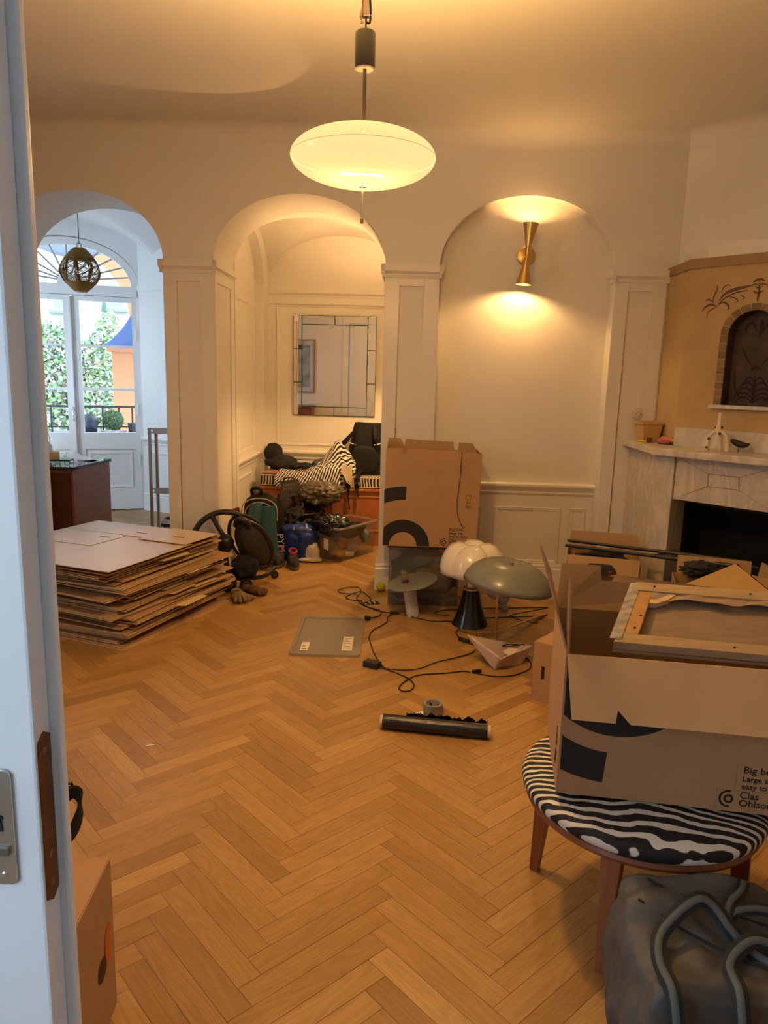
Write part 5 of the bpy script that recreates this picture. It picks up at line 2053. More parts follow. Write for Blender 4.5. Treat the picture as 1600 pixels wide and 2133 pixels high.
outer, inner = rrect(0, .402, 0, .66, .03), rrect(.022, .380, .022, .638, .02)
n = len(outer)
lm = MB()
lm.prism(inner, .006, .009, LM)
lm.build('lid_plate', LIDM, ld_)
lm = MB()
vs = [(x, y, .001) for x, y in outer]+[(x, y, .016) for x, y in outer]+[(x, y, .016) for x, y in inner]+[(x, y, .006) for x, y in inner]
fs = []
for k in range(3):
    fs += [(k*n+i, k*n+(i+1) % n, (k+1)*n+(i+1) % n, (k+1)*n+i) for i in range(n)]
lm.add(vs, fs, LM)
lm.build('lid_rim', LIDM, ld_)
for x0, x1, y0, y1, lines in ((.055, .10, .07, .20, 3), (.29, .35, .085, .31, 7)):
    lb_ = MB().box(x0, x1, y0, y1, .0095, .0105, LM).build('paper_label', mat('cream_label', (.82, .76, .62, 1), .7), ld_)
    tx = MB()
    for k in range(lines):
        yy = y0+(y1-y0)*(.15+.7*k/max(1, lines-1))
        tx.box(x0+.008, x1-.008-.012*(k % 3), yy, yy+(.010 if lines == 3 else .005), .0106, .0109, LM)
    tx.build('printed_lines', INK, lb_)

# stretch film roll, torn film, tape
rl = thing('film_roll', 'roll of black stretch film lying on the parquet', 'film roll', (.15, 3.0, 0), world=True)
p, q = Vector((-.085, 3.045, .033)), Vector((.40, 2.985, .033))
dv = (q-p).normalized()
MB().tube([p+dv*.012, q-dv*.014], .033, 32).build('black_film', mat('shiny_black_film', (.012, .012, .014, 1), .16, bump=.25, bscale=30, stretch=(.3, 6, 6)), rl, smooth=True)
MB().tube([p, q], .026, 24).build('core_tube', mat('white_core', (.72, .66, .62, 1), .7), rl, smooth=True)
tf = MB()
tf.grid(lambda u, v: (.03+.36*u, 3.062+.05*v-.04*u, .018+.05*(1-v)**2*1.0+.022*mnoise.noise(Vector((u*11, v*4, 2)))+.012*mnoise.noise(Vector((u*31, v*7, 5)))), 70, 9)
o = tf.build('torn_film', mat('crumpled_film', (.010, .010, .010, 1), .25, bump=.5, bscale=60), rl, smooth='all')
o.modifiers.new('thickness', 'SOLIDIFY').thickness = .0012
tp = thing('tape_roll', 'roll of silver duct tape standing flat behind the film roll', 'tape', (.156, 3.215, 0))
MB().lathe([(.037, 0), (.047, 0), (.047, .05), (.037, .05)], 48, closed=True).build('tape', mat('silver_tape', (.30, .29, .28, 1), .38, metal=.3), tp, smooth=True)
MB().lathe([(.0345, .001), (.0372, .001), (.0372, .049), (.0345, .049)], 48, closed=True).build('cardboard_core', mat('grey_core', (.42, .38, .33, 1), .8), tp, smooth=True)
k_ = MB()
for i in range(6):
    a = i*math.pi/3+.3
    k_.box(-.005, .005, -.0004, .0004, .018, .032, R('Z', math.degrees(a)) @ T(0, .0343, 0))
k_.build('core_print', INK, tp)
pw = MB().grid(lambda u, v: (.075+.035*u, 3.165+.03*v, .006+.012*u*v), 5, 5)
o = single('paper_scrap', pw, PAPER, 'crumpled white scrap beside the silver tape', 'paper')
o.modifiers.new('thickness', 'SOLIDIFY').thickness = .001
pw = MB().grid(lambda u, v: (-1.055+.03*u, 2.79+.008*v+.012*u, .003+.004*u*(1-u)), 6, 3)
o = single('paper_sliver', pw, PAPER, 'tiny white paper sliver alone on the bare parquet', 'paper')
o.modifiers.new('thickness', 'SOLIDIFY').thickness = .001

# ------------------------------------------------------------------ stack of flattened boxes
random.seed(11)
E1, E2 = Vector((.345, .938, 0)).normalized(), Vector((-.92, .39, 0)).normalized()
STC = Vector((-1.90, 4.50, 0))
KRAFT = [mat('kraft_a', (.40, .235, .12, 1), .7, var=.07, vscale=4), mat('kraft_b', (.47, .29, .15, 1), .72, var=.07, vscale=4), mat('kraft_c', (.34, .195, .095, 1), .72, var=.07, vscale=4)]
EDGE = mat('kraft_edge', (.64, .47, .27, 1), .85, var=.15, vscale=60)


def pale_edges(o):
    """Cut edges of corrugated board are paler than its faces."""
    o.data.materials.append(EDGE)
    for p in o.data.polygons:
        if abs(p.normal.z) < .5:
            p.material_index = 1


def stack_sheet(mb, M, w, h, z0, t, notch):
    """One creased sheet: w x h with small cuts along the two visible edges."""
    poly = [(-w/2, -h/2)]
    x = -w/2
    for c in sorted(notch):
        xx = -w/2+w*c
        poly += [(xx-.006, -h/2), (xx-.004, -h/2+.05), (xx+.004, -h/2+.05), (xx+.006, -h/2)]
    poly += [(w/2, -h/2)]
    for c in sorted(notch):
        yy = -h/2+h*(c*.8+.1)
        poly += [(w/2, yy-.006), (w/2-.05, yy-.004), (w/2-.05, yy+.004), (w/2, yy+.006)]
    poly += [(w/2, h/2), (-w/2, h/2)]
    mb.prism(poly, z0, z0+t, M)


z = .0
NB = 30
LEAN = [(0, 0)]
prev = (0.0, 0.0, 0.0)
boards = []
while z < .455:
    t = random.choice((.008, .010, .012, .014, .016))
    boards.append((z, t))
    z += t+random.uniform(.002, .006)
nbd = len(boards)
_tens = ['', '', 'twenty', 'thirty', 'forty']
_ones = ['', 'first', 'second', 'third', 'fourth', 'fifth', 'sixth', 'seventh', 'eighth', 'ninth', 'tenth', 'eleventh', 'twelfth', 'thirteenth', 'fourteenth', 'fifteenth',
         'sixteenth', 'seventeenth', 'eighteenth', 'nineteenth', 'twentieth']
ORD = ['topmost'] + [(_ones[k+1] if k < 20 else ('thirtieth' if k == 29 else _tens[(k+1)//10]+'-'+_ones[(k+1) % 10])) for k in range(1, 39)]
for i, (z, t) in enumerate(boards):
    f = i/(nbd-1)
    big = random.random() < .8
    w = random.uniform(.98, 1.10) if big else random.uniform(.80, .95)
    h = random.uniform(.98, 1.08) if big else random.uniform(.85, 1.0)
    bulge = .07*math.sin(min(1, f*1.25)*math.pi)           # the middle of the pile leans out
    dx = random.uniform(-.03, .03)+bulge*.8-.05*max(0, f-.8)
    dy = random.uniform(-.03, .03)-.05*(f > .85)
    c = STC - E1*(-dy*0) + E1*dx*.8 - E2*(bulge*.5+dy)
    ang = random.uniform(-3.5, 3.5)
    M = frame((c.x, c.y, 0), R('Z', ang).to_3x3() @ E1, R('Z', ang).to_3x3() @ E2)
    # local x = E1 (away along the right edge), local y = E2 (to the far left)
    if i < nbd-1:
        lab = ORD[nbd-1-i]+' cardboard box from the top of the flattened floor stack'
        bo_ = thing('flat_box', lab, 'flat box', (c.x, c.y, z), group='flattened boxes in the floor stack', world=True)
        km = random.choice(KRAFT)
        nt_ = [random.uniform(.2, .4), random.uniform(.55, .85)]
        s1 = MB()
        stack_sheet(s1, M, w, h, z, t*.45, nt_)
        pale_edges(s1.build('lower_sheet', km, bo_))
        s1 = MB()
        sh_ = random.uniform(-.015, .015)
        stack_sheet(s1, M @ T(sh_, random.uniform(-.012, .012), 0), w-.01, h-.012, z+t*.55, t*.45, nt_)
        pale_edges(s1.build('upper_sheet', km, bo_))
        if random.random() < .5:
            lx = random.uniform(-.3, .2)
            fl = MB()
            sg = random.choice((0, 1))
            if sg:
                fl.prism([(w/2-.01, lx), (w/2+.045, lx+.01), (w/2+.045, lx+.24), (w/2-.01, lx+.25)], z+t*.3, z+t*.3+.003, M)
            else:
                fl.prism([(lx, -h/2+.01), (lx+.02, -h/2-.05), (lx+.25, -h/2-.05), (lx+.27, -h/2+.01)], z+t*.3, z+t*.3+.003, M)
            fl.build('loose_flap', EDGE, bo_)
ZT = boards[-1][0]+boards[-1][1]-.004
# topmost one: separate panels with hand slots, as it lies
top = thing('flat_box', 'topmost flattened box of the stack, pale daylight on its creased panels and hand slots', 'flat box', (-1.9, 4.5, ZT), world=True)
A, Bc, Dc = Vector((-1.615, 3.775, ZT)), Vector((-1.262, 4.775, ZT)), Vector((-2.25, 5.265, ZT))
TM = frame(A, Bc-A, Dc-Bc)
LW, LH = (Bc-A).length, 1.02
TOPM = mat('kraft_top_daylit', (.62, .49, .38, 1), .30, var=.05, vscale=5)  # paler than the kraft below: bay daylight is put into this colour
hx = [0, LW*.36, LW*.66, LW]
hy = [0, .40, LH]


def top_panel(x0, x1, y0, y1, z0, slot=None, tilt=0):
    mb = MB()
    if slot is None:
        mb.box(x0, x1, y0, y1, z0+.013, z0+.017, TM)
    else:
        sx, sy, sl, sw, al = slot
        a, b = (sl/2, sw/2) if al else (sw/2, sl/2)
        for q_ in ((x0, sx-a, y0, y1), (sx+a, x1, y0, y1), (sx-a, sx+a, y0, sy-b), (sx-a, sx+a, sy+b, y1)):
            mb.box(*q_, z0+.013, z0+.017, TM)
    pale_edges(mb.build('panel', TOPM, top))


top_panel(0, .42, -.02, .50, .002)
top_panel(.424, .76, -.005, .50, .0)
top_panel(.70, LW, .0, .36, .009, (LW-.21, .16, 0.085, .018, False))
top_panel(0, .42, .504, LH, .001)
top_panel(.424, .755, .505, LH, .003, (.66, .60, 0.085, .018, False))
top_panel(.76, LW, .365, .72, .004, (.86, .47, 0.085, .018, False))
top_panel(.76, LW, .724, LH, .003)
MB().box(0, LW-.01, -.01, LH, -.003, 0, TM).build('under_sheet', KRAFT[2], top)

# ------------------------------------------------------------------ alcove: bench, cushion and what lies there
be = thing('storage_bench', 'long orange-brown wooden bench chest against the alcove wall', 'bench', (-.79, 6.87, 0), world=True)
bx0, bx1, by0, by1 = AXL+.02, AXR-.02, 6.62, YB-.02
MB().box(bx0, bx1, by0, by1, .06, .505).build('chest_body', ORANGEW, be, bev=.003)
MB().box(bx0-.01, bx1+.01, by0-.025, by1, .505, .53).build('seat_board', ORANGEW, be, bev=.004)
for a, b in ((bx0+.03, -.80), (-.76, bx1-.03)):
    fm2 = MB()
    frame_mold(fm2, (a, by0, .13), (1, 0, 0), (0, 0, 1), b-a, .33, .02, .008)
    fm2.build('panel_moulding', ORANGEW, be)
MB().box(bx0, bx1, by0-.012, by0, .0, .09).build('plinth_board', ORANGEW, be, bev=.003)
cu = thing('bench_cushion', 'flat zebra-print cushion lying on the wooden bench chest', 'cushion', (-.79, 6.87, .532), world=True)
ZB2 = zebra('zebra_print_bench', 34.0, .16, 'X', light=(.62, .52, .38, 1), dark=(.012, .008, .006, 1), edge=.55, rot=.2)
MB().box(bx0+.005, bx1-.005, by0-.015, by1-.01, .532, .638).build('cushion_pad', ZB2, cu, bev=.018)
PIP = mat('cream_piping', (.55, .42, .27, 1), .8)
for zz_ in (.542, .630):
    MB().tube([(bx0+.012, by0-.014, zz_), (bx1-.012, by0-.014, zz_)], .005, 8).build('piping', PIP, cu)
bench_top = .640

# striped shirt draped over cushion and front
def shirt(u, v):
    """u across (stripe direction), v from the back of the seat over the front edge and down."""
    x = -1.19+.56*u
    if v < .45:
        y = 6.98-.39*(v/.45)
        z = bench_top+.012+.018*abs(mnoise.noise(Vector((u*5, v*6, 0))))
    else:
        w = (v-.45)/.55
        y = 6.588-.03*w-.02*math.sin(w*3)
        z = bench_top+.008-(.10+.13*u*(1-.4*u))*w
    lump = math.exp(-((u-.86)**2*11+(v-.12)**2*9))
    z += .13*lump + .012*mnoise.noise(Vector((u*11, v*9, 3)))
    y -= .05*lump
    x += .05*(1-v)*(u-.3)+.06*(v > .45)*(v-.45)*(u-.6)*1.5
    return (x, y, z)


gs = MB().grid(shirt, 60, 60)
STR = stripes('striped_jersey', 42, .5)
sh1 = gs.build('striped_shirt', STR, None, smooth='all')
uvl = sh1.data.uv_layers.new(name='UVMap')
for poly_ in sh1.data.polygons:
    for li in poly_.loop_indices:
        vi = sh1.data.loops[li].vertex_index
        uu, vv = (vi//60)/59, (vi % 60)/59
        uvl.data[li].uv = (uu*.56+vv*.16, vv*.7)
sh1.modifiers.new('thickness', 'SOLIDIFY').thickness = .004
tag(sh1, 'black and white striped shirt draped over the bench edge', 'shirt')


def shirt2(u, v):
    x = -.84+.36*u
    y = 6.80-.17*v-.05*math.sin(u*3)
    z = bench_top+.05+.24*math.exp(-((u-.55)**2*6+(v-.15)**2*4))-.16*v*v*u+.035*mnoise.noise(Vector((u*5, v*5, 8)))+.02*mnoise.noise(Vector((u*12, v*11, 4)))
    y -= .03*mnoise.noise(Vector((u*7, v*6, 2)))
    return (x, y, z)


g2 = MB().grid(shirt2, 40, 30)
sh2 = g2.build('striped_sleeve', STR, None, smooth='all')
uvl = sh2.data.uv_layers.new(name='UVMap')
for poly_ in sh2.data.polygons:
    for li in poly_.loop_indices:
        vi = sh2.data.loops[li].vertex_index
        uu, vv = (vi//30)/39, (vi % 30)/29
        uvl.data[li].uv = (uu*.2+vv*.30, vv)
sh2.modifiers.new('thickness', 'SOLIDIFY').thickness = .004
tag(sh2, 'striped top with white hem heaped beside the black backpack', 'shirt')
single('white_hem', MB().grid(lambda u, v: (-.60+.10*u, 6.575-.01*v, bench_top+.10-.13*v*u-.07*v+.01*math.sin(u*9)), 10, 8), mat('cream_cloth', (.62, .50, .36, 1), .85), 'cream cloth corner between striped top and backpack', 'cloth').modifiers.new('thickness', 'SOLIDIFY').thickness = .004
dn = MB().blob((-.80, 6.86, bench_top+.06), (.11, .09, .065), .25, 2.2, 21, 4, floor=bench_top+.003, crumple=.12)
single('denim_garment', dn, mat('grey_denim', (.10, .11, .12, 1), .9), 'grey-blue denim garment bunched behind the striped shirt', 'clothes', smooth='all')
fringe = MB()
for i in range(60):
    a = i/59
    p = Vector((-1.02+.24*a, 6.66+.03*math.sin(i*2.1), bench_top+.03))
    fringe.tube([p, p+Vector((.008*math.sin(i*5.7), -.02, .022*math.sin(i*3.3)+.006))], .0035, 5)
single('fringed_scarf', fringe, mat('tan_fringe', (.28, .20, .11, 1), .9), 'tan and black fringed scarf edge on the zebra cushion', 'scarf')
ht = thing('dark_jacket', 'dark jacket folded in the corner of the bench', 'jacket', (-1.22, 6.9, bench_top+.002), world=True)
MB().blob((-1.20, 6.90, bench_top+.075), (.15, .12, .075), .18, 1.8, 5, 4, floor=bench_top+.02, crumple=.07).build('folded_cloth', mat('charcoal_knit', (.018, .017, .019, 1), .95), ht, smooth='all')
hh = MB().blob((-1.285, 6.93, bench_top+.165), (.085, .085, .095), .12, 1.8, 9, 4, floor=bench_top+.10)
single('dark_beanie', hh, mat('black_knit', (.012, .011, .013, 1), .95), 'dark knitted beanie on top of the folded jacket', 'hat', smooth='all')
gl_ = MB().blob((-.99, 6.86, bench_top+.045), (.11, .07, .04), .3, 2.5, 14, 4, floor=bench_top+.003, crumple=.2)
single('black_gloves', gl_, BLACKF, 'black gloves bundled between folded jacket and striped shirt', 'gloves', smooth='all')
pk_ = MB().box(-1.335, -1.17, 6.63, 6.78, bench_top+.002, bench_top+.018)
single('pink_notebook', pk_, mat('dusty_pink', (.42, .18, .12, 1), .8), 'dusty pink folded cloth under the dark jacket', 'cloth', bev=.004)

# backpack
bp = thing('backpack', 'large black backpack sitting upright on the zebra bench cushion', 'backpack', (-.40, 6.84, bench_top), world=True)


def pack(u, v):
    a = 2*math.pi*u
    c, s_ = math.cos(a), math.sin(a)
    k = 1/max(abs(c), abs(s_))**.55
    z = v
    wx = .185*(1-.10*(v*2-1)**2)*(1 if v > .02 else .9)*(1-.10*v)
    wy = .105*(1-.28*v)
    x = -.405+.05*v+wx*c*k + .008*mnoise.noise(Vector((c*3, s_*3, v*4)))
    y = 6.84+.05*v+wy*s_*k + .012*mnoise.noise(Vector((c*4, s_*4, v*5+3)))
    zz__ = bench_top+.004+.47*v+.012*mnoise.noise(Vector((c*2, s_*2, 9)))*v
    return (x, y, zz__)


b_ = MB().grid(pack, 48, 20, closeu=True)
nb0 = 48*20
b_.f.append(tuple(i*20+19 for i in range(48)))
b_.f.append(tuple(i*20 for i in range(47, -1, -1)))
PACKM = mat('black_nylon', (.007, .007, .008, 1), .75, spec=.25, bump=.25, bscale=25)
b_.build('pack_body', PACKM, bp, smooth=True)
MB().blob((-.40, 6.755, bench_top+.14), (.135, .03, .13), .1, 1.5, 2, 4, box=.5).build('front_pocket', mat('black_nylon_pocket', (.009, .009, .010, 1), .75, spec=.25), bp, smooth='all')
for sx in (-1, 1):
    MB().tube(smooth_path([(-.385+sx*.07, 6.78, bench_top+.46), (-.39+sx*.085, 6.735, bench_top+.36), (-.40+sx*.105, 6.735, bench_top+.24)]), .02, 8, flat=(1, .3)).build('shoulder_strap', PACKM, bp)
    MB().box(-.032, .032, -.003, .003, -.005, .005, T(-.40+sx*.115, 6.735, bench_top+.29) @ R('Y', 14*sx*-1)).build('reflective_strip', mat('silver_reflector', (.62, .58, .52, 1), .4), bp)
MB().grid(lambda u, v: (-.62+.16*u+.02*v, 6.80-.02*u, bench_top+.30+.165*u-.05*v*(1-u)), 8, 5).build('side_wing', PACKM, bp, smooth='all').modifiers.new('thickness', 'SOLIDIFY').thickness = .012
MB().tube(smooth_path([(-.565, 6.80, bench_top+.32), (-.60, 6.79, bench_top+.30), (-.605, 6.79, bench_top+.25)]), .009, 6).build('buckle_strap', PACKM, bp)
for x0_, zl in ((-.53, .30), (-.45, .18)):
    MB().tube(smooth_path([(x0_+.02, 6.72, bench_top+.05), (x0_, 6.59, bench_top+.0), (x0_-.005, 6.58, bench_top-.12), (x0_+.01, 6.58, bench_top-zl)]), .022, 8, flat=(1, .22)).build('hanging_strap', PACKM, bp)

# mirror
mr = thing('mirror', 'rectangular wall mirror with mirrored border strips edged in green', 'mirror', (-.735, YB-.011, 1.63), world=True)
mx0, mx1, mz0, mz1 = -1.128, -.335, 1.158, 2.098
ym = YB-.012
MIR = mat('silver_mirror', (.88, .86, .82, 1), .01, metal=1)
GRN = mat('green_edge', (.015, .085, .04, 1), .4)
MB().box(mx0, mx1, ym-.012, ym, mz0, mz1).build('backing_board', GRN, mr)
bwid = .083
g = .0042


def mpane(x0, x1, z0, z1, name):
    MB().box(x0+g, x1-g, ym-.016, ym-.012, z0+g, z1-g).build(name, MIR, mr)


mpane(mx0+bwid, mx1-bwid, mz0+bwid, mz1-bwid, 'centre_mirror')
for k in range(3):
    zz0, zz1 = mz0+(mz1-mz0)*k/3, mz0+(mz1-mz0)*(k+1)/3
    mpane(mx0, mx0+bwid, zz0, zz1, 'border_mirror')
    mpane(mx1-bwid, mx1, zz0, zz1, 'border_mirror')
for k in range(2):
    xx0 = mx0+bwid+(mx1-mx0-2*bwid)*k/2
    xx1 = mx0+bwid+(mx1-mx0-2*bwid)*(k+1)/2
    mpane(xx0, xx1, mz0, mz0+bwid, 'border_mirror')
    mpane(xx0, xx1, mz1-bwid, mz1, 'border_mirror')

# clear tub of toys
tu = thing('clear_tub', 'open clear plastic tub full of small toys beside the pilaster', 'storage tub', (-.52, 6.22, 0), world=True)
c4 = [Vector((-.815, 6.10, 0)), Vector((-.55, 5.90, 0)), Vector((-.255, 6.35, 0)), Vector((-.52, 6.56, 0))]
cc = sum(c4, Vector())/4
TUB = glassy('clear_tub_plastic', (.95, .95, .94, 1), .06, .06, .16, (.62, .6, .58, 1))
tw = MB()
lo4 = [cc+(p-cc)*.88 for p in c4]
hi4 = [p+Vector((0, 0, .29)) for p in c4]
for i in range(4):
    j = (i+1) % 4
    tw.add([lo4[i]+Vector((0, 0, .004)), lo4[j]+Vector((0, 0, .004)), hi4[j], hi4[i]], [(0, 1, 2, 3)])
tw.add([p+Vector((0, 0, .004)) for p in lo4], [(0, 1, 2, 3)])
tw.build('tub_shell', TUB, tu)
MB().tube([hi4[0], hi4[0].lerp(hi4[1], .5), hi4[1], hi4[1].lerp(hi4[2], .5), hi4[2], hi4[2].lerp(hi4[3], .5), hi4[3], hi4[3].lerp(hi4[0], .5)], .010, 8, closed=True).build('tub_rim', glassy('frosted_rim', (.92, .92, .9, 1), .08, .15, .35, (.65, .62, .6, 1)), tu)
nrm = (c4[1]-c4[0]).normalized()
MB().sheet([c4[0].lerp(c4[1], a)+Vector((.012, -.014, z_)) for a, z_ in ((.44, .105), (.60, .095), (.60, .185), (.44, .195))], .001).build('paper_label', PAPER, tu)
MB().sheet([c4[0].lerp(c4[1], a)+Vector((.012, -.014, z_)) for a, z_ in ((.33, .115), (.43, .11), (.43, .19), (.33, .195))], .001).build('red_label', mat('dull_red_label', (.30, .08, .05, 1), .6), tu)
toys = [((-.56, 6.06, .05), (.055, .05, .04), (.75, .35, .03, 1), 'orange'), ((-.60, 6.10, .05), (.05, .06, .04), (.45, .48, .06, 1), 'lime green'), ((-.50, 6.12, .035), (.06, .05, .03), (.72, .69, .62, 1), 'white'),
        ((-.47, 6.22, .07), (.07, .06, .06), (.45, .40, .36, 1), 'grey'), ((-.36, 6.33, .15), (.05, .05, .06), (.14, .22, .20, 1), 'dark green'), ((-.66, 6.16, .10), (.06, .05, .05), (.55, .48, .42, 1), 'beige'),
        ((-.62, 6.22, .16), (.05, .05, .05), (.16, .20, .22, 1), 'slate blue'), ((-.55, 6.10, .115), (.04, .03, .03), (.55, .10, .05, 1), 'red')]
for k, (c, r_, col, nm) in enumerate(toys):
    t_ = MB().blob(c, r_, .25, 2.0, 30+k, 3, floor=.007, crumple=.1)
    single('plastic_toy', t_, mat('toy_'+nm.replace(' ', '_'), col, .4), nm+' plastic toy piled inside the clear tub', 'toy', group='toys in the clear tub', smooth='all')
bl = MB()
bl.lathe([(1e-4, .0), (.06, .0), (.13, .05), (.16, .11), (.155, .11), (.125, .055), (.055, .008), (1e-4, .008)], 32, T(-.50, 6.24, .155))
single('dark_bowl', bl, mat('dark_bowl', (.035, .03, .028, 1), .5), 'dark round bowl sitting on the toys in the clear tub', 'bowl', smooth=True)

# bin bags, basket, blue bag
BAGM = mat('black_bin_liner', (.010, .010, .009, 1), .22, bump=.35, bscale=22)
BAGG = mat('smoky_bin_liner', (.12, .10, .065, 1), .2, bump=.35, bscale=18)
gb = MB().blob((-.91, 6.38, .21), (.21, .17, .23), .22, 1.8, 41, 5, floor=.004, crumple=.13, cf=4)
single('bin_bag', gb, BAGM, 'shiny black bin bag slumped on the floor before the bench', 'bag', smooth='all')
gb = MB().blob((-.76, 6.34, .52), (.19, .14, .11), .2, 2.0, 47, 5, crumple=.16, cf=4)
single('bin_bag', gb, BAGG, 'smoky translucent bin bag heaped above the black one', 'bag', smooth='all')
gb = MB().blob((-.62, 6.06, .30), (.15, .12, .085), .25, 2.2, 53, 5, crumple=.20, cf=4)
single('bin_bag', gb, BAGM, 'small crumpled black bag hanging over the rim of the clear tub', 'bag', smooth='all')
bk_ = thing('plastic_basket', 'dark grey perforated plastic basket tilted before the bench', 'basket', (-1.03, 6.42, .40), world=True)
BM = T(-1.035, 6.36, .55) @ R('Y', -9) @ R('X', -12)
w_, h_ = .155, .145
gm = mat('dark_grey_plastic', (.05, .042, .036, 1), .55)
bs_ = MB()
cols, rows = 8, 3
xs_ = [-w_/2+w_*(i+.5)/cols for i in range(cols)]
# front plate with real holes
ys_ = [-.035, .0, .035]
prevx = -w_/2
sl_w, sl_h = .0065, .016
grid_x = [-w_/2]
for x in xs_:
    grid_x += [x-sl_w/2, x+sl_w/2]
grid_x.append(w_/2)
grid_y = [-h_/2]
for y in ys_:
    grid_y += [y-sl_h/2, y+sl_h/2]
grid_y.append(h_/2)
for i in range(len(grid_x)-1):
    for j in range(len(grid_y)-1):
        if i % 2 == 1 and j % 2 == 1:
            continue
        bs_.box(grid_x[i], grid_x[i+1], -.002, .002, grid_y[j], grid_y[j+1], BM)
bs_.build('front_wall', gm, bk_)
MB().box(-w_/2-.004, w_/2+.004, -.006, .005, h_/2-.012, h_/2+.004, BM).build('rim', gm, bk_, bev=.003)
MB().box(-w_/2, w_/2, .10, .103, -h_/2, h_/2, BM).build('back_wall', mat('pale_inside', (.42, .38, .33, 1), .6), bk_)
sd_ = MB()
for x in (-w_/2, w_/2-.003):
    sd_.box(x, x+.003, 0, .10, -h_/2, h_/2, BM)
sd_.box(-w_/2, w_/2, 0, .10, -h_/2, -h_/2+.003, BM)
sd_.build('side_walls', gm, bk_)
MB().tube(smooth_path([BM @ Vector(p) for p in ((-.05, -.004, h_/2), (-.035, -.01, h_/2+.022), (.035, -.01, h_/2+.022), (.05, -.004, h_/2))]), .006, 8).build('handle', gm, bk_)
ds = MB().blob((-1.08, 6.40, .30), (.11, .10, .22), .15, 2, 61, 4, floor=.004, crumple=.12)
single('dark_sack', ds, mat('dark_brown_sack', (.03, .024, .02, 1), .9), 'dark brown sack standing under the perforated basket', 'bag', smooth='all')

bbg = thing('blue_bag', 'glossy blue shopping bag with white lettering behind the black shoes', 'bag', (-.90, 5.98, 0), world=True)
BLUE = mat('blue_plastic', (.010, .035, .23, 1), .3, bump=.3, bscale=14)
g = MB().blob((-.90, 6.02, .155), (.155, .10, .155), .12, 1.8, 71, 5, floor=.004, crumple=.07, cf=3, box=.45)
g.build('bag_body', BLUE, bbg, smooth='all')
g = MB().blob((-.79, 5.955, .075), (.07, .035, .10), .2, 2, 73, 4, floor=.004, crumple=.12)
g.build('white_side', mat('white_plastic', (.60, .55, .50, 1), .4), bbg, smooth='all')
MB().blob((-.80, 5.94, .02), (.11, .05, .02), .2, 2, 75, 4, floor=.003, crumple=.12).build('white_hem', mat('white_plastic_hem', (.62, .57, .52, 1), .4), bbg, smooth='all')
vs, fs = text_mesh('PYM', .085)
tx = MB().add(vs, fs, T(-1.065, 5.885, .245) @ R('Z', -18) @ R('X', 90) @ R('Z', -82))
tx.build('printed_letters', mat('white_print', (.72, .68, .60, 1), .6), bbg)
lt = MB().box(-.93, -.922, 5.90, 5.905, .275, .30)
lt.build('white_mark', PAPER, bbg)

# shoes
def shoe(x, y, rz, label):
    t_ = thing('shoe', label, 'shoe', (x, y, 0), math.radians(rz), 'pair of black trainers')
    def up(u, v):
        a = 2*math.pi*u
        L_ = .135
        yy = math.cos(a)*L_
        wx = .048*(1+.12*math.cos(a+.4))
        top_ = .045+.055*max(0, math.cos(a)*.6+.4)
        f = math.sin(min(1, v)*math.pi/2)
        sc_ = 1-.45*v**2
        return (math.sin(a)*wx*sc_, yy*(1-.22*v*v)+.02*v, .022+top_*f)
    g_ = MB().grid(up, 32, 10, closeu=True)
    g_.f.append(tuple(i*10+9 for i in range(32)))
    g_.build('upper', mat('black_shoe_mesh', (.015, .012, .012, 1), .85, bump=.2, bscale=100), t_, smooth='all')
    so_ = MB()
    poly = [(math.sin(2*math.pi*i/32)*.051*(1+.12*math.cos(2*math.pi*i/32+.4)), math.cos(2*math.pi*i/32)*.142) for i in range(32)]
    so_.prism(poly, 0, .026)
    so_.build('sole', mat('grey_shoe_sole', (.10, .09, .085, 1), .6), t_, bev=.004)
    co = MB().tube([(math.sin(a)*.030, .075+math.cos(a)*.042, .112+.012*math.cos(a)) for a in [2*math.pi*i/18 for i in range(18)]], .010, 8, closed=True)
    co.build('collar', mat('pink_collar', (.30, .03, .06, 1), .8), t_, smooth=True)
    lc = MB()
    for k in range(4):
        yk = .03-.024*k
        lc.tube(smooth_path([(-.025, yk, .092-.008*k), (0, yk+.004, .101-.009*k), (.025, yk, .092-.008*k)]), .0028, 6)
    lc.build('laces', mat('red_laces', (.38, .04, .05, 1), .7), t_)
    return t_


shoe(-1.035, 5.80, 4, 'black trainer with pink collar nearer the black pushchair, of the pair')
shoe(-.905, 5.765, 14, 'black trainer with pink collar nearer the clear tub, of the pair')

# rucksack with teal folders
rk = thing('rucksack', 'black rounded rucksack with pale piping leaning on the alcove wall', 'backpack', (-1.20, 5.95, 0), world=True)
MB().blob((-1.20, 5.97, .28), (.165, .12, .29), .05, 1.5, 81, 5, floor=.004, box=.35).build('pack_body', PACKM, rk, smooth='all')
for k, (zt, hw_) in enumerate(((.54, .145), (.505, .12))):
    MB().tube(smooth_path([(-1.20-hw_, 5.845, .36), (-1.20-hw_*.95, 5.845, zt-.06), (-1.20-hw_*.4, 5.85, zt-.005), (-1.20+hw_*.4, 5.85, zt-.005), (-1.20+hw_*.95, 5.845, zt-.06), (-1.20+hw_, 5.845, .36)]), .005, 6).build('piping', mat('pale_piping', (.45, .38, .30, 1), .6), rk)
MB().tube(smooth_path([(-1.27, 5.92, .555), (-1.275, 5.90, .605), (-1.235, 5.90, .62), (-1.20, 5.91, .60), (-1.205, 5.93, .56)]), .013, 8).build('grab_handle', PACKM, rk, smooth=True)
TEAL = mat('teal_card', (.035, .135, .17, 1), .55)


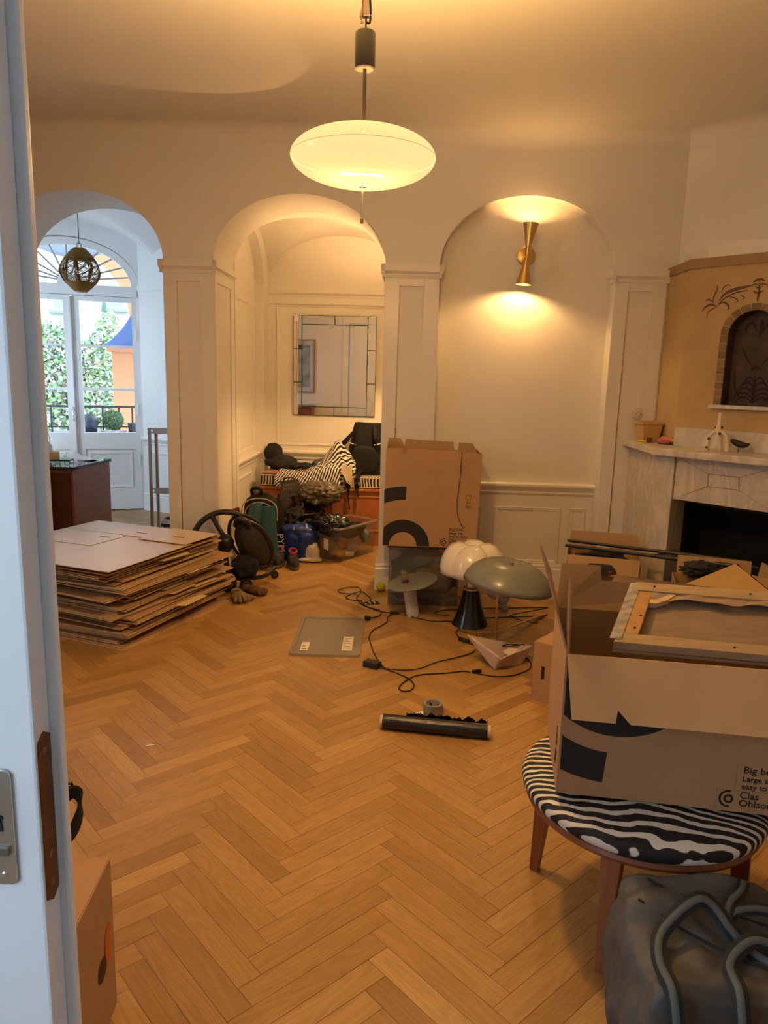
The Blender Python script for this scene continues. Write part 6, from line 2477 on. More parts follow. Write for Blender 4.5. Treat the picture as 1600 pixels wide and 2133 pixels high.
def folder(x, y, rz, tilt, w, h, label):
    t_ = thing('teal_folder', label, 'folder', (x, y, .10), math.radians(rz), 'teal folders in the rucksack')
    Mx = R('Y', tilt)
    MB().box(-w/2, w/2, -.003, .003, 0, h, Mx).build('front_cover', TEAL, t_, bev=.001)
    MB().box(-w/2, w/2, .025, .031, 0, h-.004, Mx).build('back_cover', TEAL, t_, bev=.001)
    MB().box(w/2-.004, w/2, .003, .025, 0, h-.002, Mx).build('spine', TEAL, t_)


folder(-1.275, 5.66, -10, 12, .095, .43, 'teal folder with tilted cover standing nearest the grab handle')
folder(-1.222, 5.63, -30, 9, .040, .455, 'narrow teal folder spine between the two wider folders')
folder(-1.07, 5.66, 6, -4, .115, .415, 'widest teal folder upright at the outer side of the rucksack')
rd = MB().box(-.05, .05, -.012, .012, 0, .30, T(-1.115, 5.625, .03) @ R('Y', -14))
single('red_folder', rd, mat('red_card', (.33, .012, .015, 1), .5), 'red card folder slipped in front of the teal ones', 'folder', bev=.002)
rd = MB().box(-.03, .03, -.01, .01, 0, .16, T(-1.30, 5.66, .34) @ R('Y', -20))
single('red_pouch', rd, mat('dark_red_cloth', (.18, .012, .015, 1), .8), 'small dark red pouch beside the tilted teal folder', 'pouch', bev=.004)

# black pushchair
st_ = thing('pushchair', 'folded black pushchair with round hood and bent frame beside the pile of boxes', 'pushchair', (-1.2, 5.1, 0), world=True)
FRM = mat('black_frame_tube', (.014, .013, .012, 1), .38)
HOOD = mat('dark_grey_hood', (.040, .034, .029, 1), .6)
C0 = Vector((-1.095, 5.17, .310))
HM = frame(C0, Vector((.34, .34, -.80)), Vector((.62, .10, .75)))
MB().lathe([(1e-4, .045), (.08, .04), (.13, .022), (.155, 0), (.16, -.012), (.14, -.02), (1e-4, -.03)], 40, HM @ Matrix.Diagonal((1.22, .62, 1, 1))).build('hood_shell', HOOD, st_, smooth='all')
MB().tube([HM @ Vector((.202*math.cos(a), .102*math.sin(a), -.006)) for a in [2*math.pi*i/40 for i in range(40)]], .020, 10, closed=True).build('hood_ring', FRM, st_, smooth=True)
MB().tube([HM @ Vector((-.01+.225*math.cos(a), -.02+.125*math.sin(a), -.095)) for a in [2*math.pi*i/40 for i in range(40)]], .012, 8, closed=True).build('frame_ring', FRM, st_, smooth=True)
MB().tube(smooth_path([(-1.53, 5.02, .36), (-1.46, 5.05, .49), (-1.36, 5.08, .555), (-1.26, 5.10, .565), (-1.18, 5.12, .535)]), [.020]*25, 10).build('push_handle', FRM, st_, smooth=True)
MB().tube(smooth_path([(-1.385, 5.07, .545), (-1.34, 5.07, .46), (-1.30, 5.06, .40), (-1.27, 5.05, .34)]), .018, 8).build('frame_arm', FRM, st_, smooth=True)
MB().tube(smooth_path([(-1.22, 5.10, .47), (-1.19, 5.06, .52), (-1.14, 5.06, .51), (-1.12, 5.08, .46)]), .022, 10).build('carry_grip', FRM, st_, smooth=True)
MB().blob((-1.29, 5.08, .34), (.06, .05, .07), .2, 2, 91, 3).build('hinge_block', FRM, st_, smooth='all')
MB().tube(smooth_path([(-1.27, 5.06, .36), (-1.28, 5.05, .22), (-1.25, 5.04, .10), (-1.24, 5.05, .06)]), .020, 10).build('rear_leg', FRM, st_, smooth=True)
MB().tube(smooth_path([(-1.22, 5.06, .20), (-1.14, 5.10, .09), (-1.04, 5.22, .065), (-.98, 5.34, .10)]), .016, 8).build('lower_bar', FRM, st_, smooth=True)
MB().blob((-1.16, 5.12, .16), (.10, .09, .09), .25, 2, 93, 4, crumple=.1, floor=.06).build('folded_seat', BLACKF, st_, smooth='all')
for wx, wy, wr in ((-1.255, 5.005, .062), (-1.14, 5.06, .045), (-.995, 5.40, .030)):
    WM = T(wx, wy, wr) @ R('Z', 25) @ R('X', 90)
    wo = MB().lathe([(wr*.62, -.012), (wr*.95, -.014), (wr, 0), (wr*.95, .014), (wr*.62, .012)], 28, WM, closed=True).build('wheel', mat('rubber_tyre', (.012, .012, .012, 1), .8), st_, smooth=True)
    MB().lathe([(1e-4, -.010), (wr*.62, -.008), (wr*.62, .008), (1e-4, .010)], 20, WM).build('hub', mat('grey_hub', (.06, .06, .06, 1), .5), wo, smooth=True)

# work gloves
def glove(c, rz, sc_, label, m__):
    t_ = thing('work_glove', label, 'glove', c, math.radians(rz), 'work gloves on the floor')
    MB().blob((0, 0, .030), (.050*sc_, .055*sc_, .032), .12, 2, 5, 4, floor=.001, crumple=.05).build('palm', m__, t_, smooth='all')
    for k, (x, l, a) in enumerate(((-.034, .060, 12), (-.012, .075, 4), (.012, .072, -4), (.034, .058, -14))):
        d__ = Vector((math.sin(math.radians(-a)), -1, 0))
        p = Vector((x*sc_, -.035*sc_, .026))
        MB().tube(smooth_path([p, p+d__*l*.5+Vector((0, 0, .010)), p+d__*l*.9+Vector((0, 0, -.010))]), [.0135*sc_]*11+[.011*sc_, .008*sc_], 10).build('finger', m__, t_, smooth=True)
    MB().tube(smooth_path([(.04*sc_, .01, .024), (.07*sc_, -.02, .022), (.082*sc_, -.045, .014)]), [.014*sc_]*13, 10).build('thumb', m__, t_, smooth=True)
    MB().lathe([(.036*sc_, 0), (.040*sc_, .02), (.038*sc_, .05), (.034*sc_, .05), (.034*sc_, 0)], 20, T(0, .045*sc_, .030) @ R('X', -90) @ Matrix.Diagonal((1, .75, 1, 1))).build('cuff', m__, t_, smooth=True)


GLV = mat('tan_leather', (.22, .145, .075, 1), .85, var=.2, vscale=20)
glove((-1.135, 4.82, .002), 28, 1.05, 'tan leather work glove, fingers spread, lying by the pile of boxes', GLV)
glove((-1.06, 4.98, .002), 62, .9, 'brown work glove half hidden behind the tan one', mat('brown_leather', (.13, .06, .03, 1), .85))

# ------------------------------------------------------------------ bay: sideboard and what stands on it
sdb = thing('sideboard', 'low reddish wooden sideboard with dark glossy top beyond the arch', 'sideboard', (-3.1, 6.1, 0), world=True)
u_, v_ = dirv(176), dirv(90)
SO = Vector((-2.74, 5.85, 0))
SM_ = frame(SO, -u_, v_)      # local x runs back along the front from the corner (negative), y into the bay
MB().box(-.85, 0, 0, .64, .04, .725, SM_).build('cabinet_body', REDWOOD, sdb, bev=.003)
DARKTOP = mat('dark_gloss_top', (.012, .014, .018, 1), .06)
MB().box(-.87, .012, -.015, .655, .725, .75, SM_).build('top_board', DARKTOP, sdb, bev=.002)
for a in (-.84, -.42):
    MB().box(a, a+.40, -.012, 0, .07, .70, SM_).build('front_door', mat('dark_red_wood', (.085, .022, .012, 1), .35, var=.2, vscale=5, stretch=(1, 1, 8)), sdb, bev=.002)
for a in (-.82, -.05):
    for b in (.04, .58):
        MB().box(a, a+.03, b, b+.03, 0, .04, SM_).build('foot', REDWOOD, sdb)
ST = .752
tr_ = thing('black_tray', 'small black tray on wire feet under the tape roll', 'tray', (-2.98, 6.0, ST), world=True)
TM_ = T(-2.96, 6.02, ST) @ R('Z', 8)
MB().box(-.13, .13, -.06, .06, .028, .040, TM_).build('tray_plate', BLACKP, tr_, bev=.002)
for x in (-.11, 0, .11):
    MB().tube([TM_ @ Vector(p) for p in ((x-.02, -.055, .028), (x-.018, -.055, .003), (x+.018, -.055, .003), (x+.02, -.055, .028))], .003, 6).build('wire_foot', BLACKP, tr_)
    MB().tube([TM_ @ Vector(p) for p in ((x-.02, .055, .028), (x-.018, .055, .003), (x+.018, .055, .003), (x+.02, .055, .028))], .003, 6).build('wire_foot', BLACKP, tr_)
tt = thing('packing_tape', 'roll of cream masking tape on the black tray', 'tape', (-2.99, 6.03, ST+.041))
MB().lathe([(.038, 0), (.056, 0), (.056, .06), (.038, .06)], 40, closed=True).build('tape', mat('cream_tape', (.62, .46, .24, 1), .55), tt, smooth=True)
MB().lathe([(.035, .001), (.0385, .001), (.0385, .059), (.035, .059)], 40, closed=True).build('core', mat('pale_core', (.55, .48, .38, 1), .8), tt, smooth=True)
pb_ = MB().blob((-3.22, 6.28, ST+.085), (.10, .07, .10), .25, 2.2, 104, 4, floor=ST+.002, crumple=.18)
single('clear_bag', pb_, mat('white_film', (.62, .65, .70, 1), .25), 'crumpled whitish plastic bag on the sideboard', 'bag', smooth='all')
pp_ = MB().grid(lambda u, v: (-3.05+.26*u+.06*v, 6.33-.05*u+.13*v, ST+.004+.055*(1-u)**2*(.4+.6*v)+.006*math.sin(v*6)), 12, 8)
single('leaflet', pp_, mat('pinkish_leaflet', (.68, .60, .64, 1), .6, col2=(.72, .72, .76, 1), vscale=18, stretch=(1, 6, 1)), 'curled pinkish white leaflet lying on the glossy sideboard top', 'leaflet', smooth='all').modifiers.new('thickness', 'SOLIDIFY').thickness = .001
ch_ = thing('shell_chair', 'rounded white chair back just visible behind the door leaf', 'chair', (-3.62, 6.95, 0), world=True)
MB().grid(lambda u, v: (-3.72+.26*math.sin(math.pi*(u-.5))*math.cos(v*1.2)**.5, 6.95+.10*math.cos(math.pi*(u-.5)), .48+.64*math.sin(v*1.45)), 24, 12).build('backrest', mat('white_shell', (.75, .75, .74, 1), .3), ch_, smooth='all').modifiers.new('thickness', 'SOLIDIFY').thickness = .012
MB().lathe([(1e-4, .44), (.22, .44), (.24, .46), (.22, .48), (1e-4, .475)], 32, T(-3.72, 6.82, 0)).build('seat', mat('white_shell_seat', (.75, .75, .74, 1), .3), ch_, smooth=True)
for a, b in ((-3.86, 6.68), (-3.58, 6.68), (-3.86, 6.96), (-3.58, 6.96)):
    MB().tube([(a, b, 0), (-3.72+(a+3.72)*.6, 6.82+(b-6.82)*.6, .445)], .011, 8).build('leg', CHROME, ch_)
MB().box(-3.50, -3.485, 6.93, 6.96, .92, .99).build('brown_tab', mat('brown_tab', (.12, .05, .03, 1), .6), ch_)

# pale wooden rack with white boards
rk_ = thing('wooden_rack', 'pale birch rack with paired posts and white rails by the bay wall', 'rack', (-2.2, 6.6, 0), world=True)
BIRCH = mat('pale_birch', (.50, .40, .31, 1), .6, var=.08, vscale=6, stretch=(8, 8, 1))
WB = mat('white_laminate', (.74, .74, .76, 1), .4)
for x, y in ((-2.325, 6.50), (-2.275, 6.53)):
    MB().box(x-.012, x+.012, y-.012, y+.012, 0, 1.04).build('post', BIRCH, rk_, bev=.002)
for x, y in ((-1.87, 6.57), (-1.82, 6.60)):
    MB().box(x-.012, x+.012, y-.012, y+.012, 0, 1.04).build('post', BIRCH, rk_, bev=.002)
for z0 in (.985, .44):
    a, b = Vector((-2.30, 6.515, z0)), Vector((-1.845, 6.585, z0))
    MB().sheet([a, b, b+Vector((0, 0, .055)), a+Vector((0, 0, .055))], .014).build('rail', WB, rk_)
    for zz_ in (.012, .045):
        MB().tube([a+Vector((-.045, -.01, zz_)), a+Vector((.02, .02, zz_))], .006, 8).build('bolt', STEEL, rk_)
wbd = MB().box(-2.10, -1.75, 6.40, 6.415, .0, .70)
single('leaning_board', wbd, mat('pale_grey_board', (.55, .53, .53, 1), .5), 'pale grey board leaning by the rack behind the pillar', 'board', bev=.008)
sk = MB().blob((-2.12, 6.32, .13), (.07, .06, .13), .2, 2, 111, 4, floor=.003, crumple=.15)
single('striped_sack', sk, zebra('white_black_sack', 14, .2, 'Z', dark=(.02, .02, .03, 1), light=(.7, .72, .78, 1), edge=.35), 'white plastic sack with dark print at the foot of the pale board', 'bag', smooth='all')

# woven pendant
rt = thing('woven_pendant', 'egg-shaped woven ochre pendant lamp hanging in the bay', 'lamp', (-2.84, 6.4, 2.19))
OCH = mat('ochre_cord', (.23, .125, .014, 1), .75)
HH = .36


def egg(t):
    """radius at height fraction t"""
    return .045+.115*math.sin(math.pi*min(1, max(0, t))**.95)**.9


for nm, t0, t1 in (('top_weave', .74, 1.0), ('bottom_weave', 0.0, .22)):
    MB().lathe([(egg(t0+(t1-t0)*k/8), HH*(t0+(t1-t0)*k/8)) for k in range(9)], 48).build(nm, OCH, rt, smooth='all').modifiers.new('thickness', 'SOLIDIFY').thickness = .004
for k in range(9):
    a = 2*math.pi*k/9
    tw_ = .5*math.sin(k*2.3)
    MB().tube([((egg(t)+.001)*math.cos(a+tw_*(t-.5)), (egg(t)+.001)*math.sin(a+tw_*(t-.5)), HH*t) for t in [.18+.60*i/12 for i in range(13)]], .011, 6, flat=(1, .3)).build('rib', OCH, rt)
net = MB()
random.seed(3)
for k in range(64):
    a = 2*math.pi*k/64
    for sg in (1, -1):
        net.tube([((egg(t)-.002)*math.cos(a+sg*(t-.2)*.9+.10*math.sin(t*40+k)), (egg(t)-.002)*math.sin(a+sg*(t-.2)*.9+.10*math.sin(t*40+k)), HH*t) for t in [.2+.56*i/16 for i in range(17)]], .0014, 4)
o = net.build('open_weave', OCH, rt)
o['kind'] = 'stuff'
MB().lathe([(1e-4, 0), (.045, 0), (.045, .008), (1e-4, .008)], 24, T(0, 0, -.006)).build('bottom_disc', mat('white_diffuser', (.75, .75, .78, 1), .5), rt)
MB().tube([(.02*math.cos(a), 0, HH+.02+.02*math.sin(a)) for a in [2*math.pi*i/16 for i in range(16)]], .003, 6, closed=True).build('hanging_ring', BLACKP, rt)
MB().tube([(0, 0, HH+.03), (0, 0, HH+.62)], .0035, 8).build('cord', CABLE, rt)

# ------------------------------------------------------------------ outside the french door
lg_ = MB()
dbox(lg_, -1.3, 1.3, -1.25, -.14, .70, .79)
dbox(lg_, -1.3, 1.3, -1.25, -.14, -.2, .70)
struct('terrain_ledge', lg_, mat('grey_zinc_ledge', (.20, .23, .28, 1), .5))
rl_ = thing('balcony_railing', 'dark iron railing on the ledge outside the french door', 'railing', dp(0, -1.05, .79), world=True)
IRON = mat('dark_iron_paint', (.055, .06, .08, 1), .5)
r__ = MB()
dbox(r__, -1.3, 1.3, -1.07, -1.035, 1.085, 1.11)
r__.build('top_rail', IRON, rl_)
r__ = MB()
dbox(r__, -1.3, 1.3, -1.06, -1.045, .845, .86)
r__.build('lower_rail', IRON, rl_)
for s in (-1.2, -.9, -.62, -.337, -.05, .237, .422, .577, .85, 1.15):
    r__ = MB()
    dbox(r__, s-.010, s+.010, -1.062, -1.042, .79, 1.09)
    r__.build('baluster', IRON, rl_)


def leaf_cloud(mb, pts_fn, n, size, seed):
    random.seed(seed)
    tones = []
    for i in range(n):
        p, nrm_ = pts_fn()
        a = Vector((random.gauss(0, 1), random.gauss(0, 1), random.gauss(0, 1))).normalized()
        b = a.cross(nrm_ + Vector((random.gauss(0, .4), random.gauss(0, .4), random.gauss(0, .4)))).normalized()
        s = size*random.uniform(.6, 1.3)
        k = len(mb.v)
        mb.v += [p-a*s, p+b*s*.5, p+a*s, p-b*s*.5]
        mb.f.append((k, k+1, k+2, k+3))
        tones.append(random.random())
    return tones


def leaf_mat(name, cols):
    m, nt, b = _new(name)
    L = nt.links.new
    a = nt.nodes.new('ShaderNodeAttribute')
    a.attribute_name = 'tone'
    r = nt.nodes.new('ShaderNodeValToRGB')
    r.color_ramp.interpolation = 'CONSTANT'
    e = r.color_ramp.elements
    e[0].position, e[0].color = 0, cols[0]
    e[1].position, e[1].color = 1/len(cols), cols[1]
    for i in range(2, len(cols)):
        x = e.new(i/len(cols))
        x.color = cols[i]
    L(a.outputs['Fac'], r.inputs['Fac'])
    L(r.outputs['Color'], b.inputs['Base Color'])
    b.inputs['Roughness'].default_value = .7
    return m


def build_leaves(mb, tones, name, m__, parent):
    o = mb.build(name, m__, parent)
    at_ = o.data.attributes.new('tone', 'FLOAT', 'FACE')
    at_.data.foreach_set('value', tones)
    o['kind'] = 'stuff'
    return o


bxp = thing('boxwood_ball', 'clipped round boxwood ball in a low dish on the outside ledge', 'plant', dp(.368, -.85, .79), world=True)
cB = dp(.362, -.85, .945)


def on_ball():
    d_ = Vector((random.gauss(0, 1), random.gauss(0, 1), random.gauss(0, 1))).normalized()
    return cB+d_*.115*random.uniform(.9, 1.05), d_


lv_ = MB()
tn_ = leaf_cloud(lv_, on_ball, 1500, .014, 1)
build_leaves(lv_, tn_, 'foliage', leaf_mat('boxwood_leaves', [(.10, .20, .08, 1), (.16, .28, .12, 1), (.24, .36, .18, 1)]), bxp)
MB().ball(cB, .107, n=20, m=12).build('inner_mass', mat('boxwood_inside', (.07, .14, .06, 1), .9), bxp)
MB().lathe([(1e-4, 0), (.12, 0), (.15, .03), (.145, .03), (.115, .008), (1e-4, .008)], 32, T(dp(.362, -.85, .792))).build('dish', mat('pale_dish', (.5, .5, .5, 1), .5), bxp, smooth=True)
gb_ = MB().blob(dp(.10, -.80, .90), (.10, .09, .12), .2, 1.8, 121, 4, floor=.793, crumple=.1)
single('soil_sack', gb_, mat('dark_blue_sack', (.045, .06, .09, 1), .5), 'dark blue sack standing on the outside ledge', 'bag', smooth='all')
pt_ = MB()
pt_.lathe([(1e-4, 0), (.07, 0), (.085, .12), (.078, .12), (1e-4, .11)], 4, T(dp(.60, -.85, .792)))
single('dark_planter', pt_, mat('dark_planter', (.05, .055, .075, 1), .6), 'small dark planter beside the boxwood ball', 'planter')

# flowering climber, orange arcade, shade sails, pale house
fbq = thing('flowering_climber', 'tall bank of pale green foliage with pink blossoms beyond the railing', 'bush', dp(-.8, -7, -2), world=True)


def bank_top(s):
    return 2.45+.25*math.sin(s*3.1)+.15*math.sin(s*7.7+1)-.25*max(0, s-.0)


def on_bank():
    s = random.uniform(-3.2, .30)
    z = random.uniform(-2, bank_top(s))
    t = -6.6-random.uniform(0, .5)
    return dp(s, t, z), DN


lv_ = MB()
tn_ = leaf_cloud(lv_, on_bank, 17000, .050, 2)
build_leaves(lv_, tn_, 'foliage', leaf_mat('climber_leaves', [(.36, .52, .20, 1), (.20, .36, .17, 1), (.50, .60, .36, 1), (.32, .48, .38, 1), (.60, .66, .52, 1)]), fbq)
lv_ = MB()
tn_ = leaf_cloud(lv_, on_bank, 3000, .045, 3)
build_leaves(lv_, tn_, 'blossoms', leaf_mat('pink_blossom', [(.60, .22, .42, 1), (.66, .36, .50, 1), (.66, .55, .58, 1)]), fbq)
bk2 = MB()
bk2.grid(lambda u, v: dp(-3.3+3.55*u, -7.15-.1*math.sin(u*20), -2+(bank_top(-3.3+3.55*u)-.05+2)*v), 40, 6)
bk2.build('shade_backing', mat('climber_shadow', (.10, .16, .07, 1), .9), fbq)  # dark sheet behind the leaves: the shade inside is put into its colour
cfq = thing('conifer', 'blue-green conifer tip rising above the flowering climber', 'tree', dp(.05, -7.6, -2), world=True)
cn_ = MB()
for k in range(9):
    cn_.lathe([(.30-.03*k, 0), (.02, .28)], 14, T(dp(.02, -7.7, 1.0+.21*k)))
cn_.build('foliage', mat('conifer_green', (.10, .20, .17, 1), .9), cfq)
MB().tube([dp(.02, -7.7, -2), dp(.02, -7.7, 1.3)], .06, 8).build('trunk', mat('bark', (.15, .1, .07, 1), .9), cfq)

oa = MB()
ORN = mat('salmon_render', (.56, .25, .12, 1), .8, var=.08, vscale=2)
for i in range(40):
    a0, a1 = math.pi*i/40, math.pi*(i+1)/40
    q4 = [(-.75-1.3*math.cos(a), 2.3+1.15*math.sin(a)) for a in (a0, a1)]
    for t in (-3.5, -3.8):
        pass
    for (t, w_) in ((-3.5, .18),):
        vs = [dp(q4[0][0], t, q4[0][1]), dp(q4[1][0], t, q4[1][1]), dp(q4[1][0]-w_*math.cos(a1), t, q4[1][1]+w_*math.sin(a1)), dp(q4[0][0]-w_*math.cos(a0), t, q4[0][1]+w_*math.sin(a0))]
        oa.add(vs, [(0, 1, 2, 3)])
    vs = [dp(q4[0][0], -3.5, q4[0][1]), dp(q4[1][0], -3.5, q4[1][1]), dp(q4[1][0], -3.8, q4[1][1]), dp(q4[0][0], -3.8, q4[0][1])]
    oa.add(vs, [(0, 1, 2, 3)])
dbox(oa, .55, 1.6, -3.8, -3.5, -2, 2.3)
dbox(oa, -3.0, -2.05, -3.8, -3.5, -2, 2.3)
oar = thing('orange_arcade', 'salmon orange rendered arch of the house across the ledge', 'building', dp(0, -3.6, -2), world=True)
oa.build('arch_wall', ORN, oar)
o = MB()
dbox(o, .29, .95, -3.49, -3.2, -2, 1.80)
o.build('pier', ORN, oar)
o = MB()
dbox(o, .22, 1.0, -3.50, -3.14, 1.80, 1.88)
o.build('pier_cap', ORN, oar)
SAIL = mat('blue_sailcloth', (.05, .10, .24, 1), .8)
sa = MB().grid(lambda u, v: dp(.07+.55*u, -3.0-.05*v, 1.86+.03*u+(.50*u**1.9)*v), 14, 6)
o = single('shade_sail', sa, SAIL, 'blue sailcloth corner rising in a curve outside the upper pane', 'sail', smooth='all')
o.modifiers.new('thickness', 'SOLIDIFY').thickness = .004
sa = MB().grid(lambda u, v: dp(-.75+1.15*u, -3.0+.5*v, 3.28-.02*u-.16*math.sin(math.pi*u)*(1-v)-.05*(1-v)+.1*v), 16, 6)
o = single('shade_sail', sa, mat('pale_blue_sailcloth', (.26, .31, .40, 1), .8), 'pale blue sail stretched outside the top of the fanlight', 'sail', smooth='all')
o.modifiers.new('thickness', 'SOLIDIFY').thickness = .004

hs = thing('pale_house', 'pale cream rendered house with small windows far behind the climber', 'building', dp(-1, -11, -3), world=True)
o = MB()
dbox(o, -6, 3, -11.5, -11, -3, 8)
o.build('wall', mat('cream_render', (.50, .47, .41, 1), .85), hs)
for s, z in ((-1.07, 2.88), (.14, 2.98), (.10, 3.30), (-1.1, 4.6), (.15, 4.6), (-2.4, 2.9)):
    if (s, z) == (.10, 3.30):
        continue
    o = MB()
    dbox(o, s-.24, s+.24, -11.0, -10.94, z, z+.62)
    wo_ = o.build('window', mat('window_surround', (.52, .55, .56, 1), .6), hs)
    o = MB()
    dbox(o, s-.17, s+.17, -10.94, -10.93, z+.07, z+.56)
    o.build('pane', mat('far_pane', (.30, .33, .34, 1), .3), wo_)
    o = MB()
    dbox(o, s-.28, s+.28, -10.98, -10.86, z-.06, z)
    o.build('sill', mat('grey_sill', (.25, .36, .38, 1), .6), wo_)
gr = MB().box(-16, 6, 8.6, 26, -3.2, -3.0)
struct('ground', gr, mat('courtyard_gravel', (.40, .38, .34, 1), .9))

# ------------------------------------------------------------------ on the mantelpiece and on the wall
def at_shelf(x, y):
    return (x, y, SHZ)


fpt = thing('wooden_pot', 'tapering square wooden planter standing at the corner of the mantelpiece', 'planter', at_shelf(1.635, 5.08), rotz=math.radians(8))
PW_ = mat('orange_beech', (.58, .36, .14, 1), .55, var=.08, vscale=8, stretch=(1, 1, 6))
a, b, h = .052, .070, .125
vs = [(-a, -a, 0), (a, -a, 0), (a, a, 0), (-a, a, 0), (-b, -b, h), (b, -b, h), (b, b, h), (-b, b, h)]
MB().add(vs, [(3, 2, 1, 0), (0, 1, 5, 4), (1, 2, 6, 5), (2, 3, 7, 6), (3, 0, 4, 7)]).build('pot_body', PW_, fpt)
rm = MB()
k = .078
for x0, x1, y0, y1 in ((-k, k, -k, -k+.012), (-k, k, k-.012, k), (-k, -k+.012, -k, k), (k-.012, k, -k, k)):
    rm.box(x0, x1, y0, y1, h-.006, h+.010)
rm.build('pot_rim', PW_, fpt, bev=.001)
yb = thing('yellow_brush', 'small brush with yellow handle and brown block beside the wooden planter', 'brush', at_shelf(1.60, 4.99), world=True)
MB().tube([(1.545, 5.01, SHZ+.008), (1.60, 4.985, SHZ+.008)], .0055, 8).build('handle', mat('yellow_paint', (.60, .50, .05, 1), .4), yb)
MB().box(-.016, .016, -.013, .013, 0, .032, T(1.615, 4.975, SHZ+.001) @ R('Z', -20)).build('block', mat('brown_block', (.10, .035, .015, 1), .6), yb, bev=.003)
pr_ = thing('pink_cloth_roll', 'pink cloth rolled up and tied with yellow string on the mantelpiece', 'cloth', at_shelf(1.68, 4.90), world=True)
for k in range(2):
    MB().tube([(1.655+.010*k, 4.905-.012*k, SHZ+.020+.014*k), (1.715+.010*k, 4.865-.012*k, SHZ+.018+.012*k)], .018, 14).build('roll', mat('salmon_cloth', (.60, .20, .15, 1), .8), pr_, smooth=True)
MB().blob((1.735, 4.845, SHZ+.028), (.022, .018, .016), .4, 3, 7, 3, crumple=.4).build('string_knot', mat('yellow_string', (.55, .50, .08, 1), .8), pr_, smooth='all')
MB().box(-.055, .055, -.03, .03, 0, .004, T(1.705, 4.86, SHZ+.001) @ R('Z', -38)).build('backing_card', mat('dark_card', (.04, .03, .025, 1), .7), pr_)
cdl = thing('candle_holder', 'cream ceramic bow-legged candle holder with a white candle on the mantelpiece', 'candle holder', at_shelf(1.845, 4.44), rotz=math.radians(-42))
CRM = mat('cream_glaze', (.72, .62, .44, 1), .3)
MB().tube(smooth_path([(-.055, 0, .004), (-.055, 0, .03), (-.050, 0, .08), (-.028, 0, .112), (0, 0, .122)]), [.012]*8+[.010]*17, 10).build('bowed_leg', CRM, cdl, smooth=True)
MB().tube(smooth_path([(.062, .0, .004), (.060, 0, .04), (.050, 0, .09), (.025, 0, .118), (0, 0, .125)]), [.014]*12+[.012]*13, 10).build('bowed_leg', CRM, cdl, smooth=True)
MB().tube(smooth_path([(.0, .062, .004), (0, .058, .06), (0, .030, .115), (0, 0, .125)]), .011, 10).build('bowed_leg', CRM, cdl, smooth=True)
MB().lathe([(1e-4, .112), (.016, .112), (.020, .135), (.016, .155), (.018, .158), (1e-4, .158)], 20).build('cup', CRM, cdl, smooth=True)
for x, y, z in ((-.020, 0, .142), (.020, -.006, .145), (.012, -.014, .108), (-.057, -.010, .022), (-.05, -.009, .075)):
    MB().ball((x, y, z), .008, n=10, m=6).build('dark_glaze_spot', mat('dark_glaze', (.05, .025, .02, 1), .3), cdl, smooth='all')
MB().lathe([(1e-4, .155), (.0115, .155), (.0105, .232), (1e-4, .234)], 18).build('candle', mat('white_wax', (.78, .72, .60, 1), .5), cdl, smooth=True)
MB().tube([(0, 0, .232), (.001, 0, .24)], .001, 5).build('wick', BLACKP, cdl)
bd = thing('black_bird', 'small black bird figure perched on the mantelpiece behind the candle holder', 'figurine', at_shelf(1.975, 4.44), world=True)
BB = mat('matt_black', (.010, .009, .012, 1), .5)
MB().tube(smooth_path([(1.935, 4.47, SHZ+.072), (1.95, 4.455, SHZ+.062), (1.975, 4.435, SHZ+.048), (2.0, 4.415, SHZ+.045), (2.02, 4.40, SHZ+.055)]), [.004+.016*math.sin(math.pi*min(1, i/24*1.05))**.8 for i in range(25)], 12).build('bird_body', BB, bd, smooth=True)
MB().tube([(1.972, 4.438, SHZ), (1.974, 4.437, SHZ+.042)], .0025, 6).build('stand', BB, bd)

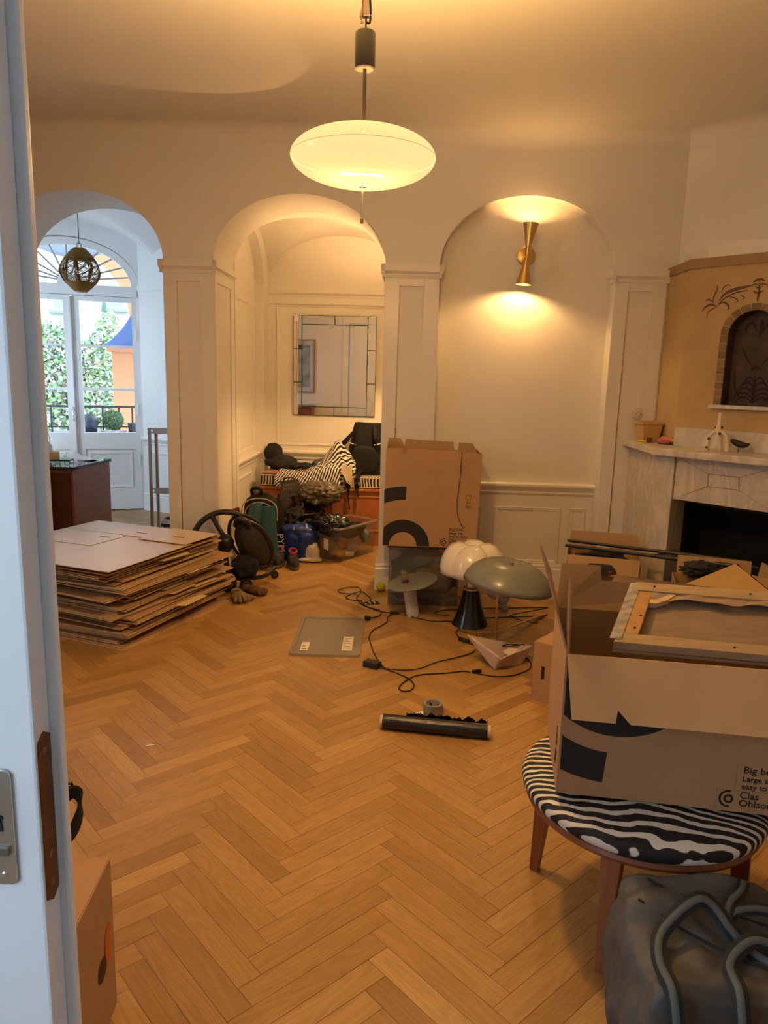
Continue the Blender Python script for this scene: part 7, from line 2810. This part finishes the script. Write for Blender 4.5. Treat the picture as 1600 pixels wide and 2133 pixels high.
sw = thing('wall_socket', 'round white old-fashioned switch socket on the pier beside the chimney', 'switch', (1.600, YW, 1.336))
MB().lathe([(1e-4, 0), (.046, 0), (.046, .006), (.040, .009), (.033, .010), (.032, .014), (.027, .016), (1e-4, .016)], 36, R('X', 90)).build('cover', mat('ivory_bakelite', (.70, .64, .54, 1), .35), sw, smooth=True)
for x, z in ((0, .012), (0, -.012), (.006, 0)):
    MB().ball((x, -.016, z), .006, .004, .006, 10, 6).build('knob', mat('ivory_knob', (.62, .56, .46, 1), .35), sw, smooth='all')
for x in (-.020, .018):
    MB().ball((x, -.0155, 0), .004, .002, .004, 8, 5).build('pin_hole', INK, sw)

# ------------------------------------------------------------------ front wall seen only in the mirror
pf = thing('framed_picture', 'tall framed abstract picture on the wall opposite the mirror', 'picture', (-2.02, .90, 1.75), world=True)
fx0, fx1, fz0, fz1, fy = -2.30, -1.72, 1.22, 2.16, .90
FW = mat('oak_frame', (.42, .20, .06, 1), .5)
for q in ((fx0, fx1, fz0, fz0+.02), (fx0, fx1, fz1-.02, fz1), (fx0, fx0+.02, fz0, fz1), (fx1-.02, fx1, fz0, fz1)):
    MB().box(q[0], q[1], fy, fy+.03, q[2], q[3]).build('frame_side', FW, pf)
MB().box(fx0+.01, fx1-.01, fy, fy+.012, fz0+.01, fz1-.01).build('mount', mat('cream_mount', (.68, .62, .55, 1), .8), pf)
ART = mat('abstract_paint', (.05, .055, .075, 1), .7, col2=(.62, .50, .15, 1), vscale=5.5, detail=2.5)
MB().box(fx0+.09, fx1-.09, fy+.012, fy+.014, fz0+.10, fz1-.10).build('print_sheet', ART, pf)
MB().box(fx0+.02, fx1-.02, fy+.018, fy+.02, fz0+.02, fz1-.02).build('pane', glassy('picture_glass', (1, 1, 1, 1), .06, .0), pf)
dc = thing('drawer_chest', 'red-brown chest of drawers below the framed picture', 'chest', (-2.1, 1.1, 0), world=True)
MB().box(-2.55, -1.72, .94, 1.35, .08, .98).build('chest_body', REDWOOD, dc, bev=.004)
MB().box(-2.58, -1.69, .93, 1.38, .98, 1.005).build('top_board', mat('grey_top', (.2, .19, .17, 1), .4), dc, bev=.003)
for k in range(3):
    dr = MB().box(-2.52, -1.75, 1.35, 1.365, .12+.285*k, .385+.285*k).build('drawer', mat('red_brown_front', (.22, .05, .018, 1), .4, var=.15, vscale=4, stretch=(1, 1, 7)), dc, bev=.003)
    MB().ball((-2.13, 1.375, .255+.285*k), .014, n=12, m=8).build('knob', BRASS, dr, smooth='all')
for a in (-2.53, -1.78):
    for b in (.97, 1.29):
        MB().box(a, a+.04, b, b+.04, 0, .08).build('foot', REDWOOD, dc)
